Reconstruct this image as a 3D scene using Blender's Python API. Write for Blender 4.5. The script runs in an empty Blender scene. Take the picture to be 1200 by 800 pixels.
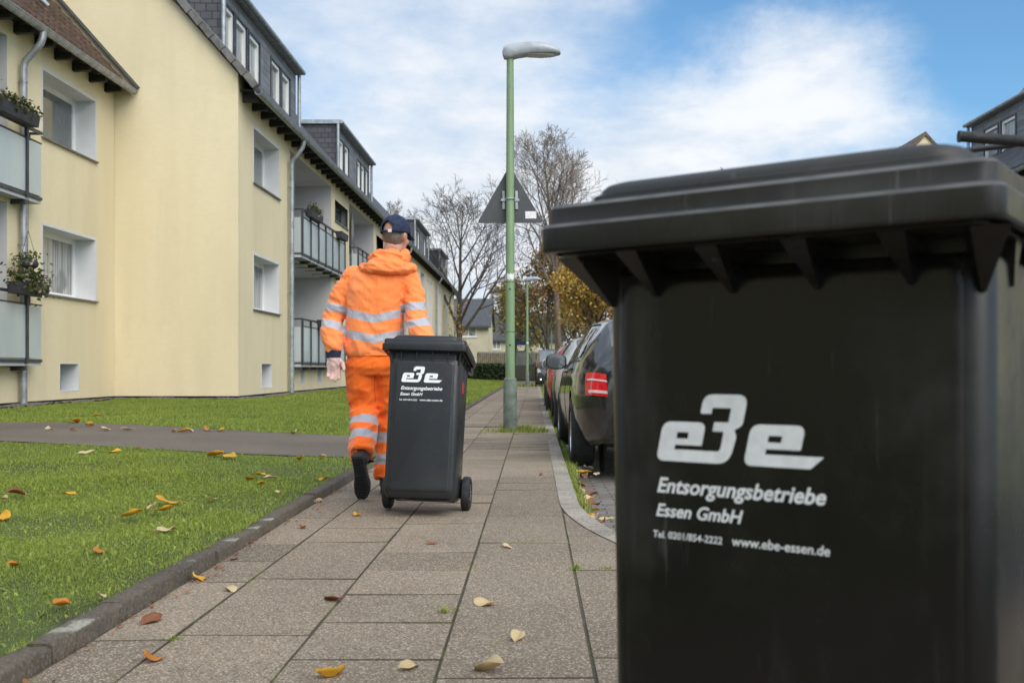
import bpy, bmesh, math, random
import numpy as np
from mathutils import Vector, Matrix, Euler, noise
S = bpy.context.scene
COL = S.collection
R = math.radians
# ------------------------------------------------------------------ camera, sky, sun, exposure
cam = bpy.data.objects.new("Camera", bpy.data.cameras.new("Camera"))
COL.objects.link(cam)
S.camera = cam
CAM_H = 0.82
cam.location = (0, 0, CAM_H)
cam.rotation_euler = (R(90), 0, 0)
cam.data.lens = 36.0
cam.data.sensor_width = 36.0
cam.data.shift_x = -26 / 1200
cam.data.shift_y = 32 / 1200
cam.data.clip_start = 0.05
cam.data.clip_end = 3000
cam.data.dof.use_dof = True
cam.data.dof.focus_distance = 5.6
cam.data.dof.aperture_fstop = 6.4

S.view_settings.view_transform = 'Standard'
S.view_settings.look = 'None'
S.view_settings.exposure = 0.80
S.view_settings.gamma = 1.0
S.view_settings.use_curve_mapping = False

SUN_EL, SUN_AZ = R(42), R(146)      # azimuth measured from +Y towards +X
w = bpy.data.worlds.new("World")
S.world = w
w.use_nodes = True
wn, wl = w.node_tree.nodes, w.node_tree.links
wn.clear()
def wnode(t, **k):
    n = wn.new(t)
    for a, b in k.items():
        setattr(n, a, b)
    return n
def wmath(op, a, b=None, clamp=False):
    n = wnode('ShaderNodeMath', operation=op, use_clamp=clamp)
    for i, v in enumerate((a, b)):
        if v is None:
            continue
        if isinstance(v, (int, float)):
            n.inputs[i].default_value = v
        else:
            wl.new(v, n.inputs[i])
    return n.outputs[0]
w_out = wnode('ShaderNodeOutputWorld')
w_bg = wnode('ShaderNodeBackground')
w_bg.inputs['Strength'].default_value = 0.10
wl.new(w_bg.outputs[0], w_out.inputs[0])
sky = wnode('ShaderNodeTexSky', sky_type='NISHITA', sun_disc=False, sun_elevation=SUN_EL, sun_rotation=SUN_AZ)
sky.air_density = 1.0
sky.dust_density = 1.0
sky.ozone_density = 1.5
tc = wnode('ShaderNodeTexCoord')
D = tc.outputs['Generated']
sep = wnode('ShaderNodeSeparateXYZ')
wl.new(D, sep.inputs[0])
den = wmath('ADD', wmath('MAXIMUM', sep.outputs[2], 0.0), 0.22)
cmb = wnode('ShaderNodeCombineXYZ')
wl.new(wmath('DIVIDE', sep.outputs[0], den), cmb.inputs[0])
wl.new(wmath('DIVIDE', sep.outputs[1], den), cmb.inputs[1])
def wnoise(scale, detail, rough, off):
    mp = wnode('ShaderNodeMapping')
    mp.inputs['Location'].default_value = off
    wl.new(cmb.outputs[0], mp.inputs[0])
    n = wnode('ShaderNodeTexNoise')
    n.inputs['Scale'].default_value = scale
    n.inputs['Detail'].default_value = detail
    n.inputs['Roughness'].default_value = rough
    wl.new(mp.outputs[0], n.inputs['Vector'])
    return n.outputs['Fac']
def blob(px, py, rx, amount):
    """a soft patch of cloud (or of clear sky) in one part of the sky"""
    v = Vector(((px - 626) / 1200, 1, (432 - py) / 1200)).normalized()
    n = wnode('ShaderNodeVectorMath', operation='DISTANCE')
    wl.new(DW, n.inputs[0])
    n.inputs[1].default_value = v
    m = wnode('ShaderNodeMapRange', interpolation_type='SMOOTHERSTEP')
    wl.new(n.outputs['Value'], m.inputs['Value'])
    m.inputs['From Min'].default_value = 0
    m.inputs['From Max'].default_value = rx
    m.inputs['To Min'].default_value = amount
    m.inputs['To Max'].default_value = 0
    return m.outputs[0]
nz = wnode('ShaderNodeTexNoise')
nz.inputs['Scale'].default_value = 5.0
nz.inputs['Detail'].default_value = 8
nz.inputs['Roughness'].default_value = 0.62
wl.new(D, nz.inputs['Vector'])
nsub = wnode('ShaderNodeVectorMath', operation='SUBTRACT')
wl.new(nz.outputs['Color'], nsub.inputs[0])
nsub.inputs[1].default_value = (0.5, 0.5, 0.5)
nsc = wnode('ShaderNodeVectorMath', operation='SCALE')
wl.new(nsub.outputs[0], nsc.inputs[0])
nsc.inputs['Scale'].default_value = 0.17
nad = wnode('ShaderNodeVectorMath', operation='ADD')
wl.new(D, nad.inputs[0])
wl.new(nsc.outputs[0], nad.inputs[1])
DW = nad.outputs[0]
n1 = wnoise(1.7, 9, 0.60, (3.1, 1.7, 0))
n2 = wnoise(4.6, 6, 0.6, (8.4, 2.2, 0))
cov = wmath('ADD', wmath('MULTIPLY', n1, 1.15), wmath('MULTIPLY', n2, 0.62))
cov = wmath('ADD', cov, -0.385)
for b in ((950, 115, 0.14, 0.30), (1030, 95, 0.12, 0.18), (840, 160, 0.18, 0.30), (1190, 20, 0.19, -0.62), (1120, 130, 0.13, -0.16), (960, -60, 0.20, -0.62), (800, 5, 0.13, -0.42), (690, 120, 0.12, -0.16), (660, 20, 0.10, -0.12),
          (450, 200, 0.36, 0.30), (620, 330, 0.30, 0.45), (700, 160, 0.10, -0.12), (400, 20, 0.16, -0.10)):
    cov = wmath('ADD', cov, blob(*b))
mask = wnode('ShaderNodeMapRange', interpolation_type='SMOOTHSTEP')
wl.new(cov, mask.inputs['Value'])
mask.inputs['From Min'].default_value = -0.12
mask.inputs['From Max'].default_value = 1.08
# cloud brightness: grey-blue undersides to bright tops, brightest overhead and towards the veiled sun
shade = wnode('ShaderNodeMapRange')
wl.new(wmath('ADD', n2, wmath('ADD', blob(930, 110, 0.20, 0.20), blob(640, 300, 0.5, 0.08))), shade.inputs['Value'])
shade.inputs['From Min'].default_value = 0.32
shade.inputs['From Max'].default_value = 0.75
cloud = wnode('ShaderNodeMix', data_type='RGBA')
wl.new(shade.outputs[0], cloud.inputs['Factor'])
cloud.inputs['A'].default_value = (3.6, 4.2, 5.0, 1)
cloud.inputs['B'].default_value = (5.5, 5.65, 5.85, 1)
back = wnode('ShaderNodeMapRange', interpolation_type='SMOOTHSTEP')
wl.new(wmath('ADD', wmath('MULTIPLY', sep.outputs[1], -0.8), wmath('MULTIPLY', sep.outputs[2], 0.9)), back.inputs['Value'])
back.inputs['From Min'].default_value = -0.15
back.inputs['From Max'].default_value = 0.75
back.inputs['To Min'].default_value = 1.0
back.inputs['To Max'].default_value = 2.55
cl2 = wnode('ShaderNodeVectorMath', operation='SCALE')
wl.new(cloud.outputs['Result'], cl2.inputs[0])
wl.new(back.outputs[0], cl2.inputs['Scale'])
clear = wnode('ShaderNodeVectorMath', operation='MULTIPLY')
wl.new(sky.outputs[0], clear.inputs[0])
clear.inputs[1].default_value = (0.60, 0.88, 1.00)
mixc = wnode('ShaderNodeMix', data_type='RGBA')
wl.new(mask.outputs[0], mixc.inputs['Factor'])
wl.new(clear.outputs[0], mixc.inputs['A'])
wl.new(cl2.outputs[0], mixc.inputs['B'])
wl.new(mixc.outputs['Result'], w_bg.inputs['Color'])

sun = bpy.data.objects.new("Sun", bpy.data.lights.new("Sun", 'SUN'))
COL.objects.link(sun)
sun.data.energy = 1.4
sun.data.angle = R(50)
sun.data.color = (1.0, 0.90, 0.76)
sd = Vector((math.sin(SUN_AZ) * math.cos(SUN_EL), math.cos(SUN_AZ) * math.cos(SUN_EL), math.sin(SUN_EL)))
sun.rotation_euler = sd.to_track_quat('Z', 'Y').to_euler()

# ------------------------------------------------------------------ materials
MATS = {}
class NT:
    def __init__(s, name):
        s.m = bpy.data.materials.new(name)
        s.m.use_nodes = True
        s.n, s.l = s.m.node_tree.nodes, s.m.node_tree.links
        s.b = s.n['Principled BSDF']
        s.tc = s.n.new('ShaderNodeTexCoord')
        s.obj = s.tc.outputs['Object']
        MATS[name] = s.m
    def put(s, sock, v):
        if isinstance(v, bpy.types.NodeSocket):
            s.l.new(v, sock)
        elif isinstance(v, (tuple, list)) and len(v) == 3 and sock.type == 'RGBA':
            sock.default_value = (*v, 1)
        else:
            sock.default_value = v
    def math(s, op, a, b=0.0, clamp=False):
        n = s.n.new('ShaderNodeMath')
        n.operation = op
        n.use_clamp = clamp
        s.put(n.inputs[0], a)
        s.put(n.inputs[1], b)
        return n.outputs[0]
    def scale(s, v, sc):
        n = s.n.new('ShaderNodeMapping')
        n.inputs['Scale'].default_value = sc
        s.l.new(v, n.inputs[0])
        return n.outputs[0]
    def noise(s, scale, detail=4, rough=0.55, vec=None, color=False):
        n = s.n.new('ShaderNodeTexNoise')
        n.inputs['Scale'].default_value = scale
        n.inputs['Detail'].default_value = detail
        n.inputs['Roughness'].default_value = rough
        s.l.new(vec or s.obj, n.inputs['Vector'])
        return n.outputs['Color' if color else 'Fac']
    def voro(s, scale, vec=None, out='Distance', feature='F1'):
        n = s.n.new('ShaderNodeTexVoronoi')
        n.feature = feature
        n.inputs['Scale'].default_value = scale
        s.l.new(vec or s.obj, n.inputs['Vector'])
        return n.outputs[out]
    def ramp(s, v, a, b, lo=0.0, hi=1.0, smooth=True):
        n = s.n.new('ShaderNodeMapRange')
        n.interpolation_type = 'SMOOTHSTEP' if smooth else 'LINEAR'
        s.put(n.inputs['Value'], v)
        n.inputs['From Min'].default_value = a
        n.inputs['From Max'].default_value = b
        n.inputs['To Min'].default_value = lo
        n.inputs['To Max'].default_value = hi
        return n.outputs[0]
    def mix(s, f, a, b, mode='MIX'):
        n = s.n.new('ShaderNodeMix')
        n.data_type = 'RGBA'
        n.blend_type = mode
        s.put(n.inputs['Factor'], f)
        s.put(n.inputs['A'], a)
        s.put(n.inputs['B'], b)
        return n.outputs['Result']
    def attr(s, name, out='Fac'):
        n = s.n.new('ShaderNodeAttribute')
        n.attribute_name = name
        return n.outputs[out]
    def bump(s, h, strength=0.3, dist=0.01, base=None):
        n = s.n.new('ShaderNodeBump')
        n.inputs['Strength'].default_value = strength
        n.inputs['Distance'].default_value = dist
        s.put(n.inputs['Height'], h)
        if base:
            s.l.new(base, n.inputs['Normal'])
        return n.outputs[0]
    def set(s, **k):
        for a, v in k.items():
            s.put(s.b.inputs[a.replace('_', ' ')], v)
        return s.m

def c3(c, k):
    return tuple(min(1, x * k) for x in c)
def plain(name, base, rough=0.6, metal=0.0, var=0.15, scale=6.0, bump=0.1, bscale=90.0, coat=0.0, bdist=0.004, spec=0.5):
    t = NT(name)
    f = t.ramp(t.noise(scale, 5), 0.3, 0.7)
    t.set(Base_Color=t.mix(f, c3(base, 1 - var), c3(base, 1 + var)), Metallic=metal, Coat_Weight=coat, Coat_Roughness=0.04, Specular_IOR_Level=spec,
          Roughness=t.ramp(t.noise(scale * 2.3, 4), 0.3, 0.7, max(0.02, rough * 0.85), min(1, rough * 1.15)))
    if bump:
        t.set(Normal=t.bump(t.noise(bscale, 3), bump, bdist))
    return t.m

def m_stucco():
    t = NT('stucco_yellow')
    base = (0.755, 0.645, 0.430)
    big = t.ramp(t.noise(0.35, 5, vec=t.scale(t.obj, (1, 1, 0.45))), 0.3, 0.7)
    streak = t.ramp(t.noise(1.6, 5, vec=t.scale(t.obj, (1.2, 1.2, 0.12))), 0.42, 0.75)
    c = t.mix(big, c3(base, 0.93), c3(base, 1.04))
    c = t.mix(t.math('MULTIPLY', streak, 0.24), c, (0.50, 0.42, 0.27))
    mid = t.noise(7, 6, 0.7, vec=t.scale(t.obj, (1, 1, 2.6)))
    c = t.mix(t.ramp(mid, 0.35, 0.7, 0, 0.22), c, c3(base, 0.80))
    blot = t.ramp(t.noise(0.9, 6, 0.65), 0.56, 0.72, 0, 0.16)
    c = t.mix(blot, c, (0.52, 0.45, 0.31))
    fine = t.noise(140, 3, vec=t.scale(t.obj, (1, 1, 2.2)))
    c = t.mix(t.ramp(fine, 0.3, 0.7, 0, 0.12), c, c3(base, 0.72))
    t.set(Base_Color=c, Roughness=0.92, Normal=t.bump(fine, 0.5, 0.006), Specular_IOR_Level=0.2)
m_stucco()
plain('white_render', (0.60, 0.60, 0.605), 0.85, var=0.05, scale=2, bump=0.2, bscale=120)
plain('grey_render', (0.50, 0.49, 0.485), 0.9, var=0.06, scale=1.5, bump=0.3, bscale=120)
plain('upvc_white', (0.80, 0.80, 0.79), 0.35, var=0.03, scale=3, bump=0.02)
plain('sill_metal', (0.17, 0.16, 0.16), 0.45, 0.4, var=0.2, bump=0.05)
plain('zinc', (0.34, 0.36, 0.375), 0.48, 0.55, var=0.22, scale=7, bump=0.06)
plain('dark_metal', (0.045, 0.05, 0.055), 0.45, 0.2, var=0.25, bump=0.05)
plain('dark_timber', (0.022, 0.02, 0.018), 0.75, var=0.3, scale=12, bump=0.3)
plain('rubber', (0.016, 0.016, 0.017), 0.72, var=0.3, scale=20, bump=0.3, bscale=160)
plain('black_gap', (0.008, 0.008, 0.008), 0.9, var=0.2, bump=0)
plain('alloy', (0.55, 0.56, 0.57), 0.28, 0.9, var=0.1, bump=0.02)
plain('chrome', (0.6, 0.61, 0.62), 0.12, 1.0, var=0.06, bump=0)
plain('curtain', (0.62, 0.61, 0.58), 0.9, var=0.2, scale=14, bump=0.3, bscale=30)
plain('planter_dark', (0.03, 0.028, 0.032), 0.6, var=0.3, bump=0.1)
plain('navy', (0.012, 0.020, 0.055), 0.85, var=0.25, scale=30, bump=0.4, bscale=400, bdist=0.002)
plain('strap_white', (0.7, 0.7, 0.72), 0.5, var=0.1, bump=0.05)
plain('glove_leather', (0.56, 0.37, 0.33), 0.85, var=0.30, scale=38, bump=0.5, bscale=90, bdist=0.004)
plain('boot_leather', (0.014, 0.013, 0.013), 0.5, var=0.35, scale=30, bump=0.3, bscale=120)
plain('lamp_glass', (0.55, 0.55, 0.52), 0.25, var=0.1, bump=0.05)
plain('lamp_grey', (0.36, 0.38, 0.40), 0.42, 0.15, var=0.12, scale=9, bump=0.04)
plain('sign_back', (0.060, 0.063, 0.066), 0.55, 0.1, var=0.10, scale=5, bump=0.05)
plain('sticker', (0.72, 0.71, 0.70), 0.5, var=0.12, scale=40, bump=0.1)
plain('sticker_red', (0.45, 0.03, 0.03), 0.4, var=0.15, scale=40, bump=0.05)
plain('print_white', (0.74, 0.75, 0.76), 0.55, var=0.07, scale=60, bump=0.25, bscale=300, bdist=0.001)
plain('wood_fence', (0.27, 0.215, 0.15), 0.85, var=0.3, scale=4, bump=0.4, bscale=30)
plain('paint_black', (0.012, 0.0125, 0.012), 0.22, 0.0, var=0.15, bump=0, coat=1.0)
plain('paint_red', (0.42, 0.025, 0.018), 0.3, 0.0, var=0.1, bump=0, coat=1.0)
plain('paint_silver', (0.50, 0.51, 0.52), 0.35, 0.15, var=0.08, bump=0, coat=0.8)
plain('paint_grey', (0.035, 0.038, 0.042), 0.25, 0.3, var=0.1, bump=0, coat=1.0)
plain('tail_red', (0.55, 0.012, 0.016), 0.12, var=0.15, scale=30, bump=0, coat=1.0)
plain('tail_clear', (0.60, 0.42, 0.42), 0.15, var=0.1, scale=30, bump=0, coat=1.0)
plain('plate_white', (0.7, 0.71, 0.72), 0.4, var=0.05, bump=0)
plain('skin', (0.52, 0.27, 0.19), 0.55, var=0.14, scale=30, bump=0.15, bscale=220, bdist=0.002)
plain('hair_grey', (0.17, 0.14, 0.12), 0.7, var=0.35, scale=90, bump=0.5, bscale=300)
plain('eye_white', (0.75, 0.73, 0.7), 0.2, var=0.05, bump=0)
plain('soil', (0.045, 0.032, 0.022), 0.95, var=0.4, scale=14, bump=0.9, bscale=60, bdist=0.02)
plain('house_cream', (0.60, 0.53, 0.38), 0.9, var=0.06, scale=1, bump=0.1)
plain('slate_far', (0.060, 0.060, 0.065), 0.7, var=0.2, scale=4, bump=0.4, bscale=20, bdist=0.02)
plain('blue_paint', (0.02, 0.06, 0.22), 0.4, var=0.1, bump=0)

def m_glass(name, tint, rough=0.05):
    t = NT(name)
    wob = t.noise(0.9, 2)
    t.set(Base_Color=t.mix(t.ramp(t.noise(1.3, 3), 0.3, 0.7), c3(tint, 0.7), c3(tint, 1.3)), Roughness=rough, Specular_IOR_Level=0.9, Coat_Weight=0.6, Coat_Roughness=0.02,
          Normal=t.bump(wob, 0.05, 0.02))
m_glass('window_glass', (0.085, 0.095, 0.10))
m_glass('car_glass', (0.05, 0.054, 0.055), 0.03)
m_glass('windscreen', (0.10, 0.115, 0.12), 0.05)
def m_frost():
    t = NT('frosted_glass')
    f = t.ramp(t.noise(1.7, 4, vec=t.scale(t.obj, (1, 1, 0.3))), 0.3, 0.7)
    t.set(Base_Color=t.mix(f, (0.50, 0.56, 0.555), (0.60, 0.655, 0.65)), Roughness=0.28, Transmission_Weight=0.25, Coat_Weight=0.3)
m_frost()

def m_pavement():
    t = NT('pavement_slab')
    tint = t.attr('tint')
    base = t.mix(tint, (0.125, 0.093, 0.061), (0.280, 0.217, 0.149))
    wear = t.ramp(t.noise(1.4, 5), 0.30, 0.72)
    base = t.mix(t.math('MULTIPLY', wear, 0.45), base, (0.140, 0.104, 0.070))
    v = t.voro(200, out='Color')
    spn = t.n.new('ShaderNodeSeparateColor')
    t.l.new(v, spn.inputs[0])
    light = t.ramp(spn.outputs[0], 0.68, 0.84)
    dark = t.ramp(spn.outputs[1], 0.72, 0.86)
    c = t.mix(t.math('MULTIPLY', light, 0.50), base, (0.56, 0.48, 0.39))
    c = t.mix(t.math('MULTIPLY', dark, 0.58), c, (0.055, 0.047, 0.040))
    # damp stains and spots
    st = t.ramp(t.noise(5.5, 6, 0.65), 0.60, 0.74)
    c = t.mix(t.math('MULTIPLY', st, 0.5), c, (0.075, 0.064, 0.052))
    spots = t.ramp(t.voro(9), 0.03, 0.055, 1, 0)
    c = t.mix(t.math('MULTIPLY', spots, 0.5), c, (0.03, 0.027, 0.024))
    rl = t.ramp(t.noise(2.2, 3), 0.35, 0.65, 0.72, 0.9)
    t.set(Base_Color=c, Roughness=rl, Normal=t.bump(t.math('ADD', t.voro(150), t.math('MULTIPLY', t.noise(30, 4), 0.8)), 0.45, 0.004), Specular_IOR_Level=0.35)
m_pavement()
def m_joint():
    t = NT('joint_moss')
    f = t.ramp(t.noise(3.2, 6, 0.7), 0.50, 0.64)
    c = t.mix(f, (0.085, 0.066, 0.045), (0.125, 0.145, 0.035))
    t.set(Base_Color=c, Roughness=0.95, Normal=t.bump(t.noise(160, 4), 0.9, 0.008))
m_joint()
def m_kerb(name, base, lich):
    t = NT(name)
    f = t.ramp(t.noise(2.4, 6, 0.6), 0.3, 0.7)
    c = t.mix(f, c3(base, 0.7), c3(base, 1.25))
    geo = t.n.new('ShaderNodeNewGeometry')
    sp = t.n.new('ShaderNodeSeparateXYZ')
    t.l.new(geo.outputs['Normal'], sp.inputs[0])
    up = t.ramp(sp.outputs[2], 0.6, 0.9)
    li = t.math('MULTIPLY', t.ramp(t.noise(4.2, 4, 0.5), 0.57, 0.66), up)
    c = t.mix(t.math('MULTIPLY', li, lich), c, (0.34, 0.33, 0.265))
    v = t.voro(130, out='Color')
    spn = t.n.new('ShaderNodeSeparateColor')
    t.l.new(v, spn.inputs[0])
    c = t.mix(t.ramp(spn.outputs[0], 0.76, 0.90, 0, 0.18), c, (0.30, 0.27, 0.22))
    c = t.mix(t.ramp(spn.outputs[1], 0.72, 0.86, 0, 0.55), c, (0.04, 0.035, 0.03))
    c = t.mix(t.ramp(t.noise(9, 6, 0.7), 0.58, 0.70, 0, 0.55), c, (0.045, 0.050, 0.022))
    t.set(Base_Color=c, Roughness=0.9, Normal=t.bump(t.math('ADD', t.noise(60, 5), t.noise(9, 3)), 0.6, 0.008))
m_kerb('kerb_old', (0.090, 0.070, 0.050), 0.8)
m_kerb('kerb_light', (0.30, 0.262, 0.215), 0.1)
def m_asphalt(name, base):
    t = NT(name)
    v = t.voro(110, out='Color')
    spn = t.n.new('ShaderNodeSeparateColor')
    t.l.new(v, spn.inputs[0])
    c = t.mix(t.ramp(t.noise(0.7, 5), 0.3, 0.7), c3(base, 0.78), c3(base, 1.2))
    c = t.mix(t.ramp(spn.outputs[0], 0.6, 0.9, 0, 0.35), c, c3(base, 2.2))
    t.set(Base_Color=c, Roughness=0.88, Normal=t.bump(t.voro(110), 0.5, 0.006))
m_asphalt('asphalt', (0.060, 0.058, 0.057))
m_asphalt('path_asphalt', (0.112, 0.090, 0.068))
def m_blocks():
    t = NT('block_paving')
    n = t.n.new('ShaderNodeTexBrick')
    n.inputs['Scale'].default_value = 1
    n.inputs['Brick Width'].default_value = 0.20
    n.inputs['Row Height'].default_value = 0.10
    n.inputs['Mortar Size'].default_value = 0.006
    n.inputs['Color1'].default_value = (0.145, 0.13, 0.115, 1)
    n.inputs['Color2'].default_value = (0.20, 0.185, 0.165, 1)
    n.inputs['Mortar'].default_value = (0.05, 0.05, 0.03, 1)
    t.l.new(t.obj, n.inputs['Vector'])
    c = t.mix(t.ramp(t.noise(6, 5), 0.4, 0.75, 0, 0.45), n.outputs['Color'], (0.07, 0.062, 0.05))
    t.set(Base_Color=c, Roughness=0.9, Normal=t.bump(n.outputs['Fac'], 0.5, -0.006))
m_blocks()
def m_lawn():
    t = NT('lawn_soil')
    f = t.ramp(t.noise(1.3, 6, 0.6), 0.35, 0.65)
    c = t.mix(f, (0.060, 0.080, 0.018), (0.105, 0.145, 0.028))
    c = t.mix(t.ramp(t.noise(4.5, 5, 0.65), 0.56, 0.70, 0, 0.75), c, (0.052, 0.042, 0.026))
    t.set(Base_Color=c, Roughness=0.95, Normal=t.bump(t.noise(70, 5), 1.0, 0.03))
m_lawn()
def m_grass():
    t = NT('grass_blade')
    k = t.attr('tint')
    c = t.mix(k, (0.135, 0.200, 0.030), (0.390, 0.460, 0.095))
    patch = t.ramp(t.noise(0.5, 3), 0.40, 0.66)
    c = t.mix(t.math('MULTIPLY', patch, 0.5), c, (0.350, 0.410, 0.060))
    dry = t.attr('dry')
    c = t.mix(dry, c, (0.34, 0.28, 0.12))
    t.set(Base_Color=c, Roughness=0.5, Specular_IOR_Level=0.35, Subsurface_Weight=0.0)
    # thin leaves let light through
    tr = t.n.new('ShaderNodeBsdfTranslucent')
    t.l.new(c, tr.inputs[0])
    ms = t.n.new('ShaderNodeMixShader')
    ms.inputs[0].default_value = 0.38
    t.l.new(t.b.outputs[0], ms.inputs[1])
    t.l.new(tr.outputs[0], ms.inputs[2])
    t.l.new(ms.outputs[0], t.n['Material Output'].inputs[0])
m_grass()
def m_leaf(name, a, b, vein=None, rough=0.55):
    t = NT(name)
    c = t.mix(t.attr('tint'), a, b)
    c = t.mix(t.ramp(t.noise(30, 4), 0.45, 0.72, 0, 0.45), c, vein or c3(a, 0.5))
    tr = t.n.new('ShaderNodeBsdfTranslucent')
    t.l.new(c, tr.inputs[0])
    ms = t.n.new('ShaderNodeMixShader')
    ms.inputs[0].default_value = 0.25
    t.set(Base_Color=c, Roughness=rough)
    t.l.new(t.b.outputs[0], ms.inputs[1])
    t.l.new(tr.outputs[0], ms.inputs[2])
    t.l.new(ms.outputs[0], t.n['Material Output'].inputs[0])
m_leaf('leaf_yellow', (0.70, 0.36, 0.02), (0.76, 0.47, 0.045), (0.42, 0.17, 0.02))
m_leaf('leaf_pale', (0.62, 0.47, 0.25), (0.70, 0.56, 0.34), (0.42, 0.26, 0.10))
m_leaf('leaf_orange', (0.55, 0.19, 0.02), (0.62, 0.27, 0.04), (0.25, 0.07, 0.02))
m_leaf('leaf_brown', (0.24, 0.085, 0.035), (0.33, 0.14, 0.06), (0.10, 0.035, 0.02))
m_leaf('foliage_gold', (0.40, 0.23, 0.035), (0.60, 0.40, 0.08))
m_leaf('foliage_olive', (0.20, 0.17, 0.025), (0.42, 0.33, 0.05))
m_leaf('foliage_rust', (0.22, 0.13, 0.05), (0.42, 0.27, 0.09))
m_leaf('foliage_green', (0.020, 0.040, 0.012), (0.050, 0.085, 0.022))
m_leaf('flower_leaf', (0.035, 0.065, 0.016), (0.13, 0.12, 0.03))
m_leaf('flower_petal', (0.45, 0.20, 0.26), (0.72, 0.66, 0.56))
def m_bark(name, base):
    t = NT(name)
    f = t.noise(5, 6, 0.65, vec=t.scale(t.obj, (1, 1, 0.25)))
    c = t.mix(t.ramp(f, 0.35, 0.65), c3(base, 0.65), c3(base, 1.3))
    t.set(Base_Color=c, Roughness=0.92, Normal=t.bump(f, 0.9, 0.03))
m_bark('bark_dark', (0.085, 0.070, 0.055))
m_bark('bark_brown', (0.17, 0.13, 0.095))
def m_slate(name, bw, rh, base, axis, mortar=0.012):
    t = NT(name)
    sp = t.n.new('ShaderNodeSeparateXYZ')
    t.l.new(t.obj, sp.inputs[0])
    cb = t.n.new('ShaderNodeCombineXYZ')
    if axis == 'wall':
        t.l.new(t.math('ADD', sp.outputs[0], sp.outputs[1]), cb.inputs[0])
    else:
        t.l.new(sp.outputs[1], cb.inputs[0])
    t.l.new(sp.outputs[2], cb.inputs[1])
    n = t.n.new('ShaderNodeTexBrick')
    n.inputs['Scale'].default_value = 1
    n.inputs['Brick Width'].default_value = bw
    n.inputs['Row Height'].default_value = rh
    n.inputs['Mortar Size'].default_value = mortar
    n.inputs['Mortar Smooth'].default_value = 0.4
    n.inputs['Bias'].default_value = 0.0
    n.inputs['Color1'].default_value = (*c3(base, 0.8), 1)
    n.inputs['Color2'].default_value = (*c3(base, 1.25), 1)
    n.inputs['Mortar'].default_value = (*c3(base, 0.35), 1)
    wob = t.n.new('ShaderNodeVectorMath')
    wob.operation = 'ADD'
    t.l.new(cb.outputs[0], wob.inputs[0])
    sc = t.n.new('ShaderNodeVectorMath')
    sc.operation = 'SCALE'
    t.l.new(t.noise(2.0, 3, color=True), sc.inputs[0])
    sc.inputs['Scale'].default_value = 0.05
    t.l.new(sc.outputs[0], wob.inputs[1])
    t.l.new(wob.outputs[0], n.inputs['Vector'])
    c = t.mix(t.ramp(t.noise(1.5, 5), 0.4, 0.7, 0, 0.3), n.outputs['Color'], c3(base, 1.7))
    t.set(Base_Color=c, Roughness=0.62, Normal=t.bump(n.outputs['Fac'], 0.7, -0.015))
m_slate('slate_shingle', 0.24, 0.17, (0.066, 0.066, 0.074), 'wall')
m_slate('slate_clad', 0.60, 0.16, (0.155, 0.158, 0.17), 'wall', 0.008)
m_slate('roof_dark', 0.26, 0.24, (0.050, 0.050, 0.056), 'roof')
plain('tile_brown', (0.115, 0.070, 0.048), 0.72, var=0.35, scale=5, bump=0.3, bscale=60)
plain('tile_grey', (0.145, 0.138, 0.130), 0.8, var=0.3, scale=5, bump=0.3, bscale=60)
def m_pole():
    t = NT('pole_green')
    base = (0.195, 0.285, 0.155)
    c = t.mix(t.ramp(t.noise(3.5, 5, vec=t.scale(t.obj, (3, 3, 0.5))), 0.3, 0.7), c3(base, 0.85), c3(base, 1.12))
    c = t.mix(t.ramp(t.noise(9, 6, 0.7, vec=t.scale(t.obj, (1, 1, 0.3))), 0.62, 0.72, 0, 0.7), c, (0.12, 0.10, 0.06))
    t.set(Base_Color=c, Roughness=0.5, Normal=t.bump(t.noise(40, 4), 0.15, 0.004))
m_pole()
plain('pole_sleeve', (0.135, 0.165, 0.135), 0.7, var=0.35, scale=9, bump=0.4, bscale=50)
def m_bin(name, base, dirt):
    t = NT(name)
    str_ = t.noise(7, 6, 0.65, vec=t.scale(t.obj, (1, 1, 0.12)))
    sm = t.ramp(t.noise(3.1, 5, 0.6), 0.42, 0.75)
    c = t.mix(t.math('MULTIPLY', sm, dirt), base, (0.058, 0.054, 0.046))
    c = t.mix(t.ramp(str_, 0.55, 0.78, 0, dirt * 1.1), c, (0.085, 0.080, 0.072))
    sv = t.ramp(t.noise(46, 5, 0.7, vec=t.scale(t.obj, (1, 1, 0.06))), 0.63, 0.75, 0, dirt)
    c = t.mix(sv, c, (0.16, 0.155, 0.15))
    t.set(Base_Color=c, Roughness=t.ramp(t.math('ADD', str_, sm), 0.5, 1.4, 0.26, 0.50), Normal=t.bump(t.math('ADD', t.noise(420, 2), t.math('MULTIPLY', t.noise(14, 3), 1.2)), 0.10, 0.003),
          Specular_IOR_Level=0.36)
m_bin('bin_plastic', (0.0058, 0.0056, 0.0054), 0.34)
plain('bin_edge_highlight', (0.085, 0.083, 0.080), 0.5, var=0.3, scale=20, bump=0.05)  # pale tone painted as the highlight along the lid's stepped edges
m_bin('bin_plastic_clean', (0.0185, 0.0195, 0.0215), 0.12)
m_bin('bin_lid', (0.017, 0.0165, 0.0155), 0.40)
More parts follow.
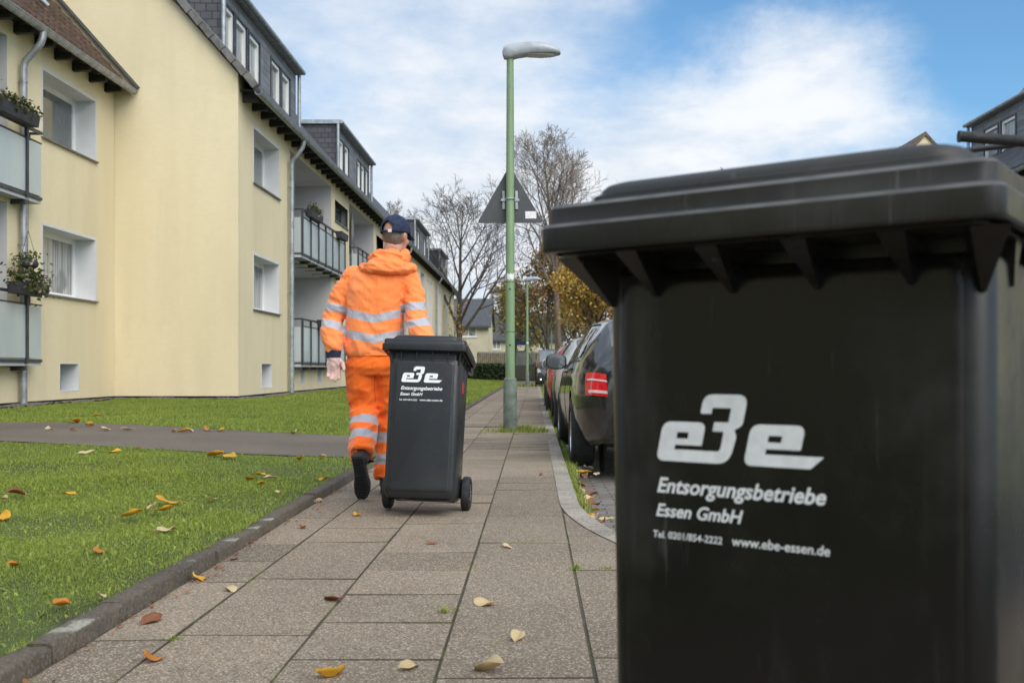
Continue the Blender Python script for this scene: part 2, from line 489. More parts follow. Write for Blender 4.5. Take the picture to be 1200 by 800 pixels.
def m_hivis(name, a, b):
    t = NT(name)
    f = t.ramp(t.noise(6, 4), 0.3, 0.7)
    c = t.mix(f, a, b)
    band = t.ramp(t.attr('band'), -0.0015, 0.0015)
    weave = t.noise(260, 2)
    sil = t.mix(t.ramp(weave, 0.3, 0.7), (0.34, 0.34, 0.385), (0.44, 0.44, 0.49))
    c = t.mix(band, c, sil)
    seam = t.ramp(t.attr('seam'), -0.0008, 0.0008)
    c = t.mix(t.math('MULTIPLY', seam, 0.7), c, c3(a, 0.45))
    f0 = t.noise(13, 4, 0.5, vec=t.scale(t.obj, (1, 1, 0.55)))
    f1 = t.math('ABSOLUTE', t.math('SUBTRACT', t.noise(9, 3, 0.55, vec=t.scale(t.obj, (1.6, 1, 0.8))), 0.5))
    folds = t.math('ADD', f0, t.math('MULTIPLY', f1, -1.6))
    t.set(Base_Color=c, Roughness=t.ramp(band, 0, 1, 0.8, 0.42), Sheen_Weight=0.25,
          Normal=t.bump(t.math('ADD', t.math('MULTIPLY', weave, 0.12), folds), 0.5, 0.016), Specular_IOR_Level=0.3)
m_hivis('hivis_jacket', (0.95, 0.235, 0.058), (0.98, 0.270, 0.078))
m_hivis('hivis_trousers', (0.95, 0.150, 0.010), (0.98, 0.178, 0.016))
plain('hivis_hood', (0.95, 0.25, 0.07), 0.85, var=0.05, scale=6, bump=0.6, bscale=22, bdist=0.012)
plain('lawn_far', (0.115, 0.165, 0.035), 0.9, var=0.3, scale=2.5, bump=0.8, bscale=25, bdist=0.03)
plain('gravel', (0.16, 0.145, 0.13), 0.95, var=0.5, scale=30, bump=1.0, bscale=45, bdist=0.04)
# ------------------------------------------------------------------ mesh helpers
ORG = {}
def org_of(o):
    while o.parent:
        o = o.parent
    return ORG.get(o.name, Vector((0, 0, 0)))
class MB:
    def __init__(s):
        s.v, s.f, s.mi, s.cur = [], [], [], 0
        s.attrs = {}
    def face(s, pts):
        n = len(s.v)
        s.v.extend([tuple(p) for p in pts])
        s.f.append(tuple(range(n, n + len(pts))))
        s.mi.append(s.cur)
    def box(s, x0, x1, y0, y1, z0, z1):
        if x0 > x1: x0, x1 = x1, x0
        if y0 > y1: y0, y1 = y1, y0
        if z0 > z1: z0, z1 = z1, z0
        n = len(s.v)
        s.v += [(x0, y0, z0), (x1, y0, z0), (x1, y1, z0), (x0, y1, z0), (x0, y0, z1), (x1, y0, z1), (x1, y1, z1), (x0, y1, z1)]
        for q in ((0, 3, 2, 1), (4, 5, 6, 7), (0, 1, 5, 4), (1, 2, 6, 5), (2, 3, 7, 6), (3, 0, 4, 7)):
            s.f.append(tuple(n + i for i in q))
            s.mi.append(s.cur)
        return s
    def xbox(s, M, sx, sy, sz):
        """box of half sizes under a matrix"""
        n = len(s.v)
        for z in (-sz, sz):
            for x, y in ((-sx, -sy), (sx, -sy), (sx, sy), (-sx, sy)):
                s.v.append(tuple(M @ Vector((x, y, z))))
        for q in ((0, 3, 2, 1), (4, 5, 6, 7), (0, 1, 5, 4), (1, 2, 6, 5), (2, 3, 7, 6), (3, 0, 4, 7)):
            s.f.append(tuple(n + i for i in q))
            s.mi.append(s.cur)
        return s
    def rings(s, rings, cap0=True, cap1=True, closed=True):
        n = len(s.v)
        k = len(rings[0])
        for r in rings:
            s.v.extend([tuple(p) for p in r])
        for i in range(len(rings) - 1):
            for j in range(k if closed else k - 1):
                a, b = n + i * k + j, n + i * k + (j + 1) % k
                s.f.append((a, b, b + k, a + k))
                s.mi.append(s.cur)
        if cap0:
            s.f.append(tuple(n + j for j in reversed(range(k))))
            s.mi.append(s.cur)
        if cap1:
            m = n + (len(rings) - 1) * k
            s.f.append(tuple(m + j for j in range(k)))
            s.mi.append(s.cur)
        return s
    def tube(s, pts, rad, n=8, side=None, flat=1.0, cap=True, round_ends=False):
        P = [Vector(p) for p in pts]
        if not hasattr(rad, '__len__'):
            rad = [rad] * len(P)
        rr = [(r if hasattr(r, '__len__') else (r, r * flat)) for r in rad]
        if round_ends:
            d0, d1 = (P[0] - P[1]).normalized(), (P[-1] - P[-2]).normalized()
            a0, b0 = rr[0]
            a1, b1 = rr[-1]
            pre = [(P[0] + d0 * min(a0, b0) * k, (a0 * q, b0 * q)) for k, q in ((0.95, 0.25), (0.75, 0.64), (0.4, 0.9))]
            post = [(P[-1] + d1 * min(a1, b1) * k, (a1 * q, b1 * q)) for k, q in ((0.4, 0.9), (0.75, 0.64), (0.95, 0.25))]
            P = [p for p, _ in pre] + P + [p for p, _ in post]
            rr = [r for _, r in pre] + rr + [r for _, r in post]
        R_ = []
        u = None
        for i, p in enumerate(P):
            t = (P[min(i + 1, len(P) - 1)] - P[max(i - 1, 0)])
            t = t.normalized() if t.length > 1e-9 else Vector((0, 0, 1))
            ref = Vector(side) if side else (u if u else (Vector((1, 0, 0)) if abs(t.x) < 0.8 else Vector((0, 1, 0))))
            u = (ref - t * ref.dot(t))
            u = u.normalized() if u.length > 1e-6 else t.orthogonal().normalized()
            v = t.cross(u)
            a, b = rr[i]
            R_.append([p + u * (a * math.cos(2 * math.pi * j / n)) + v * (b * math.sin(2 * math.pi * j / n)) for j in range(n)])
        s.rings(R_, cap, cap)
        return s
    def ell(s, c, r, M=None, nu=16, nv=10):
        c = Vector(c)
        rs = []
        for i in range(1, nv):
            ph = math.pi * i / nv
            rs.append([c + (M or Matrix.Identity(3)) @ Vector((r[0] * math.sin(ph) * math.cos(2 * math.pi * j / nu), r[1] * math.sin(ph) * math.sin(2 * math.pi * j / nu), -r[2] * math.cos(ph))) for j in range(nu)])
        s.rings(rs, True, True)
        return s
    def poly_x(s, pts, x0, x1):
        """prism: polygon in (y,z) from x0 to x1"""
        a = [(x0, p[0], p[1]) for p in pts]
        b = [(x1, p[0], p[1]) for p in pts]
        return s.rings([a, b])
    def poly_y(s, pts, y0, y1):
        a = [(p[0], y0, p[1]) for p in pts]
        b = [(p[0], y1, p[1]) for p in pts]
        return s.rings([a, b])
    def poly_z(s, pts, z0, z1):
        a = [(p[0], p[1], z0) for p in pts]
        b = [(p[0], p[1], z1) for p in pts]
        return s.rings([a, b])
    def build(s, name, mats, parent=None, org=None, smooth=None, bevel=0, bseg=2, fix=True):
        me = bpy.data.meshes.new(name)
        o_ = org_of(parent) if parent else Vector(org or (0, 0, 0))
        me.from_pydata([(v[0] - o_[0], v[1] - o_[1], v[2] - o_[2]) for v in s.v], [], s.f)
        if not isinstance(mats, (list, tuple)):
            mats = [mats]
        for m in mats:
            me.materials.append(MATS[m] if isinstance(m, str) else m)
        me.polygons.foreach_set('material_index', s.mi)
        if fix:
            bm = bmesh.new()
            bm.from_mesh(me)
            bmesh.ops.recalc_face_normals(bm, faces=bm.faces)
            bm.to_mesh(me)
            bm.free()
        for an, av in s.attrs.items():
            at = me.attributes.new(an, 'FLOAT', 'POINT')
            at.data.foreach_set('value', av)
        if smooth is not None:
            me.polygons.foreach_set('use_smooth', [True] * len(me.polygons))
            if smooth < 180:
                me.set_sharp_from_angle(angle=R(smooth))
        ob = bpy.data.objects.new(name, me)
        COL.objects.link(ob)
        if parent:
            ob.parent = parent
        else:
            ob.location = o_
            ORG[ob.name] = o_.copy()
        if bevel:
            md = ob.modifiers.new('Bevel', 'BEVEL')
            md.width = bevel
            md.segments = bseg
            md.limit_method = 'ANGLE'
            md.angle_limit = R(40)
            md.harden_normals = False
        return ob
def tag(o, label=None, cat=None, group=None, kind=None):
    if label: o['label'] = label
    if cat: o['category'] = cat
    if group: o['group'] = group
    if kind: o['kind'] = kind
    return o
def empty(name, loc, label=None, cat=None, group=None):
    o = bpy.data.objects.new(name, None)
    COL.objects.link(o)
    o.empty_display_size = 0.3
    o.location = loc
    ORG[o.name] = Vector(loc)
    return tag(o, label, cat, group)
def copy_tree(o, parent=None):
    c = o.copy()
    COL.objects.link(c)
    if parent:
        c.parent = parent
    for ch in list(o.children):
        copy_tree(ch, c)
    return c
def evaluated(ob, name):
    """mesh of an object with its modifiers, the object itself removed"""
    bpy.context.view_layer.update()
    dg = bpy.context.evaluated_depsgraph_get()
    me = bpy.data.meshes.new_from_object(ob.evaluated_get(dg))
    me.name = name
    old = ob.data
    bpy.data.objects.remove(ob)
    if old.users == 0:
        bpy.data.meshes.remove(old)
    return me
def grow(mb, voxel, iters=6, factor=0.5):
    """one continuous surface out of overlapping closed pieces"""
    ob = mb.build('tmp', [])
    md = ob.modifiers.new('r', 'REMESH')
    md.mode = 'VOXEL'
    md.voxel_size = voxel
    if iters:
        sm = ob.modifiers.new('s', 'SMOOTH')
        sm.factor = factor
        sm.iterations = iters
    return evaluated(ob, 'tmp')
def mesh_obj(name, me, mats, parent, smooth=180):
    me.materials.clear()
    for m in (mats if isinstance(mats, (list, tuple)) else [mats]):
        me.materials.append(MATS[m])
    me.name = name
    me.polygons.foreach_set('use_smooth', [True] * len(me.polygons))
    ob = bpy.data.objects.new(name, me)
    COL.objects.link(ob)
    if parent:
        ob.parent = parent
    return ob
def verts_np(me):
    a = np.empty(len(me.vertices) * 3)
    me.vertices.foreach_get('co', a)
    return a.reshape(-1, 3)
def set_attr(me, name, vals):
    at = me.attributes.get(name) or me.attributes.new(name, 'FLOAT', 'POINT')
    at.data.foreach_set('value', np.asarray(vals, dtype=np.float32))
def np_mesh(name, V, F, mat, attrs=None, smooth=False):
    """V (n,3) floats, F (m,k) ints, all faces with k corners"""
    me = bpy.data.meshes.new(name)
    n, m, k = len(V), len(F), F.shape[1]
    me.vertices.add(n)
    me.vertices.foreach_set('co', np.asarray(V, dtype=np.float32).ravel())
    me.loops.add(m * k)
    me.loops.foreach_set('vertex_index', F.astype(np.int32).ravel())
    me.polygons.add(m)
    me.polygons.foreach_set('loop_start', np.arange(0, m * k, k, dtype=np.int32))
    me.update(calc_edges=True)
    me.materials.append(MATS[mat])
    for a, v in (attrs or {}).items():
        set_attr(me, a, v)
    if smooth:
        me.polygons.foreach_set('use_smooth', [True] * m)
    ob = bpy.data.objects.new(name, me)
    COL.objects.link(ob)
    return ob
def smoothstep(a, b, x):
    t = np.clip((x - a) / (b - a), 0, 1)
    return t * t * (3 - 2 * t)
def text_mesh(body, width, height=None, shear=0.2, offset=0.0):
    """flat lettering, baseline at z=0 starting at x=0, scaled to a total width; returns verts/faces in the x-z plane"""
    cu = bpy.data.curves.new('t', 'FONT')
    cu.body = body
    cu.shear = shear
    cu.offset = offset
    cu.extrude = 0
    cu.resolution_u = 4
    ob = bpy.data.objects.new('t', cu)
    COL.objects.link(ob)
    bpy.context.view_layer.update()
    me = bpy.data.meshes.new_from_object(ob.evaluated_get(bpy.context.evaluated_depsgraph_get()))
    bpy.data.objects.remove(ob)
    bpy.data.curves.remove(cu)
    v = verts_np(me)
    x0, x1 = v[:, 0].min(), v[:, 0].max()
    k = width / (x1 - x0)
    kz = k if height is None else height / 0.70
    out = [((x - x0) * k, 0, y * kz) for x, y, z in v]
    fs = [tuple(p.vertices) for p in me.polygons]
    bpy.data.meshes.remove(me)
    return out, fs
def round_poly(pts):
    """pts: (x, y, radius) -> outline with rounded corners"""
    out = []
    n = len(pts)
    for i in range(n):
        x, y, r = pts[i]
        p = Vector((x, y))
        a = Vector(pts[i - 1][:2]) - p
        b = Vector(pts[(i + 1) % n][:2]) - p
        if r <= 0:
            out.append((x, y))
            continue
        ra = min(r, a.length * 0.49)
        rb = min(r, b.length * 0.49)
        pa, pb = p + a.normalized() * ra, p + b.normalized() * rb
        for k in range(6):
            t = k / 5
            q = pa * (1 - t) ** 2 + p * 2 * t * (1 - t) + pb * t * t
            out.append((q.x, q.y))
    return out
def fill_outlines(outlines):
    cu = bpy.data.curves.new('o', 'CURVE')
    cu.dimensions = '2D'
    cu.fill_mode = 'BOTH'
    for ol in outlines:
        sp = cu.splines.new('POLY')
        sp.points.add(len(ol) - 1)
        for p, (x, y) in zip(sp.points, ol):
            p.co = (x, y, 0, 1)
        sp.use_cyclic_u = True
    ob = bpy.data.objects.new('o', cu)
    COL.objects.link(ob)
    bpy.context.view_layer.update()
    me = bpy.data.meshes.new_from_object(ob.evaluated_get(bpy.context.evaluated_depsgraph_get()))
    bpy.data.objects.remove(ob)
    bpy.data.curves.remove(cu)
    v = verts_np(me)
    fs = [tuple(p.vertices) for p in me.polygons]
    bpy.data.meshes.remove(me)
    return [tuple(p) for p in v], fs
rnd = random.Random(7)
NPR = np.random.default_rng(11)
def m_curtain():
    t = NT('blind_glass')           # net curtains close behind a window pane
    f = t.noise(9, 3, 0.5, vec=t.scale(t.obj, (2.2, 2.2, 0.06)))
    g = t.noise(1.1, 2)
    c = t.mix(t.ramp(f, 0.35, 0.65), (0.20, 0.205, 0.20), (0.46, 0.465, 0.45))
    c = t.mix(t.ramp(g, 0.5, 0.6, 0, 0.7), c, (0.10, 0.105, 0.105))
    t.set(Base_Color=c, Roughness=0.6, Coat_Weight=1.0, Coat_Roughness=0.02)
m_curtain()
# ------------------------------------------------------------------ ground, road, pavement
KERB_X0, KERB_X1 = -1.425, -1.345       # old kerb along the lawn
LANE_Z = -0.085
def lawn_z(x, y):
    a = 0.035 + 0.165 * smoothstep(0.0, 4.3, (KERB_X0 - x))
    b = 0.012 * np.sin(x * 2.1 + 0.6 * y) * np.sin(y * 1.3 + 0.4) + 0.008 * np.sin(x * 5.3 - y * 3.1)
    flat = smoothstep(0.0, 0.8, np.maximum(PATH_Y0 - 0.1 - y, y - PATH_Y1 - 0.1))
    return a + b * smoothstep(0.05, 0.5, (KERB_X0 - x)) * flat
def sheet(name, x0, x1, y0, y1, z, mat):
    mb = MB()
    mb.face([(x0, y0, z), (x1, y0, z), (x1, y1, z), (x0, y1, z)])
    return tag(mb.build(name, mat), kind='structure')
sheet('ground', -900, 900, -600, 1500, -0.30, 'lawn_far')
# lawn: one gently rolling sheet (two grids, denser near the kerb)
def grid(xs, ys, zf):
    X, Y = np.meshgrid(xs, ys)
    V = np.stack([X.ravel(), Y.ravel(), zf(X, Y).ravel()], 1)
    nx, ny = len(xs), len(ys)
    i = np.arange(nx - 1)[None, :] + nx * np.arange(ny - 1)[:, None]
    F = np.stack([i, i + 1, i + nx + 1, i + nx], -1).reshape(-1, 4)
    return V, F
PATH_Y0, PATH_Y1 = 9.05, 11.75
xs = np.concatenate([np.linspace(-60, -9, 12), np.linspace(-8.6, -2.2, 60)[:-1], np.linspace(-2.2, KERB_X0, 24)])
ys = np.concatenate([np.linspace(-12, 1.5, 12), np.linspace(1.6, 9.7, 110), np.linspace(9.8, 26, 90), np.linspace(27, 140, 50)])
V, F = grid(xs, ys, lawn_z)
o = np_mesh('lawn', V, F, 'lawn_soil', smooth=True)
tag(o, kind='structure')
# path crossing the lawn towards the houses
xs = np.concatenate([np.linspace(-60, -9, 8), np.linspace(-8.5, KERB_X1 - 0.0, 60)])
def pz(x, y):
    base = 0.035 + 0.165 * smoothstep(0.0, 4.3, (KERB_X0 - x))
    return np.where(x > KERB_X0 - 0.35, 0.004 + (base + 0.008 - 0.004) * smoothstep(0, 0.35, KERB_X1 - x), base + 0.008)
V, F = grid(xs, np.linspace(PATH_Y0, PATH_Y1, 8), pz)
tag(np_mesh('path', V, F, 'path_asphalt', smooth=True), kind='structure')
sheet('pavement_base', KERB_X1, 2.62, -8, 66, -0.008, 'joint_moss')
sheet('parking_lane', 0.2, 2.75, 3.7, 66, LANE_Z, 'block_paving').location.z = LANE_Z
sheet('road', 2.6, 8.6, -40, 140, LANE_Z - 0.004, 'asphalt')
sheet('road_end', -60, 60, 140, 190, LANE_Z - 0.008, 'asphalt')
sheet('pavement_opposite', 8.72, 10.6, -40, 140, 0.03, 'kerb_light')
sheet('lawn_opposite', 10.6, 60, -40, 140, 0.05, 'lawn_far')
# pavement_base must not roof over the parking lane: cut it back to the kerb line
# kerb line between pavement and parking lane (outer = lane side)
def kerb_center():
    pts = [(0.215, y) for y in np.arange(66, 6.4, -1.0)] + [(0.215, 6.3)]
    x, y, h = 0.215, 6.3, -math.pi / 2
    for i in range(46):
        r = 5.2 if i < 16 else 1.15
        st = 0.1 if i < 16 else 0.045
        h += st / r
        x += math.cos(h) * st
        y += math.sin(h) * st
        pts.append((x, y))
        if h > -0.03: break
    while x < 2.5:
        x += 0.4
        pts.append((min(x, 2.55), y))
    return pts
KC = kerb_center()
def offset_line(pts, d):
    out = []
    for i, p in enumerate(pts):
        a, b = pts[max(i - 1, 0)], pts[min(i + 1, len(pts) - 1)]
        t = Vector((b[0] - a[0], b[1] - a[1])).normalized()
        out.append((p[0] - t.y * d, p[1] + t.x * d))
    return out
K_OUT, K_IN = offset_line(KC, 0.055), offset_line(KC, -0.06)
bpy.data.objects.remove(bpy.data.objects['pavement_base'])
mb = MB()
for i in range(len(K_IN) - 1):      # strips from the old kerb to the new kerb
    a, b = K_IN[i], K_IN[i + 1]
    if b[0] <= 0.17 or abs(a[1] - b[1]) > 0.004:
        mb.face([(KERB_X1 - 0.1, a[1], -0.0045), (KERB_X1 - 0.1, b[1], -0.0045), (b[0], b[1], -0.0045), (a[0], a[1], -0.0045)])
ymin = K_IN[-1][1]
mb.face([(KERB_X1 - 0.1, ymin, -0.0045), (KERB_X1 - 0.1, -8, -0.0045), (2.56, -8, -0.0045), (2.56, ymin, -0.0045)])
tag(mb.build('pavement_base', 'joint_moss'), kind='structure')
mb = MB()
acc = 0
for i in range(len(KC) - 1):
    a0, a1, b0, b1 = K_IN[i], K_OUT[i], K_IN[i + 1], K_OUT[i + 1]
    L = math.dist(KC[i], KC[i + 1])
    def lerp(p, q, t): return (p[0] + (q[0] - p[0]) * t, p[1] + (q[1] - p[1]) * t)
    acc += L
    t1 = 1.0
    if acc >= 0.95:
        t1 = max(0.2, 1 - 0.008 / L)
        acc = 0
    z = 0.004 + rnd.uniform(-0.0015, 0.0015)
    p, q, r_, s_ = a0, lerp(a0, b0, t1), lerp(a1, b1, t1), a1
    mb.rings([[(p[0], p[1], -0.2), (p[0], p[1], z), (s_[0], s_[1], z), (s_[0], s_[1], -0.2)],
              [(q[0], q[1], -0.2), (q[0], q[1], z), (r_[0], r_[1], z), (r_[0], r_[1], -0.2)]])
tag(mb.build('kerb', 'kerb_light', smooth=35), kind='structure')
mb = MB()
mb.box(2.56, 2.68, -40, ymin, -0.2, 0.004)
mb.box(8.6, 8.72, -40, 140, -0.2, 0.032)
tag(mb.build('kerb', 'kerb_light'), kind='structure')
# old kerb stones along the lawn, interrupted by the path
mb = MB()
y = -6.0
while y < 66:
    L = 0.98 if rnd.random() < 0.8 else 0.5
    if not (PATH_Y0 - 0.9 < y < PATH_Y1 - 0.1):
        top = 0.052 + rnd.uniform(-0.006, 0.006)
        dx = rnd.uniform(-0.006, 0.006)
        n = 7
        ring = []
        for k in range(n):
            yy = y + (L - 0.008) * k / (n - 1)
            j = [rnd.uniform(-0.003, 0.003) for _ in range(4)]
            e = 0.007
            x0, x1 = KERB_X0 + dx + j[0], KERB_X1 + dx + j[1]
            tz = top + j[2]
            ring.append([(x0, yy, -0.15), (x0, yy, tz - e), (x0 + e, yy, tz), (x1 - e * 1.4, yy, tz + j[3] * 0.5), (x1, yy, tz - e * 1.4), (x1 + 0.004, yy, -0.15)])
        mb.rings(ring)
    y += L
tag(mb.build('kerb_stones', 'kerb_old', smooth=50), kind='structure')
# paving slabs
mb = MB()
tint = []
cols = [-1.338, -1.10, -0.69, -0.262, 0.163, 0.585, 1.01, 1.43, 1.85, 2.27, 2.555]
def kin_x(y):
    """lane-side limit of the slabs at a given y"""
    best = None
    for i in range(len(K_IN) - 1):
        a, b = K_IN[i], K_IN[i + 1]
        if min(a[1], b[1]) <= y <= max(a[1], b[1]) and abs(a[1] - b[1]) > 1e-6:
            t = (y - a[1]) / (b[1] - a[1])
            x = a[0] + (b[0] - a[0]) * t
            best = x if best is None else min(best, x)
    return best if best is not None else 99
for ci in range(len(cols) - 1):
    xa, xb = cols[ci], cols[ci + 1]
    if ci in (0,): yoff = 0.1
    y = -5 + (0.07, 0.13, 0.283, 0.11, 0.305, 0.1, 0.3, 0.12, 0.24, 0.05)[ci]
    ymax = 66 if xb < 0.2 else 6.0
    while y < ymax:
        n = 1 if rnd.random() < 0.66 else 2
        L = 0.4225 * n
        if y > 30: L = 0.845
        y0, y1 = y + 0.0018, y + L - 0.0018
        g0 = rnd.uniform(0.0025, 0.0050) if ci else 0.002
        x0, x1 = xa + g0, xb - rnd.uniform(0.002, 0.0045)
        if xa > 0.1:
            if min(kin_x(y0), kin_x(y1), kin_x((y0 + y1) / 2)) - 0.006 < x1:      # cut to the curve of the kerb
                m_ = 7
                yy_ = [y0 + (y1 - y0) * q / (m_ - 1) for q in range(m_)]
                xx_ = [min(x1, kin_x(q) - 0.006) for q in yy_]
                tv = min(1, max(0, rnd.gauss(0.55, 0.28)))
                for q in range(m_ - 1):
                    if xx_[q] > x0 + 0.01 and xx_[q + 1] > x0 + 0.01:
                        mb.face([(x0, yy_[q], 0), (xx_[q], yy_[q], 0), (xx_[q + 1], yy_[q + 1], 0), (x0, yy_[q + 1], 0)])
                        tint += [tv] * 4
                y += L
                continue
        zz = [rnd.gauss(0, 0.0016) for _ in range(4)]
        e = 0.0022
        zt = 0.0
        c = [(x0, y0), (x1, y0), (x1, y1), (x0, y1)]
        ci_ = [(x0 + e, y0 + e), (x1 - e, y0 + e), (x1 - e, y1 - e), (x0 + e, y1 - e)]
        k = len(mb.v)
        mb.v += [(p[0], p[1], -0.02) for p in c] + [(p[0], p[1], zt - 0.002 + zz[i]) for i, p in enumerate(c)] + [(p[0], p[1], zt + zz[i]) for i, p in enumerate(ci_)]
        for j in range(4):
            q = (j + 1) % 4
            mb.f.append((k + j, k + q, k + 4 + q, k + 4 + j)); mb.mi.append(1)
            mb.f.append((k + 4 + j, k + 4 + q, k + 8 + q, k + 8 + j)); mb.mi.append(1)
        mb.f.append((k + 8, k + 9, k + 10, k + 11)); mb.mi.append(0)
        tv = min(1, max(0, rnd.gauss(0.55, 0.21)))
        if rnd.random() < 0.06: tv = 0.02
        tint += [tv] * 12
        y += L
mb.attrs['tint'] = tint
tag(mb.build('pavement', ['pavement_slab', 'joint_moss'], fix=False), kind='structure')
# drainage channel across the pavement
mb = MB()
mb.box(KERB_X1, -0.30, 14.42, 14.50, -0.02, 0.0045)
tag(mb.build('drain_channel', 'black_gap'), kind='structure')
# gravel strip in front of the houses
def gz(x, y):
    return lawn_z(x, y) + 0.02 + NPR.uniform(-0.014, 0.016, x.shape)
gx = []
V1, F1 = grid(np.linspace(-8.64, -8.25, 8), np.arange(13.4, 20.7, 0.05), gz)
V2, F2 = grid(np.linspace(-6.09, -5.72, 8), np.arange(20.75, 79, 0.06), gz)
V3, F3 = grid(np.arange(-8.6, -5.72, 0.05), np.linspace(20.72, 21.09, 8), gz)
V = np.concatenate([V1, V2, V3]); F = np.concatenate([F1, F2 + len(V1), F3 + len(V1) + len(V2)])
tag(np_mesh('gravel_strip', V, F, 'gravel'), kind='structure')

# ------------------------------------------------------------------ grass
def fract_noise(x, y):
    return (np.sin(x * 1.7 + 1.3 * np.sin(y * 0.9)) + np.sin(y * 2.3 + 1.9 * np.sin(x * 1.1)) + np.sin(x * 4.1 - y * 3.3) * 0.7 + np.sin(x * 9.1 + y * 7.7) * 0.4) / 3.1
def blades(xy, h, wd, lean=0.55, dry_p=0.05):
    n = len(xy)
    x, y = xy[:, 0], xy[:, 1]
    z = lawn_z(x, y) - 0.004
    a = NPR.uniform(0, 2 * np.pi, n)
    hh = h * NPR.uniform(0.5, 1.25, n) * (1.0 + 0.55 * np.clip(fract_noise(x * 1.9 + 3, y * 1.9 - 1), -0.6, 1))
    ww = wd * NPR.uniform(0.7, 1.3, n)
    la = NPR.uniform(0, 2 * np.pi, n)
    ln = np.abs(NPR.normal(0, lean, n))
    dx, dy = np.cos(a) * ww / 2, np.sin(a) * ww / 2
    lx, ly = np.cos(la) * ln * hh, np.sin(la) * ln * hh
    P = np.empty((n, 5, 3))
    P[:, 0] = np.stack([x - dx, y - dy, z], 1)
    P[:, 1] = np.stack([x + dx, y + dy, z], 1)
    m = 0.55
    P[:, 2] = np.stack([x + dx * 0.8 + lx * 0.35, y + dy * 0.8 + ly * 0.35, z + hh * m], 1)
    P[:, 3] = np.stack([x - dx * 0.8 + lx * 0.35, y - dy * 0.8 + ly * 0.35, z + hh * m], 1)
    P[:, 4] = np.stack([x + lx, y + ly, z + hh * np.clip(1 - 0.35 * ln, 0.35, 1)], 1)
    b = np.arange(n)[:, None] * 5
    F = np.concatenate([b + np.array([[0, 1, 2]]), b + np.array([[0, 2, 3]]), b + np.array([[3, 2, 4]])])
    t = np.repeat(np.clip(NPR.normal(0.43, 0.34, n), 0, 1), 5)
    d = np.repeat((NPR.random(n) < dry_p) * NPR.uniform(0.4, 1, n), 5)
    return P.reshape(-1, 3), F, t, d
def scatter(x0, x1, y0, y1, dens, slope=None, thin=True):
    n = int((x1 - x0) * (y1 - y0) * dens)
    p = np.stack([NPR.uniform(x0, x1, n), NPR.uniform(y0, y1, n)], 1)
    if slope is not None:
        p = p[p[:, 0] > -slope * p[:, 1] - 1.5]
    p = p[~((p[:, 1] > PATH_Y0 - 0.02) & (p[:, 1] < PATH_Y1 + 0.02))]
    if thin:
        f = fract_noise(p[:, 0], p[:, 1])
        edge = smoothstep(0.02, 0.28, KERB_X0 - p[:, 0])
        keep = NPR.random(len(p)) < np.clip(0.62 + 0.55 * f, 0.16, 1.0) * (0.45 + 0.55 * edge)
        p = p[keep]
    return p
parts = []
parts.append(blades(scatter(-4.6, KERB_X0 - 0.005, 1.9, 4.2, 30000, 0.53), 0.022, 0.0026, 1.1))
parts.append(blades(scatter(-5.6, KERB_X0 - 0.005, 4.2, 6.6, 17000, 0.53), 0.024, 0.0034, 1.05))
parts.append(blades(scatter(-6.4, KERB_X0 - 0.005, 6.6, PATH_Y0, 10500, 0.53), 0.027, 0.0045, 0.95))
parts.append(blades(scatter(-8.2, KERB_X0 - 0.01, PATH_Y1, 20.8, 2400, 0.53, False), 0.036, 0.009, 0.6))
parts.append(blades(scatter(-5.8, KERB_X0 - 0.01, 20.8, 42, 600, None, False), 0.05, 0.016, 0.5))
parts.append(blades(scatter(-5.8, KERB_X0 - 0.01, 42, 68, 220, None, False), 0.05, 0.03, 0.5))
k_ = np.stack([NPR.uniform(KERB_X0 - 0.03, KERB_X0 + 0.022, 7000), NPR.uniform(1.9, PATH_Y0 - 0.2, 7000)], 1)
k_ = k_[fract_noise(k_[:, 0] * 0 + 2, k_[:, 1] * 2.7) > 0.05]
parts.append(blades(k_, 0.045, 0.0036, 0.9, 0.15))
# broad clover-like leaves mixed in
pc = scatter(-4.6, KERB_X0 - 0.02, 2.2, 7.5, 650, 0.53)
parts.append(blades(pc, 0.03, 0.013, 1.3, 0.0))
Vs, Fs, ts, ds, off = [], [], [], [], 0
for P, F, t, d in parts:
    Vs.append(P); Fs.append(F + off); ts.append(t); ds.append(d)
    off += len(P)
g = np_mesh('grass', np.concatenate(Vs), np.concatenate(Fs), 'grass_blade', {'tint': np.concatenate(ts), 'dry': np.concatenate(ds)})
tag(g, 'short green grass of the lawn beside the pavement', 'grass', kind='stuff')
# weeds: lamp foot, kerb edge in the parking lane, joints
def tuft_points(c, r, n):
    a = NPR.uniform(0, 2 * np.pi, n); q = np.abs(NPR.normal(0, r, n))
    return np.stack([c[0] + np.cos(a) * q, c[1] + np.sin(a) * q * 0.8], 1)
def flat_blades(xy, z, h, wd, lean, dry):
    P, F, t, d = blades(xy, h, wd, lean, dry)
    dz = lawn_z(xy[:, 0], xy[:, 1]) - 0.004
    P[:, 2] += np.repeat(z - dz, 5)
    return P, F, t, d
parts = []
for cx_, cy_, rr, n, h in ((-0.16, 13.45, 0.16, 420, 0.12), (-0.42, 13.3, 0.12, 160, 0.07), (-0.05, 13.2, 0.14, 200, 0.07), (0.12, 13.3, 0.07, 90, 0.08), (-0.33, 13.2, 0.2, 160, 0.03)):
    parts.append(flat_blades(tuft_points((cx_, cy_), rr, n), 0.0, h, 0.009, 0.6, 0.2))
for cx_, cy_, rr, n, h in ((-0.30, 3.44, 0.02, 50, 0.03), (0.172, 4.2, 0.018, 50, 0.028), (0.30, 4.2, 0.018, 40, 0.022), (-1.09, 3.1, 0.02, 18, 0.02), (0.171, 2.6, 0.02, 24, 0.02)):
    parts.append(flat_blades(tuft_points((cx_, cy_), rr, n), -0.004, h, 0.0035, 0.8, 0.1))
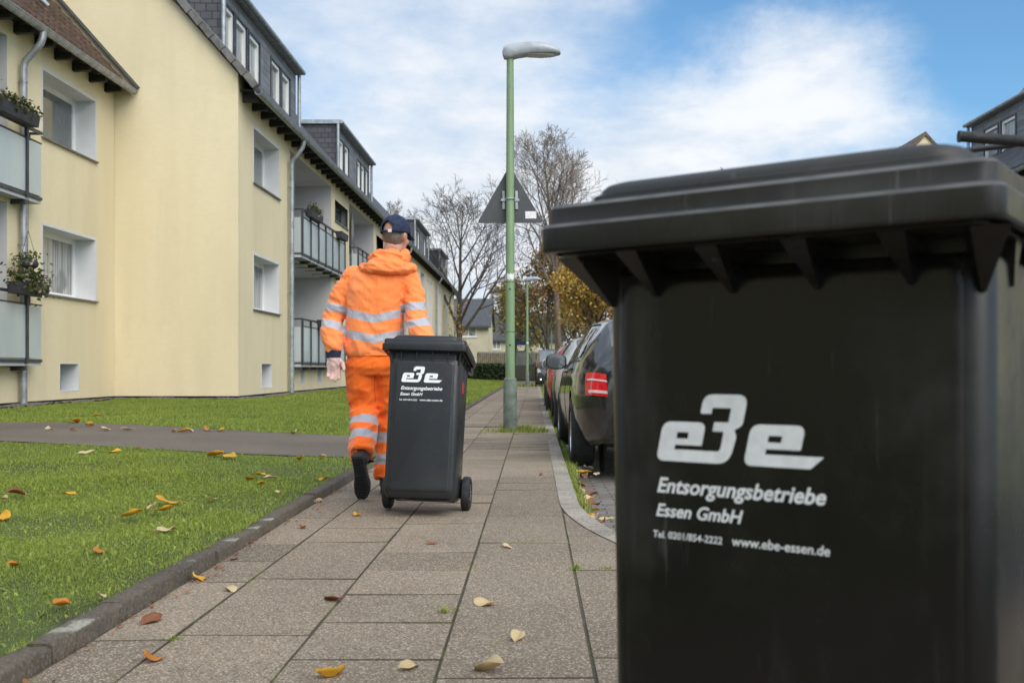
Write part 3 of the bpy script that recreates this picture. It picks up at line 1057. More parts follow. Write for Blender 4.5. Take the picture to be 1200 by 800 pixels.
for y_ in np.arange(6.2, 16, 0.085):
    x_ = 0.30 + NPR.normal(0, 0.012)
    parts.append(flat_blades(tuft_points((x_ , y_), 0.035, int(NPR.integers(6, 40))), LANE_Z, 0.09, 0.007, 0.6, 0.2))
for y_ in np.arange(16, 44, 0.3):
    parts.append(flat_blades(tuft_points((0.30, y_), 0.06, 26), LANE_Z, 0.12, 0.016, 0.6, 0.2))
for y_, n in ((48.0, 160), (47.7, 90)):
    parts.append(flat_blades(tuft_points((-0.3, y_), 0.5, n), 0.0, 0.16, 0.04, 0.6, 0.2))
Vs, Fs, ts, ds, off = [], [], [], [], 0
for P, F, t, d in parts:
    Vs.append(P); Fs.append(F + off); ts.append(t); ds.append(d)
    off += len(P)
g = np_mesh('weeds', np.concatenate(Vs), np.concatenate(Fs), 'grass_blade', {'tint': np.concatenate(ts), 'dry': np.concatenate(ds)})
tag(g, 'rough weeds growing in the pavement joints and along the kerb', 'weeds', kind='stuff')
# ------------------------------------------------------------------ apartment buildings
GZ = 0.20                        # ground at the house walls
def wall_sheet(mb, xf, y0, y1, z0, z1, holes):
    ysl = sorted({y0, y1} | {h[0] for h in holes} | {h[1] for h in holes})
    zsl = sorted({z0, z1} | {h[2] for h in holes} | {h[3] for h in holes})
    ysl = [v for v in ysl if y0 <= v <= y1]
    zsl = [v for v in zsl if z0 <= v <= z1]
    for a, b in zip(ysl, ysl[1:]):
        for c, d in zip(zsl, zsl[1:]):
            m, n = (a + b) / 2, (c + d) / 2
            if any(h[0] < m < h[1] and h[2] < n < h[3] for h in holes):
                continue
            mb.face([(xf, a, c), (xf, b, c), (xf, b, d), (xf, a, d)])
def window(par, xf, y0, y1, z0, z1, depth=0.34, mull=(0.5,), glass='window_glass', frame='upvc_white', reveal=True, tilt=False, sill=True):
    mb = MB()
    t = 0.022
    if reveal:
        xo = xf + 0.006
        mb.cur = 1
        mb.box(xf - depth, xo, y0 - 0.03, y0 + t, z0 - 0.0, z1 + 0.03)
        mb.box(xf - depth, xo, y1 - t, y1 + 0.03, z0 - 0.0, z1 + 0.03)
        mb.box(xf - depth, xo - 0.001, y0 + t, y1 - t, z1 - t, z1 + 0.03)
        mb.box(xf - depth, xf - 0.02, y0 + t, y1 - t, z0 - 0.01, z0 + 0.012)
        mb.cur = 0
    xd = xf - depth
    f = 0.095
    ya, yb, za, zb = y0 + t, y1 - t, z0 + 0.012, z1 - t
    mb.box(xd - 0.07, xd + 0.012, ya, ya + f, za, zb)
    mb.box(xd - 0.07, xd + 0.012, yb - f, yb, za, zb)
    mb.box(xd - 0.07, xd + 0.009, ya + f, yb - f, zb - f, zb)
    mb.box(xd - 0.07, xd + 0.009, ya + f, yb - f, za, za + f)
    edges = [ya + f] + [ya + (yb - ya) * m for m in mull] + [yb - f]
    for m in edges[1:-1]:
        mb.box(xd - 0.07, xd + 0.014, m - 0.065, m + 0.065, za + f, zb - f)
    wob = mb.build('window', [frame, 'white_render'], par)
    pm = MB()
    for i, (a, b) in enumerate(zip(edges, edges[1:])):
        a2, b2 = a + (0.065 if i else 0), b - (0.065 if i < len(edges) - 2 else 0)
        if tilt and i == 0:      # one sash tilted inwards at the top
            pm.face([(xd - 0.02, a2, za + f), (xd - 0.02, b2, za + f), (xd - 0.20, b2, zb - f - 0.03), (xd - 0.20, a2, zb - f - 0.03)])
            pm.face([(xd - 0.24, a2, za + f), (xd - 0.24, b2, za + f), (xd - 0.24, b2, zb - f), (xd - 0.24, a2, zb - f)])
        else:
            pm.face([(xd - 0.02, a2, za + f), (xd - 0.02, b2, za + f), (xd - 0.02, b2, zb - f), (xd - 0.02, a2, zb - f)])
    pm.build('pane', glass, wob)
    if tilt:
        a2, b2 = edges[0], edges[1] - 0.05
        sm = MB()
        for q in (a2, b2 - 0.05):
            sm.rings([[(xd - 0.035, q, za + f), (xd + 0.015, q, za + f), (xd + 0.015, q + 0.05, za + f), (xd - 0.035, q + 0.05, za + f)],
                      [(xd - 0.215, q, zb - f - 0.03), (xd - 0.165, q, zb - f - 0.03), (xd - 0.165, q + 0.05, zb - f - 0.03), (xd - 0.215, q + 0.05, zb - f - 0.03)]])
        sm.build('sash', frame, wob)
    if sill:
        s_ = MB()
        s_.box(xf - 0.03, xf + 0.05, y0 - 0.04, y1 + 0.04, z0 - 0.03, z0 - 0.001)
        s_.build('sill', 'sill_metal', wob)
    return wob
def basement_window(par, xf, y0, y1, z0, z1, depth=0.34):
    mb = MB()
    t = 0.02
    xo = xf + 0.005
    mb.box(xf - depth, xo, y0, y0 + t, z0, z1)
    mb.box(xf - depth, xo, y1 - t, y1, z0, z1)
    mb.box(xf - depth, xo - 0.001, y0 + t, y1 - t, z1 - t, z1)
    mb.box(xf - depth, xo - 0.001, y0 + t, y1 - t, z0, z0 + t)
    wob = mb.build('basement_window', 'white_render', par)
    pm = MB()
    pm.box(xf - depth - 0.02, xf - depth + 0.01, y0 + t, y1 - t, z0 + t, z1 - t)
    pm.build('pane', 'window_glass', wob)
    return wob
def half_gutter(par, x, z, y0, y1, r=0.075):
    mb = MB()
    rs = []
    nseg = 2
    for y in np.linspace(y0, y1, nseg):
        outer = [(x + r * math.cos(a), y, z + r * math.sin(a)) for a in np.linspace(math.pi, 2 * math.pi, 9)]
        inner = [(x + (r - 0.008) * math.cos(a), y, z + (r - 0.008) * math.sin(a)) for a in np.linspace(2 * math.pi, math.pi, 9)]
        rs.append(outer + inner)
    mb.rings(rs)
    mb.tube([(x + r, y0, z + 0.003), (x + r, y1, z + 0.003)], 0.011, 6)
    yy = y0 + 0.4
    while yy < y1:
        mb.box(x - r - 0.004, x + r + 0.013, yy - 0.012, yy + 0.012, z - 0.004, z + 0.006)
        mb.tube([(x + (r + 0.003) * math.cos(a), yy, z + (r + 0.003) * math.sin(a)) for a in np.linspace(math.pi, 2 * math.pi, 9)], 0.006, 5)
        yy += 0.75
    return mb.build('gutter', 'zinc', par, smooth=40)
def downpipe(par, pts, r=0.055, clips=()):
    mb = MB()
    mb.tube(pts, r, 14)
    for c in clips:
        mb.tube([(c[0], c[1], c[2] - 0.015), (c[0], c[1], c[2] + 0.015)], r + 0.010, 14)
        mb.box(c[0] - 0.16, c[0] - r, c[1] - 0.01, c[1] + 0.01, c[2] - 0.008, c[2] + 0.008)
    return mb.build('downpipe', 'zinc', par, smooth=50)
def swan(xg, zg, xw, zw, y, zend):
    """pipe from a gutter back to the wall and down"""
    return [(xg, y, zg), (xg, y, zg - 0.10), (xg - 0.03, y, zg - 0.20), (xg - (xg - xw) * 0.5, y, zg - 0.36), (xw + 0.03, y, zg - 0.50), (xw, y, zg - 0.60), (xw, y, zw), (xw, y, zend)]
def dormer(par, xf, y0, y1, z0, z1, wins, zw0, zw1, back):
    mb = MB()
    mb.cur = 0                                             # front cladding with openings
    wall_sheet(mb, xf, y0, y1, z0, z1, [(a, b, zw0, zw1) for a, b in wins])
    mb.cur = 1
    mb.face([(xf, y0, z0), (xf, y0, z1), (back, y0, z1), (back, y0, z0)])
    mb.face([(xf, y1, z0), (xf, y1, z1), (back, y1, z1), (back, y1, z0)])
    d = mb.build('dormer', ['slate_clad', 'slate_shingle'], par, fix=False)
    rf = MB()
    rf.box(back, xf + 0.16, y0 - 0.10, y1 + 0.10, z1 + 0.002, z1 + 0.13)
    rf.tube([(xf + 0.20, y0 - 0.10, z1 + 0.06), (xf + 0.20, y1 + 0.10, z1 + 0.06)], 0.06, 10)
    rf.build('dormer_roof', 'zinc', d)
    for a, b in wins:
        fr = MB()
        fr.cur = 1
        for q in ((a - 0.035, a + 0.02), (b - 0.02, b + 0.035)):
            fr.box(xf - 0.02, xf + 0.025, q[0], q[1], zw0 - 0.03, zw1 + 0.03)
        fr.box(xf - 0.02, xf + 0.024, a + 0.02, b - 0.02, zw0 - 0.04, zw0 + 0.01)
        fr.box(xf - 0.02, xf + 0.024, a + 0.02, b - 0.02, zw1 - 0.01, zw1 + 0.03)
        fr.cur = 0
        fr.box(xf - 0.14, xf - 0.02, a, a + 0.09, zw0, zw1)
        fr.box(xf - 0.14, xf - 0.02, b - 0.09, b, zw0, zw1)
        fr.box(xf - 0.14, xf - 0.021, a + 0.09, b - 0.09, zw0, zw0 + 0.1)
        fr.box(xf - 0.14, xf - 0.021, a + 0.09, b - 0.09, zw1 - 0.1, zw1)
        fr.cur = 2
        fr.face([(xf - 0.09, a + 0.09, zw0 + 0.1), (xf - 0.09, b - 0.09, zw0 + 0.1), (xf - 0.09, b - 0.09, zw1 - 0.1), (xf - 0.09, a + 0.09, zw1 - 0.1)])
        fr.build('dormer_window', ['upvc_white', 'dark_metal', 'blind_glass'], d)
    return d
def balcony(par, xf, xo, y0, y1, zb, step=0.95, rail=1.02, tail=0.0):
    """frosted glass parapet on a slab, carried by flat steel posts"""
    mb = MB()
    mb.box(xf - 1.5, xo - 0.01, y0, y1, zb - 0.16, zb - 0.04)
    b = mb.build('balcony', 'grey_render', par)
    st = MB()
    st.box(xo - 0.02, xo + 0.015, y0 - 0.01, y1 + 0.01, zb - 0.10, zb - 0.05)
    st.box(xo - 0.025, xo + 0.025, y0 - 0.012, y1 + 0.012, zb + rail, zb + rail + 0.045)
    ye = y1 - tail
    ys_ = [y0 + 0.02 + (ye - y0 - 0.04) * i / max(1, round((ye - y0) / step)) for i in range(max(1, round((ye - y0) / step)) + 1)]
    for y in ys_:
        st.box(xo - 0.015, xo + 0.035, y - 0.03, y + 0.03, zb - 0.12, zb + rail)
    for y in ys_[::1]:
        st.box(xf - 0.3, xo, y - 0.03, y + 0.03, zb - 0.24, zb - 0.165)
    for y in (y0, y1):
        st.box(xf, xo, y - 0.015, y + 0.015, zb + rail + 0.001, zb + rail + 0.044)
        st.box(xf, xo, y - 0.012, y + 0.012, zb - 0.09, zb - 0.05)
        st.box(xf + 0.02, xf + 0.06, y - 0.018, y + 0.018, zb - 0.05, zb + rail)
    st.box(xo - 0.012, xo + 0.012, y0, y1, zb + rail - 0.165, zb + rail - 0.14)
    st.build('railing', 'dark_metal', b)
    for a, c in list(zip(ys_, ys_[1:])) + ([(ye - 0.02, y1 + 0.02)] if tail else []):
        g = MB()
        g.box(xo - 0.008, xo + 0.004, a + 0.032, c - 0.032, zb - 0.03, zb + rail - 0.18)
        g.build('glass_panel', 'frosted_glass', b)
    for y in (y0, y1):
        g = MB()
        g.box(xf + 0.065, xo - 0.03, y - 0.005, y + 0.005, zb - 0.03, zb + rail - 0.18)
        g.build('glass_panel', 'frosted_glass', b)
    return b
def loggia_shell(mb, xf, y0, y1, z0, z1, deep=1.45):
    x = xf - deep
    mb.face([(x, y0, z0), (x, y1, z0), (x, y1, z1), (x, y0, z1)])
    mb.face([(xf, y0, z0), (x, y0, z0), (x, y0, z1), (xf, y0, z1)])
    mb.face([(xf, y1, z0), (x, y1, z0), (x, y1, z1), (xf, y1, z1)])
    mb.face([(xf, y0, z1), (xf, y1, z1), (x, y1, z1), (x, y0, z1)])
    mb.face([(xf, y0, z0), (xf, y1, z0), (x, y1, z0), (x, y0, z0)])
SL = math.tan(R(48.5))
def roof_slab(par, xe, ze, y0, y1, run, mat, thick=0.14, name='roof', verge=None):
    mb = MB()
    ze2 = ze + SL * run
    pts = [(xe, ze), (xe - run, ze2), (xe - 2 * run, ze), (xe - 2 * run, ze - thick), (xe - run, ze2 - thick * 1.3), (xe, ze - thick)]
    mb.poly_y(pts, y0, y1)
    return mb.build(name, mat, par)
def eave_timbers(par, xf, xg, zg, y0, y1):
    mb = MB()
    y = y0 + 0.25
    while y < y1:
        mb.rings([[(xf - 0.05, y - 0.05, zg + 0.05), (xf - 0.05, y + 0.05, zg + 0.05), (xf - 0.05, y + 0.05, zg - 0.13), (xf - 0.05, y - 0.05, zg - 0.13)],
                  [(xg - 0.10, y - 0.05, zg - 0.01), (xg - 0.10, y + 0.05, zg - 0.01), (xg - 0.10, y + 0.05, zg - 0.12), (xg - 0.10, y - 0.05, zg - 0.12)]])
        y += 0.72
    mb.box(xf - 0.02, xg - 0.06, y0, y1, zg + 0.055, zg + 0.075)
    return mb.build('rafter_ends', 'dark_timber', par)

# --- the near, recessed building -----------------------------------------------------------
XA, YA1, YA0 = -8.65, 21.09, 6.0
A = empty('apartment_building', (XA, 14, GZ), 'pale yellow apartment house set back on the lawn, brown tiled roof and grey gutter', 'apartment house')
wa = MB()
LZ = ((1.05, 3.55), (3.80, 6.28))
winA = [(18.0, 20.2, 2.15, 3.37), (18.0, 20.2, 4.90, 6.10)]
holes = winA + [(18.66, 19.45, 0.40, 0.93)] + [(12.6, 16.8, a, b) for a, b in LZ] + [(8.0, 10.0, 2.15, 3.37), (8.0, 10.0, 4.90, 6.10)]
wall_sheet(wa, XA, YA0, YA1, GZ + 0.06, 6.92, holes)
wa.face([(XA, YA0, GZ), (XA - 9, YA0, GZ), (XA - 9, YA0, 6.6), (XA - 4.5, YA0, 6.6 + 4.5 * SL), (XA, YA0, 6.6)])
wa.build('wall', 'stucco_yellow', A, fix=False)
pl = MB()
pl.box(XA - 0.2, XA - 0.012, YA0, YA1, -0.2, GZ + 0.075)
pl.build('plinth', 'black_gap', A)
for a, b in LZ:
    lg = MB()
    loggia_shell(lg, XA, 12.6, 16.8, a, b)
    lg.build('loggia', 'grey_render', A, fix=False)
for i, (a, b, c, d) in enumerate(winA):
    window(A, XA, a, b, c, d, 0.40, (0.30,), 'window_glass' if i else 'blind_glass', tilt=bool(i))
for z in (2.15, 4.90):
    window(A, XA, 8.0, 10.0, z, z + 1.22, 0.40, (0.3,))
basement_window(A, XA, 18.66, 19.45, 0.40, 0.93)
XGA, ZG = XA + 0.42, 6.52
half_gutter(A, XGA, ZG, YA0, YA1 - 0.02)
eave_timbers(A, XA, XGA, ZG, YA0, YA1 - 0.05)
downpipe(A, swan(XGA, ZG - 0.05, XA + 0.10, 5.0, 17.15, GZ - 0.1), 0.058, [(XA + 0.10, 17.15, 5.62), (XA + 0.10, 17.15, 2.9), (XA + 0.10, 17.15, 0.75)])
# corrugated pantiles with stepped courses on the street slope, plain slope behind
run = 4.92
xs_n = np.arange(YA0 - 0.1, YA1 - 0.015, 0.0275)
rows, zrow = [], 24
V, F = [], []
for r_ in range(zrow):
    for e_ in (0, 1):
        t = (r_ + e_ * 0.999) / zrow
        lift = 0.030 * (1 - e_)
        x = XGA - 0.05 - run * t
        z = ZG + 0.02 + SL * run * t
        w_ = 0.022 * np.cos(xs_n * 2 * np.pi / 0.22)
        nx_, nz_ = SL / math.hypot(1, SL), 1 / math.hypot(1, SL)
        V.append(np.stack([x + nx_ * (w_ + lift), xs_n, z + nz_ * (w_ + lift)], 1))
n_ = len(xs_n)
V = np.concatenate(V)
i = np.arange(n_ - 1)[None, :] + n_ * np.arange(zrow * 2 - 1)[:, None]
F = np.stack([i, i + 1, i + n_ + 1, i + n_], -1).reshape(-1, 4)
V = V - np.array(ORG[A.name])
ob = np_mesh('roof', V, F, 'tile_brown')
ob.parent = A
mb = MB()
mb.face([(XGA - 0.05 - run, YA0, ZG + SL * run), (XGA - 0.05 - run, YA1, ZG + SL * run), (XGA - 2 * run, YA1, ZG), (XGA - 2 * run, YA0, ZG)])
mb.face([(XGA - 0.03, YA0, ZG - 0.02), (XGA - 0.03, YA1 - 0.02, ZG - 0.02), (XGA - 0.05 - run, YA1 - 0.02, ZG + SL * run - 0.06), (XGA - 0.05 - run, YA0, ZG + SL * run - 0.06)])
mb.build('roof_underside', 'dark_timber', A, fix=False)
mb = MB()      # dark flashing where the roof meets the gable wall
nx_, nz_ = SL / math.hypot(1, SL), 1 / math.hypot(1, SL)
p0 = Vector((XGA + 0.05, 0, ZG + 0.03)); p1 = Vector((XGA - run, 0, ZG + 0.03 + SL * (run + 0.05)))
for q0, q1 in ((YA1 - 0.10, YA1 - 0.004),):
    mb.rings([[(p.x + nx_ * a, y, p.z + nz_ * a) for y, a in ((q0, 0.02), (q1, 0.02), (q1, 0.085), (q0, 0.05))] for p in (p0, p1)])
mb.build('flashing', 'dark_metal', A)
for a, b in LZ:
    balcony(A, XA, XA + 0.25, 12.3, 17.45, a - 0.02, 2.3, tail=0.50)
dormer(A, XA - 0.55, 15.2, 18.5, 6.9, 9.0, [(15.6, 16.4), (16.9, 18.1)], 7.55, 8.75, XA - 3.0)
downpipe(A, [(XA - 0.48, 18.62, 9.0), (XA - 0.48, 18.62, 7.75), (XA - 0.40, 18.66, 7.62), (XA - 0.25, 18.75, 7.45)], 0.05)

# --- the long projecting building -----------------------------------------------------------
XB, YB0, YB1 = -6.1, 21.1, 49.0
def long_house(name, label, y0, y1, bays, roofmat, dorm, gable_near=True, detail=True, n_dw=None):
    B = empty(name, (XB, (y0 + y1) / 2, GZ), label, 'apartment house')
    wb = MB()
    holes, win = [], []
    for b in bays:
        k = b[0]
        if k == 'w':
            for z in (2.12, 4.87):
                win.append((b[1], b[2], z, z + 1.20))
                holes.append(win[-1])
        elif k == 'l':
            holes += [(b[1], b[2], a, c) for a, c in LZ]
        elif k == 's':
            for z in (2.68, 5.36):
                holes.append((b[1], b[2], z, z + 0.64))
        elif k == 'b':
            holes.append((b[1], b[2], 0.38, 0.95))
        elif k == 'n':
            holes.append((b[1], b[2], 0.42, 0.92))
        elif k == 't':
            holes.append((b[1], b[2], 2.2, 5.9))
    wall_sheet(wb, XB, y0, y1, GZ + 0.06, 6.90, holes)
    for y in ((y0, y1)):
        wb.face([(XB, y, GZ + 0.06), (XB - 9, y, GZ + 0.06), (XB - 9, y, 6.90), (XB - 4.5, y, 6.90 + 4.5 * SL), (XB, y, 6.90)])
    wb.face([(XB - 9, y0, GZ), (XB - 9, y1, GZ), (XB - 9, y1, 6.75), (XB - 9, y0, 6.75)])
    wb.build('wall', 'stucco_yellow', B, fix=False)
    pl = MB()
    pl.box(XB - 8.9, XB - 0.012, y0 + 0.012, y1 - 0.012, -0.2, GZ + 0.075)
    pl.build('plinth', 'black_gap', B)
    for b in bays:
        if b[0] == 'l':
            for a, c in LZ:
                lg = MB()
                loggia_shell(lg, XB, b[1], b[2], a, c)
                lg.build('loggia', 'grey_render', B, fix=False)
    for b in bays:
        if b[0] == 'w':
            for i, z in enumerate((2.12, 4.87)):
                window(B, XB, b[1], b[2], z, z + 1.20, 0.36, (0.42,), ('blind_glass', 'window_glass')[(i + int(b[1])) % 2])
        elif b[0] == 's':
            for z in (2.68, 5.36):
                window(B, XB, b[1], b[2], z, z + 0.64, 0.22, (0.5,), 'window_glass', 'dark_metal', reveal=False)
        elif b[0] == 'b':
            basement_window(B, XB, b[1], b[2], 0.38, 0.95)
        elif b[0] == 'n':
            basement_window(B, XB, b[1], b[2], 0.42, 0.92, 0.16)
        elif b[0] == 't':
            window(B, XB, b[1], b[2], 2.2, 5.9, 0.12, (0.5,), 'blind_glass', sill=False)
        elif b[0] == 'l':
            for a, c in LZ:
                balcony(B, XB, XB + 0.27, b[1] + 0.1, b[2] + b[3], a - 0.02)
                # glazed door at the back of the loggia
                window(B, XB - 1.44, b[1] + 1.0, b[1] + 3.2, a + 0.02, c - 0.25, 0.06, (0.5,), 'window_glass', reveal=False, sill=False)
        elif b[0] == 'd':
            p = swan(XB + 0.40, ZG - 0.05, XB + 0.11, 5.0, b[1], GZ - 0.1)
            downpipe(B, p, 0.058, [(XB + 0.11, b[1], 5.3), (XB + 0.11, b[1], 2.7), (XB + 0.11, b[1], 0.8)])
    half_gutter(B, XB + 0.42, ZG, y0 - 0.05, y1)
    eave_timbers(B, XB, XB + 0.42, ZG, y0 + 0.1, y1 - 0.05)
    roof_slab(B, XB + 0.36, ZG + 0.14, y0 - 0.12, y1 + 0.1, 4.86, roofmat)
    if gable_near:
        vb = MB()               # verge stones stepping down the gable edge
        L = math.hypot(1, SL)
        d = Vector((-1 / L, 0, SL / L)); nn = Vector((SL / L, 0, 1 / L))
        s = 0.0
        while s < 7.2:
            M = Matrix.Translation(Vector((XB + 0.40, y0 - 0.10, ZG + 0.06)) + d * (s + 0.17) + nn * 0.02) @ Matrix((( d.x, 0, nn.x), (0, 1, 0), (d.z, 0, nn.z))).to_4x4() @ Matrix.Rotation(R(-3.5), 4, 'Y')
            vb.xbox(M, 0.165, 0.085, 0.075)
            s += 0.34
        vb.build('verge', 'tile_grey', B, bevel=0.012)
    for (a, b, ws) in dorm:
        dormer(B, XB - 0.5, a, b, 6.75, 8.96, ws, 7.45, 8.62, XB - 3.2)
        for yy in (a - 0.06, b + 0.06):
            downpipe(B, [(XB - 0.42, yy, 8.95), (XB - 0.42, yy, 7.35)], 0.05)
    return B
B1 = long_house('apartment_building', 'long pale yellow apartment house with plain gable, slate dormers and recessed balconies', YB0, YB1,
    [('w', 22.25, 24.5), ('b', 22.9, 23.8), ('d', 25.3), ('l', 25.6, 30.75, 0.75), ('n', 26.75, 27.2), ('n', 28.85, 29.4), ('s', 31.35, 33.5), ('l', 33.75, 38.9, 0.2), ('s', 39.6, 41.4),
     ('w', 43.2, 45.4), ('d', 47.5)],
    'roof_dark', [(21.55, 28.35, [(21.85, 22.5), (22.6, 23.5), (23.65, 24.6), (25.65, 26.6), (26.72, 27.65)]), (34.1, 41.0, [(34.6, 35.4), (35.55, 36.4), (38.1, 38.9), (39.0, 39.8), (39.95, 40.6)])])
B2 = long_house('apartment_building', 'farthest pale yellow apartment house of the row with narrow upright windows and blue grey roof', 49.3, 78.0,
    [('w', 51, 53), ('w', 55.0, 57), ('t', 58.4, 59.1), ('t', 59.5, 60.2), ('t', 60.6, 61.3), ('d', 63.0), ('t', 64.4, 65.1), ('t', 65.5, 66.2), ('t', 66.6, 67.3), ('t', 70.0, 71.2), ('w', 73.2, 75.2), ('d', 77.4)],
    'roof_dark', [(56.0, 63.0, [(56.5, 57.5), (57.8, 58.8), (61.2, 62.2)]), (70.5, 76.5, [(71, 72), (74.6, 75.6)])], gable_near=False)
# the same kind of house across the road, turned to face it
C1 = long_house('apartment_building', 'yellow apartment house across the road behind the large bin, its slate dormer just showing', 21.1, 45.0,
    [('w', 22.25, 24.5), ('b', 22.9, 23.8), ('l', 25.6, 30.75, 0.2), ('s', 31.35, 33.5), ('w', 36.2, 38.4), ('w', 41, 43.2)], 'roof_dark', [(23.0, 29.2, [(24.0, 25.0), (25.2, 26.2), (27.1, 27.9)]), (36.0, 42.0, [(37, 38), (39, 40)])])
C1.rotation_euler.z = math.pi
C1.location = (14.25, 24.5, GZ)
C2 = long_house('apartment_building', 'yellow gabled house farther along across the road, only its roof tip in sight', 55, 74,
    [('w', 57, 59), ('w', 62, 64), ('w', 68, 70)], 'tile_brown', [])
C2.rotation_euler.z = math.pi
C2.location = (14.2, 58.5, GZ)
C3 = copy_tree(B2)
C3['label'] = 'pale yellow apartment house farther back along the same side of the street'
C3.location = (-8.6, -16.0, GZ)
# ------------------------------------------------------------------ flower boxes on the near balconies
def plant_heap(mb, c, ext, n, size, seed, droop=0.0):
    rg = random.Random(seed)
    for _ in range(n):
        u, v, w_ = (rg.gauss(0, 0.42) for _ in range(3))
        p = Vector((c[0] + u * ext[0], c[1] + v * ext[1], c[2] + w_ * ext[2] - droop * max(0, u) * ext[2]))
        a = Euler((rg.uniform(-1.2, 1.2), rg.uniform(-1.2, 1.2), rg.uniform(0, 6.28))).to_matrix()
        s = size * rg.uniform(0.6, 1.3)
        mb.face([p + a @ Vector(q) * s for q in ((-0.5, 0, 0), (0, -0.32, 0.06), (0.5, 0, 0), (0, 0.32, 0.06))])
def flower_box(loc, length, label, seed, group, n=520, hang=0.16, blooms=60, up=0.16, ext=(0.15,)):
    e = empty('flower_box', loc, label, 'flower box', group)
    x, y, z = loc
    mb = MB()
    mb.rings([[(x - 0.08, y - length / 2, z), (x + 0.08, y - length / 2, z), (x + 0.08, y + length / 2, z), (x - 0.08, y + length / 2, z)],
              [(x - 0.10, y - length / 2 - 0.02, z + 0.19), (x + 0.10, y - length / 2 - 0.02, z + 0.19), (x + 0.10, y + length / 2 + 0.02, z + 0.19), (x - 0.10, y + length / 2 + 0.02, z + 0.19)]])
    mb.build('planter', 'planter_dark', e)
    if n:
        fl = MB()
        plant_heap(fl, (x + 0.02, y, z + 0.19 + up * 0.4), (ext[0], length * 0.62, up), n, 0.075, seed, hang)
        fl.attrs['tint'] = [random.Random(seed + i // 4).random() for i in range(len(fl.v))]
        fo = fl.build('plants', 'flower_leaf', e, fix=False)
        bl = MB()
        plant_heap(bl, (x + 0.06, y, z + 0.22 + up * 0.4), (ext[0] * 1.1, length * 0.62, up * 1.1), blooms, 0.055, seed + 1, hang)
        bl.attrs['tint'] = [random.Random(seed + 5 + i // 4).random() for i in range(len(bl.v))]
        bl.build('blossoms', 'flower_petal', fo, fix=False)
    return e
G = 'flower boxes on the balcony railings'
flower_box((XA + 0.38, 16.35, 4.80), 1.15, 'flower box with pink and white blooms on the upper balcony beside the tilted window', 1, G, up=0.14)
flower_box((XA + 0.38, 16.75, 2.02), 1.0, 'bushy trailing flower box on the lower balcony near the drainpipe', 2, G, 800, 0.8, 80, 0.26, (0.20,))
flower_box((XB + 0.33, 26.9, 4.72), 1.3, 'flower box with yellow green plants on the upper balcony behind the worker', 3, G, 260, 0.1, 20, 0.16)
flower_box((XB + 0.38, 30.5, 4.66), 1.0, 'empty dark planter at the far end of the upper balcony behind the worker', 4, G, 0)
flower_box((XB + 0.38, 28.0, 1.94), 1.2, 'dark planter without plants on the lower balcony behind the worker', 5, G, 0)
e = empty('hanging_basket', (XA + 0.3, 16.9, 2.50), 'small hanging basket of plants above the bushy lower balcony box', 'hanging basket')
mb = MB()
mb.ell((XA + 0.3, 16.9, 2.55), (0.16, 0.16, 0.10), None, 12, 8)
mb.build('bowl', 'planter_dark', e, smooth=60)
mb = MB()
for a in (0, 2.1, 4.2):
    mb.tube([(XA + 0.3 + 0.15 * math.cos(a), 16.9 + 0.15 * math.sin(a), 2.58), (XA + 0.3, 16.9, 3.1)], 0.004, 5)
mb.tube([(XA + 0.3, 16.9, 3.1), (XA + 0.3, 16.9, 3.72)], 0.004, 5)
mb.build('wire', 'dark_metal', e)
mb = MB()
plant_heap(mb, (XA + 0.3, 16.9, 2.66), (0.24, 0.24, 0.10), 160, 0.06, 9)
mb.attrs['tint'] = [random.Random(i // 4).random() for i in range(len(mb.v))]
mb.build('plants', 'flower_leaf', e, fix=False)
# folded parasol on the second balcony of the long house
e = empty('parasol', (XB - 0.3, 34.8, 3.7), 'folded grey parasol tied up on the balcony beyond the worker', 'parasol')
mb = MB()
mb.tube([(XB - 0.1, 34.8, 3.7), (XB - 0.1, 34.8, 6.1)], 0.02, 8)
mb.build('pole', 'dark_metal', e)
mb = MB()
mb.tube([(XB - 0.1, 34.8, 6.1), (XB - 0.1, 34.8, 5.6), (XB - 0.1, 34.8, 5.05), (XB - 0.1, 34.8, 4.9), (XB - 0.1, 34.8, 4.7)], [0.03, 0.08, 0.12, 0.08, 0.13], 10)
mb.build('cover', 'sill_metal', e, smooth=60)

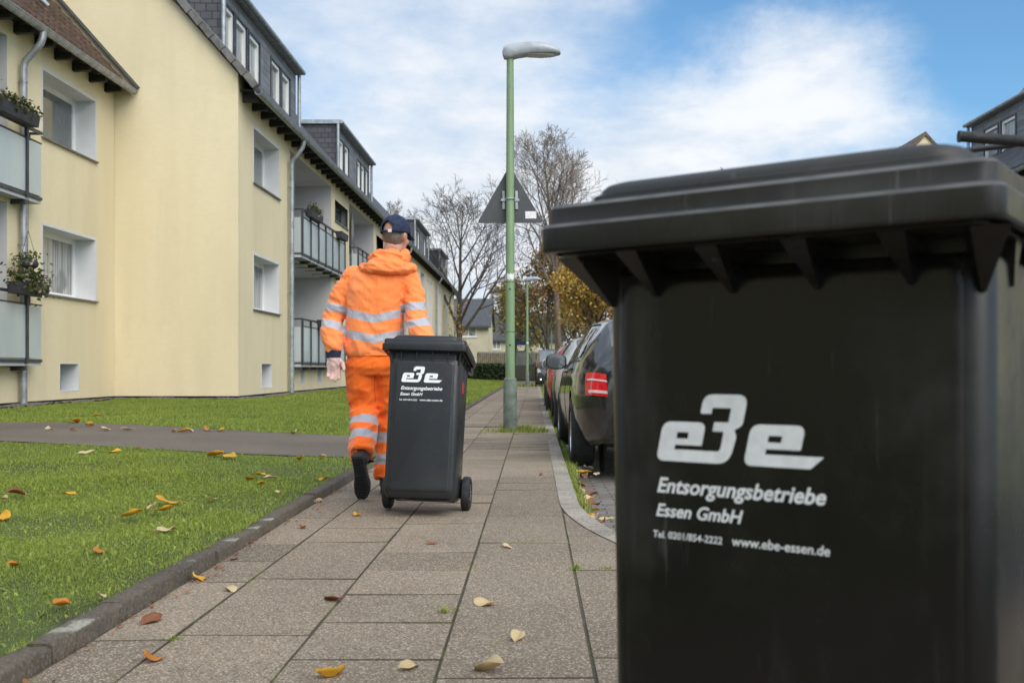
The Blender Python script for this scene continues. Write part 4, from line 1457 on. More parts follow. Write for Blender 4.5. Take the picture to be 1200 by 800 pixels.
# ------------------------------------------------------------------ street lamps and the sign
def lamp_post(label, loc, detail):
    e = empty('street_lamp', (0, 0, 0), label, 'street lamp', 'street lamps along the pavement')
    H = 4.92
    mb = MB()
    mb.tube([(0, 0, 0.68), (0, 0, 0.74), (0, 0, 2.4), (0, 0, H - 0.05)], [0.062, 0.062, 0.057, 0.046], 16)
    p = mb.build('pole', 'pole_green', e, smooth=40)
    if detail:
        for z in (1.13, 1.86):
            d = MB()
            d.tube([(0, -0.030, z), (0, -0.0635, z)], 0.011, 10)
            d.build('bolt_hole', 'black_gap', p)
        d = MB()
        d.tube([(0, 0, 1.30), (0, 0, 1.306)], 0.0625, 16)
        d.tube([(0, 0, 1.95), (0, 0, 1.956)], 0.061, 16)
        d.build('door_seam', 'dark_metal', p)
        d = MB()
        rs = []
        for z in (1.985, 2.06):
            rs.append([(math.sin(a) * 0.0605, -math.cos(a) * 0.0605, z + 0.01 * math.sin(a * 9)) for a in np.linspace(-0.8, 1.0, 9)])
        d.rings(rs, False, False, closed=False)
        d.build('sticker', 'sticker', p)
    mb = MB()
    mb.tube([(0, 0, 0.0), (0, 0, 0.62), (0, 0, 0.69), (0, 0, 0.70)], [0.092, 0.088, 0.084, 0.066], 18)
    mb.build('sleeve', 'pole_sleeve', e, smooth=40)
    # head: flattened shell reaching out to the road
    mb = MB()
    rs = []
    for t, hw, zt, zb in ((-0.10, 0.035, 0.06, 0.00), (-0.08, 0.07, 0.115, -0.045), (0.0, 0.085, 0.145, -0.06), (0.10, 0.095, 0.16, -0.03), (0.25, 0.11, 0.175, -0.005), (0.42, 0.12, 0.165, 0.0), (0.56, 0.11, 0.125, 0.005), (0.64, 0.08, 0.075, 0.012), (0.66, 0.04, 0.045, 0.02)):
        rg = []
        for k in range(16):
            a = 2 * math.pi * k / 16
            ca, sa = math.cos(a), math.sin(a)
            y = hw * math.copysign(abs(ca) ** 0.7, ca)
            z = (zt + zb) / 2 + (zt - zb) / 2 * math.copysign(abs(sa) ** (0.8 if sa > 0 else 0.45), sa)
            rg.append((t, y, H + z))
        rs.append(rg)
    mb.rings(rs)
    hd = mb.build('lamp_head', 'lamp_grey', e, smooth=50)
    mb = MB()
    rs = []
    for t, hw, d in ((0.20, 0.06, 0.006), (0.24, 0.085, 0.018), (0.40, 0.095, 0.026), (0.54, 0.08, 0.018), (0.60, 0.05, 0.004)):
        rs.append([(t, hw * math.cos(a), H + 0.004 - d * math.sin(a)) for a in np.linspace(0, math.pi, 9)])
    mb.rings(rs, True, True, closed=False)
    mb.build('lens', 'lamp_glass', hd, smooth=60)
    e.location = loc
    return e
L1 = lamp_post('tall green street lamp rising from weeds in the middle of the pavement', (-0.315, 13.42, 0), True)
L2 = copy_tree(L1)
L2.location = (-0.32, 47.5, 0)
L2['label'] = 'green street lamp beside the van with the open door, second of the row'
L3 = copy_tree(L1)
L3.location = (1.35, 80, -0.05)
L3['label'] = 'farthest small street lamp in front of the dark trees'
e = empty('traffic_sign', (0, 0, 0), 'triangular traffic sign seen from its grey back on the nearest lamp', 'traffic sign')
mb = MB()
s, h = 0.44, 0.76
tri = round_poly([(-s, 0, 0.06), (s, 0, 0.06), (0, h, 0.06)])
mb.poly_y([(x, z) for x, z in tri], -0.004, 0.0)
mb.build('plate', 'sign_back', e)
mb = MB()
mb.poly_y([(x * 0.985, z * 0.985 + 0.005) for x, z in tri], 0.001, 0.004)
mb.build('face', 'plate_white', e)
mb = MB()
for sx in (-0.085, 0.085):
    mb.box(sx - 0.016, sx + 0.016, -0.03, -0.0045, 0.18, 0.42)
mb.box(-0.12, 0.12, -0.045, -0.031, 0.285, 0.315)
mb.tube([(0.062 * math.cos(a), -0.095 + 0.062 * math.sin(a), 0.30) for a in np.linspace(0, 2 * math.pi, 17)], 0.009, 6)
mb.build('bracket', 'zinc', e)
mb = MB()
mb.box(0.20, 0.345, -0.0056, -0.0045, 0.06, 0.155)
mb.box(0.207, 0.24, -0.0066, -0.0058, 0.08, 0.135)
st = mb.build('sticker', 'sticker', e)
e.location = (-0.315, 13.42 + 0.095, 2.74)
e.rotation_euler = (0, R(-0.8), R(4))
e.scale = (1, 1, 1)

# ------------------------------------------------------------------ trees
def branch_tree(name, label, loc, height, seed, crown=(0.30, 1.0), spread=0.55, limbs=10, levels=4, trunk=0.22, bark='bark_brown', leaves=None, n_leaf=0, leaf_size=0.12, leaf_low=0.0,
                group='trees at the end of the street', lean=(0, 0), fork=False, twig=0.0085, ivy=0, ang=(0.5, 0.95)):
    rg = random.Random(seed)
    e = empty(name, loc, label, 'tree', group)
    tr, br = MB(), MB()
    tips = []
    def path(p, d, L, n, jit, up):
        pts = [p.copy()]
        q, dd = p.copy(), d.copy()
        for i in range(n):
            dd = (dd + Vector((rg.gauss(0, jit), rg.gauss(0, jit), rg.gauss(0, jit * 0.7) + up))).normalized()
            q = q + dd * (L / n)
            pts.append(q.copy())
        return pts
    def grow_(p, d, L, r, lev):
        n = (0, 8, 6, 4, 3, 3)[lev]
        pts = path(p, d, L, n, (0, 0.07, 0.09, 0.12, 0.15, 0.2)[lev], (0, 0.05, 0.06, 0.05, 0.04, 0.02)[lev])
        rad = [max(twig * (1.0 if lev < levels else 0.8), r * (1 - 0.80 * i / n)) for i in range(n + 1)]
        br.tube(pts, rad, (0, 7, 5, 4, 3, 3)[lev], cap=False)
        if lev >= levels:
            tips.extend(pts[1:])
            return
        k = (0, 8, 7, 5, 4, 0)[lev]
        for i in range(k):
            t = (0.30, 0.30, 0.26, 0.25, 0.2)[lev] + 0.72 * (i + rg.random() * 0.7) / k
            t = min(t, 0.985)
            f = t * n
            i0 = min(int(f), n - 1)
            b = pts[i0].lerp(pts[i0 + 1], f - i0)
            ax = (pts[i0 + 1] - pts[i0]).normalized()
            o = ax.orthogonal().normalized()
            o.rotate(Matrix.Rotation(i * 2.4 + rg.uniform(-0.6, 0.6), 3, ax))
            a = rg.uniform(0.45, 0.85)
            dd = (ax * math.cos(a) + o * math.sin(a)).normalized()
            grow_(b, dd, L * rg.uniform(0.42, 0.62) * (1.12 - 0.5 * t), max(twig, r * (1 - 0.75 * t) * 0.6), lev + 1)
    base = Vector(loc)
    stems = [(0, 0, 1.0)] if not fork else [(-0.16, 0.02, 1.0), (0.13, -0.03, 0.92)]
    for si, (sx, sy, kh) in enumerate(stems):
        H = height * kh * 0.93
        n = 12
        pts, q = [], base + Vector((sx * 1.2, 0, -0.1))
        dd = Vector((sx + lean[0], sy + lean[1], 1)).normalized()
        for i in range(n + 1):
            pts.append(q.copy())
            dd = (dd + Vector((rg.gauss(0, 0.02), rg.gauss(0, 0.02), 0.03))).normalized()
            q = q + dd * (H / n)
        rad = [max(twig, trunk * (1.25 if i == 0 else 1.0) * (1 - 0.93 * (i / n) ** 0.9)) for i in range(n + 1)]
        tr.tube(pts, rad, 9, cap=False)
        for i in range(limbs):
            t = crown[0] + (crown[1] - crown[0]) * (i + rg.random() * 0.8) / limbs
            f = min(t, 0.985) * n
            i0 = min(int(f), n - 1)
            b = pts[i0].lerp(pts[i0 + 1], f - i0)
            az = i * 2.4 + rg.uniform(-0.5, 0.5)
            a = rg.uniform(*ang)
            k = (t - crown[0]) / max(0.01, crown[1] - crown[0])
            L = height * spread * (0.62 + 0.5 * math.sin(math.pi * min(1, 0.25 + k * 0.75))) * (1 - 0.55 * k) * rg.uniform(0.8, 1.15)
            dd = Vector((math.cos(az) * math.sin(a), math.sin(az) * math.sin(a), math.cos(a)))
            grow_(b, dd, L, max(twig, trunk * (1 - 0.85 * t) * 0.55), 1)
    tr.build('trunk', bark, e, smooth=60, fix=False)
    if not leaves:
        br.build('crown', bark, e, smooth=70, fix=False)
    else:
        cr = br.build('crown', bark, e, smooth=70, fix=False)
        lf = MB()
        ti = []
        for _ in range(n_leaf):
            p = rg.choice(tips)
            if leaf_low and rg.random() < (p.z - base.z) / height * leaf_low:
                continue
            p = p + Vector((rg.gauss(0, 0.16), rg.gauss(0, 0.16), rg.gauss(0, 0.16)))
            a = Euler((rg.uniform(-1.4, 1.4), rg.uniform(-1.4, 1.4), rg.uniform(0, 6.28))).to_matrix()
            s = leaf_size * rg.uniform(0.6, 1.4)
            lf.face([p + a @ Vector(q_) * s for q_ in ((-0.5, 0, 0), (0, -0.34, 0.08), (0.5, 0, 0), (0, 0.34, 0.08))])
            ti += [rg.random()] * 4
        lf.attrs['tint'] = ti
        lf.build('leaves', leaves, cr, fix=False)
    if ivy:
        iv = MB()
        ti = []
        for _ in range(ivy):
            t = rg.random() ** 1.3 * 0.42
            p = base + Vector((rg.gauss(0, trunk * 1.3), rg.gauss(0, trunk * 1.3), t * height))
            a = Euler((rg.uniform(-1.4, 1.4), rg.uniform(-1.4, 1.4), rg.uniform(0, 6.28))).to_matrix()
            iv.face([p + a @ Vector(q_) * 0.16 for q_ in ((-0.5, 0, 0), (0, -0.34, 0.08), (0.5, 0, 0), (0, 0.34, 0.08))])
            ti += [rg.random()] * 4
        iv.attrs['tint'] = ti
        iv.build('ivy', 'foliage_gold', e, fix=False)
    return e
branch_tree('bare_tree', 'bare tree with dark forked crown at the end of the yellow houses', (-5.0, 68, 0.1), 12.2, 21, (0.22, 0.97), 0.50, 13, 4, 0.27, 'bark_dark', 'foliage_gold', 500, 0.13, 1.2, twig=0.0085, ivy=420, ang=(0.5, 0.9))
branch_tree('bare_tree', 'tall bare tree with a narrow rounded crown behind the lamp and sign', (1.55, 64, 0.0), 15.6, 33, (0.36, 0.97), 0.36, 20, 4, 0.27, 'bark_brown', 'foliage_rust', 900, 0.12, 1.35, twig=0.0085, ang=(0.4, 0.85))
branch_tree('autumn_tree', 'brown leaved bushy tree behind the second lamp', (1.0, 74, 0), 9.6, 44, (0.12, 0.97), 0.42, 13, 4, 0.20, 'bark_dark', 'foliage_rust', 8000, 0.20, 0.4)
branch_tree('autumn_tree', 'golden yellow leaved tree above the parked black car', (3.3, 57, 0), 7.2, 55, (0.15, 0.97), 0.50, 13, 4, 0.16, 'bark_dark', 'foliage_gold', 14000, 0.16, 0.0)
branch_tree('autumn_tree', 'yellow green leaved tree low beside the bare tree and the hedge', (-1.6, 84, 0), 8.0, 66, (0.12, 0.97), 0.45, 12, 4, 0.18, 'bark_dark', 'foliage_olive', 7000, 0.24, 0.5)
branch_tree('autumn_tree', 'olive leaved tree partly hidden by the golden one', (3.4, 88, 0), 9.0, 67, (0.1, 0.97), 0.45, 12, 4, 0.2, 'bark_dark', 'foliage_olive', 7000, 0.26, 0.4)
branch_tree('autumn_tree', 'rust brown tree hidden behind the large bin farther down the street', (8.5, 80, 0), 10.5, 68, (0.12, 0.97), 0.45, 12, 4, 0.22, 'bark_dark', 'foliage_rust', 5000, 0.26, 0.4)
branch_tree('bare_tree', 'bare tree whose top twigs show just above the bin lid', (12.4, 68, 0), 14.7, 77, (0.35, 0.97), 0.30, 11, 4, 0.26, 'bark_dark', twig=0.010)
branch_tree('bare_tree', 'bare tree rising over the roof of the long house beside the cap', (-15.0, 104, 0.2), 17.5, 88, (0.35, 0.97), 0.34, 12, 4, 0.30, 'bark_brown', twig=0.012)
branch_tree('bare_tree', 'thin bare tree beyond the far cream houses', (-3.6, 112, 0.1), 10.5, 91, (0.25, 0.97), 0.40, 11, 4, 0.25, 'bark_brown', 'foliage_rust', 1500, 0.2, 0.6, twig=0.012)
branch_tree('bare_tree', 'bare brown tree filling the gap behind the tall rounded one', (4.8, 100, 0.0), 13.5, 95, (0.2, 0.97), 0.40, 13, 4, 0.3, 'bark_brown', 'foliage_rust', 3500, 0.24, 0.7, twig=0.012)

# the street goes on behind the viewpoint: trees and another house that the dark plastic mirrors
branch_tree('autumn_tree', 'bushy brown tree on the lawn farther back down the street', (-6.5, -16.0, 0.1), 8.0, 101, (0.10, 0.97), 0.46, 13, 3, 0.2, 'bark_dark', 'foliage_green', 6000, 0.42)
branch_tree('autumn_tree', 'broad olive tree standing at the roadside farther back down the street', (0.5, -21.0, 0), 9.0, 102, (0.10, 0.97), 0.50, 13, 3, 0.2, 'bark_dark', 'foliage_olive', 6000, 0.42)
branch_tree('autumn_tree', 'dense dark tree close to the houses farther back down the street', (-12.5, -9.0, 0.2), 8.0, 103, (0.08, 0.97), 0.50, 13, 3, 0.2, 'bark_dark', 'foliage_green', 6000, 0.42)

# ------------------------------------------------------------------ hedge, fence, far houses
def leafy_box(name, label, x0, x1, y0, y1, h, n, seed, mat='foliage_green', z0=0.0):
    rg = random.Random(seed)
    e = empty(name, ((x0 + x1) / 2, (y0 + y1) / 2, z0), label, 'hedge')
    mb = MB()
    mb.box(x0 + 0.1, x1 - 0.1, y0 + 0.1, y1 - 0.1, z0, z0 + h - 0.08)
    mb.build('branches', 'bark_dark', e)
    lf = MB()
    ti = []
    for _ in range(n):
        f = rg.random()
        p = [rg.uniform(x0, x1), rg.uniform(y0, y1), z0 + rg.uniform(0.02, h)]
        k = rg.random()
        if k < 0.5: p[1] = y0 + rg.gauss(0.03, 0.05)
        elif k < 0.75: p[2] = z0 + h + rg.gauss(-0.02, 0.04)
        elif k < 0.87: p[0] = x0 + rg.gauss(0.03, 0.05)
        else: p[0] = x1 + rg.gauss(-0.03, 0.05)
        a = Euler((rg.uniform(-1.4, 1.4), rg.uniform(-1.4, 1.4), rg.uniform(0, 6.28))).to_matrix()
        s = 0.13 * rg.uniform(0.6, 1.4)
        lf.face([Vector(p) + a @ Vector(q_) * s for q_ in ((-0.5, 0, 0), (0, -0.34, 0.08), (0.5, 0, 0), (0, 0.34, 0.08))])
        ti += [rg.random() ** 1.5] * 4
    lf.attrs['tint'] = ti
    lf.build('leaves', mat, e, fix=False)
    return e
leafy_box('hedge', 'long clipped dark green hedge at the end of the lawn', -6.2, 0.5, 66.5, 67.6, 1.0, 9000, 5, z0=0.05)
leafy_box('hedge', 'small rounded shrub row between the hedge and the wooden fence', -5.6, -0.8, 73, 74.4, 1.15, 4000, 6, z0=0.0)
e = empty('wooden_fence', (-2.3, 78, 0), 'brown wooden board fence below the far cream houses', 'fence')
mb = MB()
x = -4.3
while x < 0.2:
    mb.box(x, x + 0.135, 78 + rnd.uniform(-0.01, 0.01), 78.03, 0.05, 2.0 + rnd.uniform(-0.01, 0.01))
    x += 0.15
mb.build('board_panel', 'wood_fence', e)
mb = MB()
mb.box(-4.35, 0.25, 77.94, 78.08, 2.02, 2.10)
mb.build('cap_rail', 'zinc', e)
for x in (-4.36, -2.1, 0.18):
    mb = MB()
    mb.box(x, x + 0.09, 78.035, 78.12, 0, 2.015)
    mb.build('post', 'wood_fence', e)
def far_house(label, x0, x1, y0, y1, he, hr, wins, ridge='x', chim=None):
    e = empty('house', ((x0 + x1) / 2, (y0 + y1) / 2, 0), label, 'house', 'far houses at the end of the street')
    mb = MB()
    hol = wins
    # front wall in the y0 plane with holes (x as the running axis)
    xsl = sorted({x0, x1} | {h[0] for h in hol} | {h[1] for h in hol})
    zsl = sorted({0, he} | {h[2] for h in hol} | {h[3] for h in hol})
    for a, b in zip(xsl, xsl[1:]):
        for c, d in zip(zsl, zsl[1:]):
            if any(h[0] < (a + b) / 2 < h[1] and h[2] < (c + d) / 2 < h[3] for h in hol): continue
            mb.face([(a, y0, c), (b, y0, c), (b, y0, d), (a, y0, d)])
    ym = (y0 + y1) / 2
    for x in (x0, x1):
        mb.face([(x, y0, 0), (x, y1, 0), (x, y1, he), (x, ym, hr), (x, y0, he)])
    mb.face([(x0, y1, 0), (x1, y1, 0), (x1, y1, he), (x0, y1, he)])
    mb.build('wall', 'house_cream', e, fix=False)
    rf = MB()
    pts = [(y0 - 0.45, he - 0.25), (ym, hr + 0.12), (y1 + 0.45, he - 0.25), (y1 + 0.45, he - 0.42), (ym, hr - 0.08), (y0 - 0.45, he - 0.42)]
    rf.poly_x(pts, x0 - 0.25, x1 + 0.25)
    r_ = rf.build('roof', 'slate_far', e)
    if chim:
        c = MB()
        c.box(chim - 0.3, chim + 0.3, ym - 0.3, ym + 0.3, hr - 0.6, hr + 0.9)
        c.build('chimney', 'tile_brown', r_)
    for (a, b, c, d) in wins:
        f = MB()
        t = 0.08
        f.box(a, a + t, y0 - 0.01, y0 + 0.12, c, d); f.box(b - t, b, y0 - 0.01, y0 + 0.12, c, d)
        f.box(a + t, b - t, y0 - 0.012, y0 + 0.12, d - t, d); f.box(a + t, b - t, y0 - 0.012, y0 + 0.12, c, c + t)
        f.box((a + b) / 2 - 0.05, (a + b) / 2 + 0.05, y0 - 0.008, y0 + 0.12, c + t, d - t)
        f.box(a - 0.08, b + 0.08, y0 - 0.07, y0 - 0.013, c - 0.09, c - 0.01)
        w_ = f.build('window', 'upvc_white', e)
        g = MB()
        g.face([(a + t, y0 + 0.06, c + t), (b - t, y0 + 0.06, c + t), (b - t, y0 + 0.06, d - t), (a + t, y0 + 0.06, d - t)])
        g.build('pane', 'blind_glass', w_)
    return e
far_house('nearer cream end house with steep dark roof and white double window', -10.5, -4.1, 92, 101, 4.9, 7.3, [(-6.6, -5.2, 3.7, 4.7), (-6.6, -5.2, 0.9, 1.7)], chim=-8)
far_house('smaller cream house with dark roof set behind beside the street sign', -5.2, 3.0, 104, 112, 4.0, 6.6, [(-4.25, -3.4, 2.8, 3.8), (0.5, 1.4, 2.8, 3.8)])
e = empty('street_sign', (-0.55, 79.2, 0), 'small blue street sign on a thin post by the wooden fence', 'street sign')
mb = MB(); mb.tube([(-0.55, 77, 0), (-0.55, 77, 3.0)], 0.05, 8); mb.build('post', 'dark_metal', e)
mb = MB(); mb.box(-1.5, -0.62, 76.98, 77.02, 2.6, 2.9); mb.build('name_plate', 'blue_paint', e)
# ------------------------------------------------------------------ wheeled bins
def rrect(cx, cy, hw, hd, r, z, n=6):
    pts = []
    for qx, qy, a0 in ((1, 1, 0), (-1, 1, math.pi / 2), (-1, -1, math.pi), (1, -1, 1.5 * math.pi)):
        for k in range(n):
            a = a0 + (math.pi / 2) * k / (n - 1)
            pts.append((cx + qx * (hw - r) + r * math.cos(a), cy + qy * (hd - r) + r * math.sin(a), z))
    return pts
E3E = None
def logo_shapes():
    s1 = [(0, 0, .22), (2.02, 0, .34), (2.08, .70, .10), (1.98, .84, .06), (2.18, .95, .10), (2.18, 1.70, .27), (1.0, 1.70, .27), (1.0, 1.22, .05), (1.30, 1.22, .02), (1.30, 1.37, .02), (1.80, 1.37, .02),
          (1.80, 1.02, .02), (1.42, 1.02, .02), (1.42, .79, .02), (1.72, .79, .04), (1.72, .30, .10), (.46, .30, .02), (.46, .42, .02), (1.20, .42, .03), (1.20, 1.0, .2), (0, 1.0, .25)]
    h1 = [(.46, .58, .01), (.78, .58, .01), (.78, .74, .01), (.46, .74, .01)]
    ox = 2.40
    s2 = [(0, 0, .22), (1.68, 0, .04), (1.95, .29, .02), (.5, .29, .02), (.5, .42, .02), (1.36, .42, .05), (1.36, 1.0, .22), (0, 1.0, .25)]
    h2 = [(.5, .58, .01), (.84, .58, .01), (.84, .74, .01), (.5, .74, .01)]
    out = []
    for pts, dx in ((s1, 0), (h1, 0), (s2, ox), (h2, ox)):
        out.append([(x + dx + 0.22 * y, y) for x, y in round_poly(pts)])
    v, f = fill_outlines(out)
    return [(x, 0, y) for x, y, _ in v], f
LOGO = logo_shapes()
TXT = {}
for key, body, wd in (('l1', 'Entsorgungsbetriebe', 0.232), ('l2', 'Essen GmbH', 0.126), ('l3', 'Tel. 0201/854-2222', 0.101), ('l4', 'www.ebe-essen.de', 0.128)):
    TXT[key] = text_mesh(body, wd, None, 0.28 if key in ('l1', 'l2') else 0.1, 0.024 if key in ('l1', 'l2') else 0.014)
def wheelie_bin(label, W, DP, H, mat, logo_dx, lid_open=0.0, stain=False, logo_drop=0.29, over=0.066, front=None, lscale=1.0, gw=0.0165, gd=0.056, rec=0.022, pan=0.0025):
    """W, DP, H: outer width, depth and height in metres; front faces -y, the wheels stand at the back"""
    e = empty('wheelie_bin', (0, 0, 0), label, 'wheeled bin', 'black wheeled bins')
    front = over if front is None else front
    zl = H - 0.095                      # lower edge of the lid
    hwt, hwb = W / 2 - over, W / 2 - over - 0.003
    y0t, y0b = -DP / 2 + front + 0.002, -DP / 2 + front + (0.045 if W < 0.5 else 0.022)     # front plane at top and bottom
    y1t, y1b = DP / 2 - 0.075, DP / 2 - 0.105
    mb = MB()
    rs = []
    r_ = 0.034
    def sec(z, grow=0.0, rr=None):
        t = (z - 0.06) / (zl - 0.06)
        hw = hwb + (hwt - hwb) * t + grow
        ya, yb = y0b + (y0t - y0b) * t - grow, y1b + (y1t - y1b) * t + grow
        return rrect(0, (ya + yb) / 2, hw, (yb - ya) / 2, (rr or r_) + grow, z)
    for z, g, rr in ((0.045, -0.055, 0.03), (0.050, -0.018, 0.04), (0.075, -0.002, None), (0.11, 0.0, None), (0.4, 0, None), (zl - rec - 0.012, 0, None), (zl - rec - 0.004, -0.003, None), (zl - rec, -0.016, None), (zl - 0.006, -0.016, None)):
        rs.append(sec(z, g, rr))
    for z in (zl - 0.004, zl + 0.016):
        rs.append(rrect(0, -0.01, W / 2 - 0.022, DP / 2 - 0.012 - 0.022, 0.02, z))
    mb.rings(rs)
    body = mb.build('body', mat, e, smooth=38, bevel=0.0)
    # slightly raised front panel and the lettering that sits on it
    def yf(z):
        return y0b + (y0t - y0b) * (z - 0.06) / (zl - 0.06)
    pn = MB()
    def prect(z0, z1, m, d):
        hb = hwb + (hwt - hwb) * ((z0 - .06) / (zl - .06)) - m
        ht = hwb + (hwt - hwb) * ((z1 - .06) / (zl - .06)) - m
        out = []
        for (hw, z, sgn, cz) in ((hb, z0, 1, 1), (ht, z1, 1, -1), (ht, z1, -1, -1), (hb, z0, -1, 1)):
            rr = 0.02
            for k in range(5):
                a = k / 4 * math.pi / 2
                if (sgn > 0) == (cz > 0): px, pz_ = hw - rr + rr * math.sin(a), z + cz * (rr - rr * math.cos(a))
                else: px, pz_ = hw - rr + rr * math.cos(a), z + cz * (rr - rr * math.sin(a))
                out.append((sgn * px, yf(pz_) - d, pz_))
        return out
    pn.rings([prect(0.08, zl - rec - 0.008, 0.030, -0.002), prect(0.086, zl - rec - 0.014, 0.034, pan * 0.6), prect(0.098, zl - rec - 0.026, 0.044, pan)], False, True)
    fp = pn.build('front_panel', mat, body, smooth=38)
    # gussets under the rim
    def gusset(cx, cy, nx, ny, wd, drop, out_):
        tx, ty = -ny, nx
        top = zl - 0.0035
        a = (cx + tx * wd + nx * out_, cy + ty * wd + ny * out_, top)
        b = (cx - tx * wd + nx * out_, cy - ty * wd + ny * out_, top)
        c = (cx - tx * wd - nx * 0.03, cy - ty * wd - ny * 0.03, top)
        d = (cx + tx * wd - nx * 0.03, cy + ty * wd - ny * 0.03, top)
        t = 0.003
        p1 = (cx + tx * t + nx * 0.006, cy + ty * t + ny * 0.006, top - drop)
        p2 = (cx - tx * t + nx * 0.006, cy - ty * t + ny * 0.006, top - drop)
        p3 = (cx - tx * t - nx * 0.02, cy - ty * t - ny * 0.02, top - drop)
        p4 = (cx + tx * t - nx * 0.02, cy + ty * t - ny * 0.02, top - drop)
        gm = MB()
        gm.rings([[a, b, c, d], [p1, p2, p3, p4]])
        gm.build('rim_gusset', mat, body, smooth=30)
    k = W / 0.58
    zt = zl - 0.05
    for f in (-0.66, -0.22, 0.22, 0.66):
        gusset(hwt * f, yf(zt), 0, -1, gw, gd, front - 0.03)
    cg = math.atan2(over, front)
    for sx in (-1, 1):
        for f in (-0.62, 0.0, 0.62):
            gusset(sx * (hwt - 0.002), f * (y1t - y0t) / 2 + (y0t + y1t) / 2, sx, 0, gw, gd, over - 0.026)
        gusset(sx * (hwt - 0.012), y0t + 0.012, sx * math.sin(cg), -math.cos(cg), gw * 1.3, gd * 1.2, math.hypot(over - 0.024, front - 0.03))
    ang = math.atan2(y0b - y0t, zl - 0.06)        # lean of the front
    def on_front(shape, x, z, sc, name):
        v, f = shape
        m = MB()
        d = pan + 0.0007
        n = len(v)
        m.v = [(x + p[0] * sc, yf(z + p[2] * sc) - d, z + p[2] * sc) for p in v]
        m.f = list(f)
        m.mi = [0] * len(f)
        return m.build(name, 'print_white', fp)
    u = 0.0523 * lscale
    zb = zl - logo_drop
    x0 = logo_dx - 0.115 * lscale
    on_front(LOGO, x0, zb, u, 'logo')
    on_front(TXT['l1'], x0 + 0.001, zb - 0.042 * lscale, lscale, 'lettering')
    on_front(TXT['l2'], x0 - 0.001, zb - 0.074 * lscale, lscale, 'lettering')
    on_front(TXT['l3'], x0 - 0.006, zb - 0.103 * lscale, lscale, 'lettering')
    on_front(TXT['l4'], x0 + 0.109 * lscale, zb - 0.103 * lscale, lscale, 'lettering')
    # lid: two stepped bands, then a raised dome
    lh = W / 2
    yf0, yb0 = -DP / 2, DP / 2 - 0.02
    lm = MB()
    def lrect(m, z, r):
        return rrect(0, (yf0 + yb0) / 2, lh - m, (yb0 - yf0) / 2 - m, max(0.006, r), z)
    prof = [(0.003, zl - 0.001, .024), (0.0008, zl + 0.001, .026), (0.0, zl + 0.004, .026), (0.0, zl + 0.0325, .026), (0.0045, zl + 0.0375, .026), (0.0090, zl + 0.0385, .02), (0.0095, zl + 0.0395, .02), (0.0100, zl + 0.0600, .02),
            (0.0150, zl + 0.0652, .02), (0.046, zl + 0.0675, .04), (0.0470, zl + 0.0690, .04), (0.0485, zl + 0.0790, .04), (0.0510, zl + 0.0805, .04), (0.0550, zl + 0.0815, .04), (0.0570, zl + 0.0885, .04), (0.062, zl + 0.0945, .04), (0.072, zl + 0.0985, .04), (0.095, zl + 0.1005, .05), (0.13, zl + 0.1015, .05), (0.20, zl + 0.1035, .04), (0.26, zl + 0.1045, .02)]
    inner = [(0.012, zl - 0.001, .03), (0.014, zl + 0.030, .03)]
    lm.rings([lrect(*inner[1])] + [lrect(*inner[0])] + [lrect(*p) for p in prof], True, True)
    for q in range(9):          # moulding marks on the bands
        xq = -lh * 0.86 + lh * 1.72 * q / 8 + (0.01 if q % 2 else -0.008)
        lm.box(xq - 0.0014, xq + 0.0014, yf0 - 0.0005, yf0 + 0.004, zl + 0.004, zl + 0.031)
        lm.box(xq + 0.021, xq + 0.024, yf0 + 0.0134, yf0 + 0.018, zl + 0.040, zl + 0.058)
    lid = lm.build('lid', ['bin_lid' if mat == 'bin_plastic' else mat, 'bin_edge_highlight' if mat == 'bin_plastic' else mat], e, smooth=32)
    for p in lid.data.polygons:          # chamfers get a paler colour, their sky highlight painted in
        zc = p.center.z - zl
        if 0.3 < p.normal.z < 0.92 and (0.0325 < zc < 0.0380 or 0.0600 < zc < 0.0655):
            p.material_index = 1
    hb = MB()
    # stiffening ribs on the bands and the hinge lugs with the handle bar behind
    hb.tube([(-W * 0.43, yb0 + 0.055, zl - 0.01), (W * 0.43, yb0 + 0.055, zl - 0.01)], 0.014, 10)
    for sx in (-0.43, -0.2, 0.2, 0.43):
        hb.box(W * sx - 0.012, W * sx + 0.012, y1t - 0.01, yb0 + 0.068, zl - 0.035, zl + 0.015)
    hb.build('handle', mat, e, smooth=40, bevel=0.003)
    wr = 0.10
    wy = y1b - 0.02
    for sx in (-1, 1):
        wm = MB()
        xw = sx * (hwb + 0.006)
        rs = []
        for dx, rr in ((0.0, wr * 0.86), (0.006, wr * 0.97), (0.014, wr), (0.036, wr), (0.044, wr * 0.97), (0.050, wr * 0.86), (0.047, wr * 0.70), (0.040, wr * 0.66)):
            rs.append([(xw + sx * dx, wy + rr * math.cos(a), wr + rr * math.sin(a)) for a in np.linspace(0, 2 * math.pi, 29)[:-1]])
        wm.rings(rs)
        wo = wm.build('wheel', 'rubber', e, smooth=35)
        hm = MB()
        hm.tube([(xw + sx * 0.030, wy, wr), (xw + sx * 0.043, wy, wr)], wr * 0.64, 24)
        hm.tube([(xw + sx * 0.043, wy, wr), (xw + sx * 0.050, wy, wr)], 0.026, 16)
        for k_ in range(5):
            a = k_ * 2 * math.pi / 5
            M = Matrix.Translation((xw + sx * 0.0445, wy + math.cos(a) * 0.038, wr + math.sin(a) * 0.038)) @ Matrix.Rotation(a, 4, 'X')
            hm.xbox(M, 0.003, 0.022, 0.006)
        hm.build('hub', 'paint_grey', wo, smooth=40)
        am = MB()
        am.box(sx * (hwb - 0.07), xw, wy - 0.03, wy + 0.03, wr - 0.03, wr + 0.08)
        am.build('axle_bracket', mat, e)
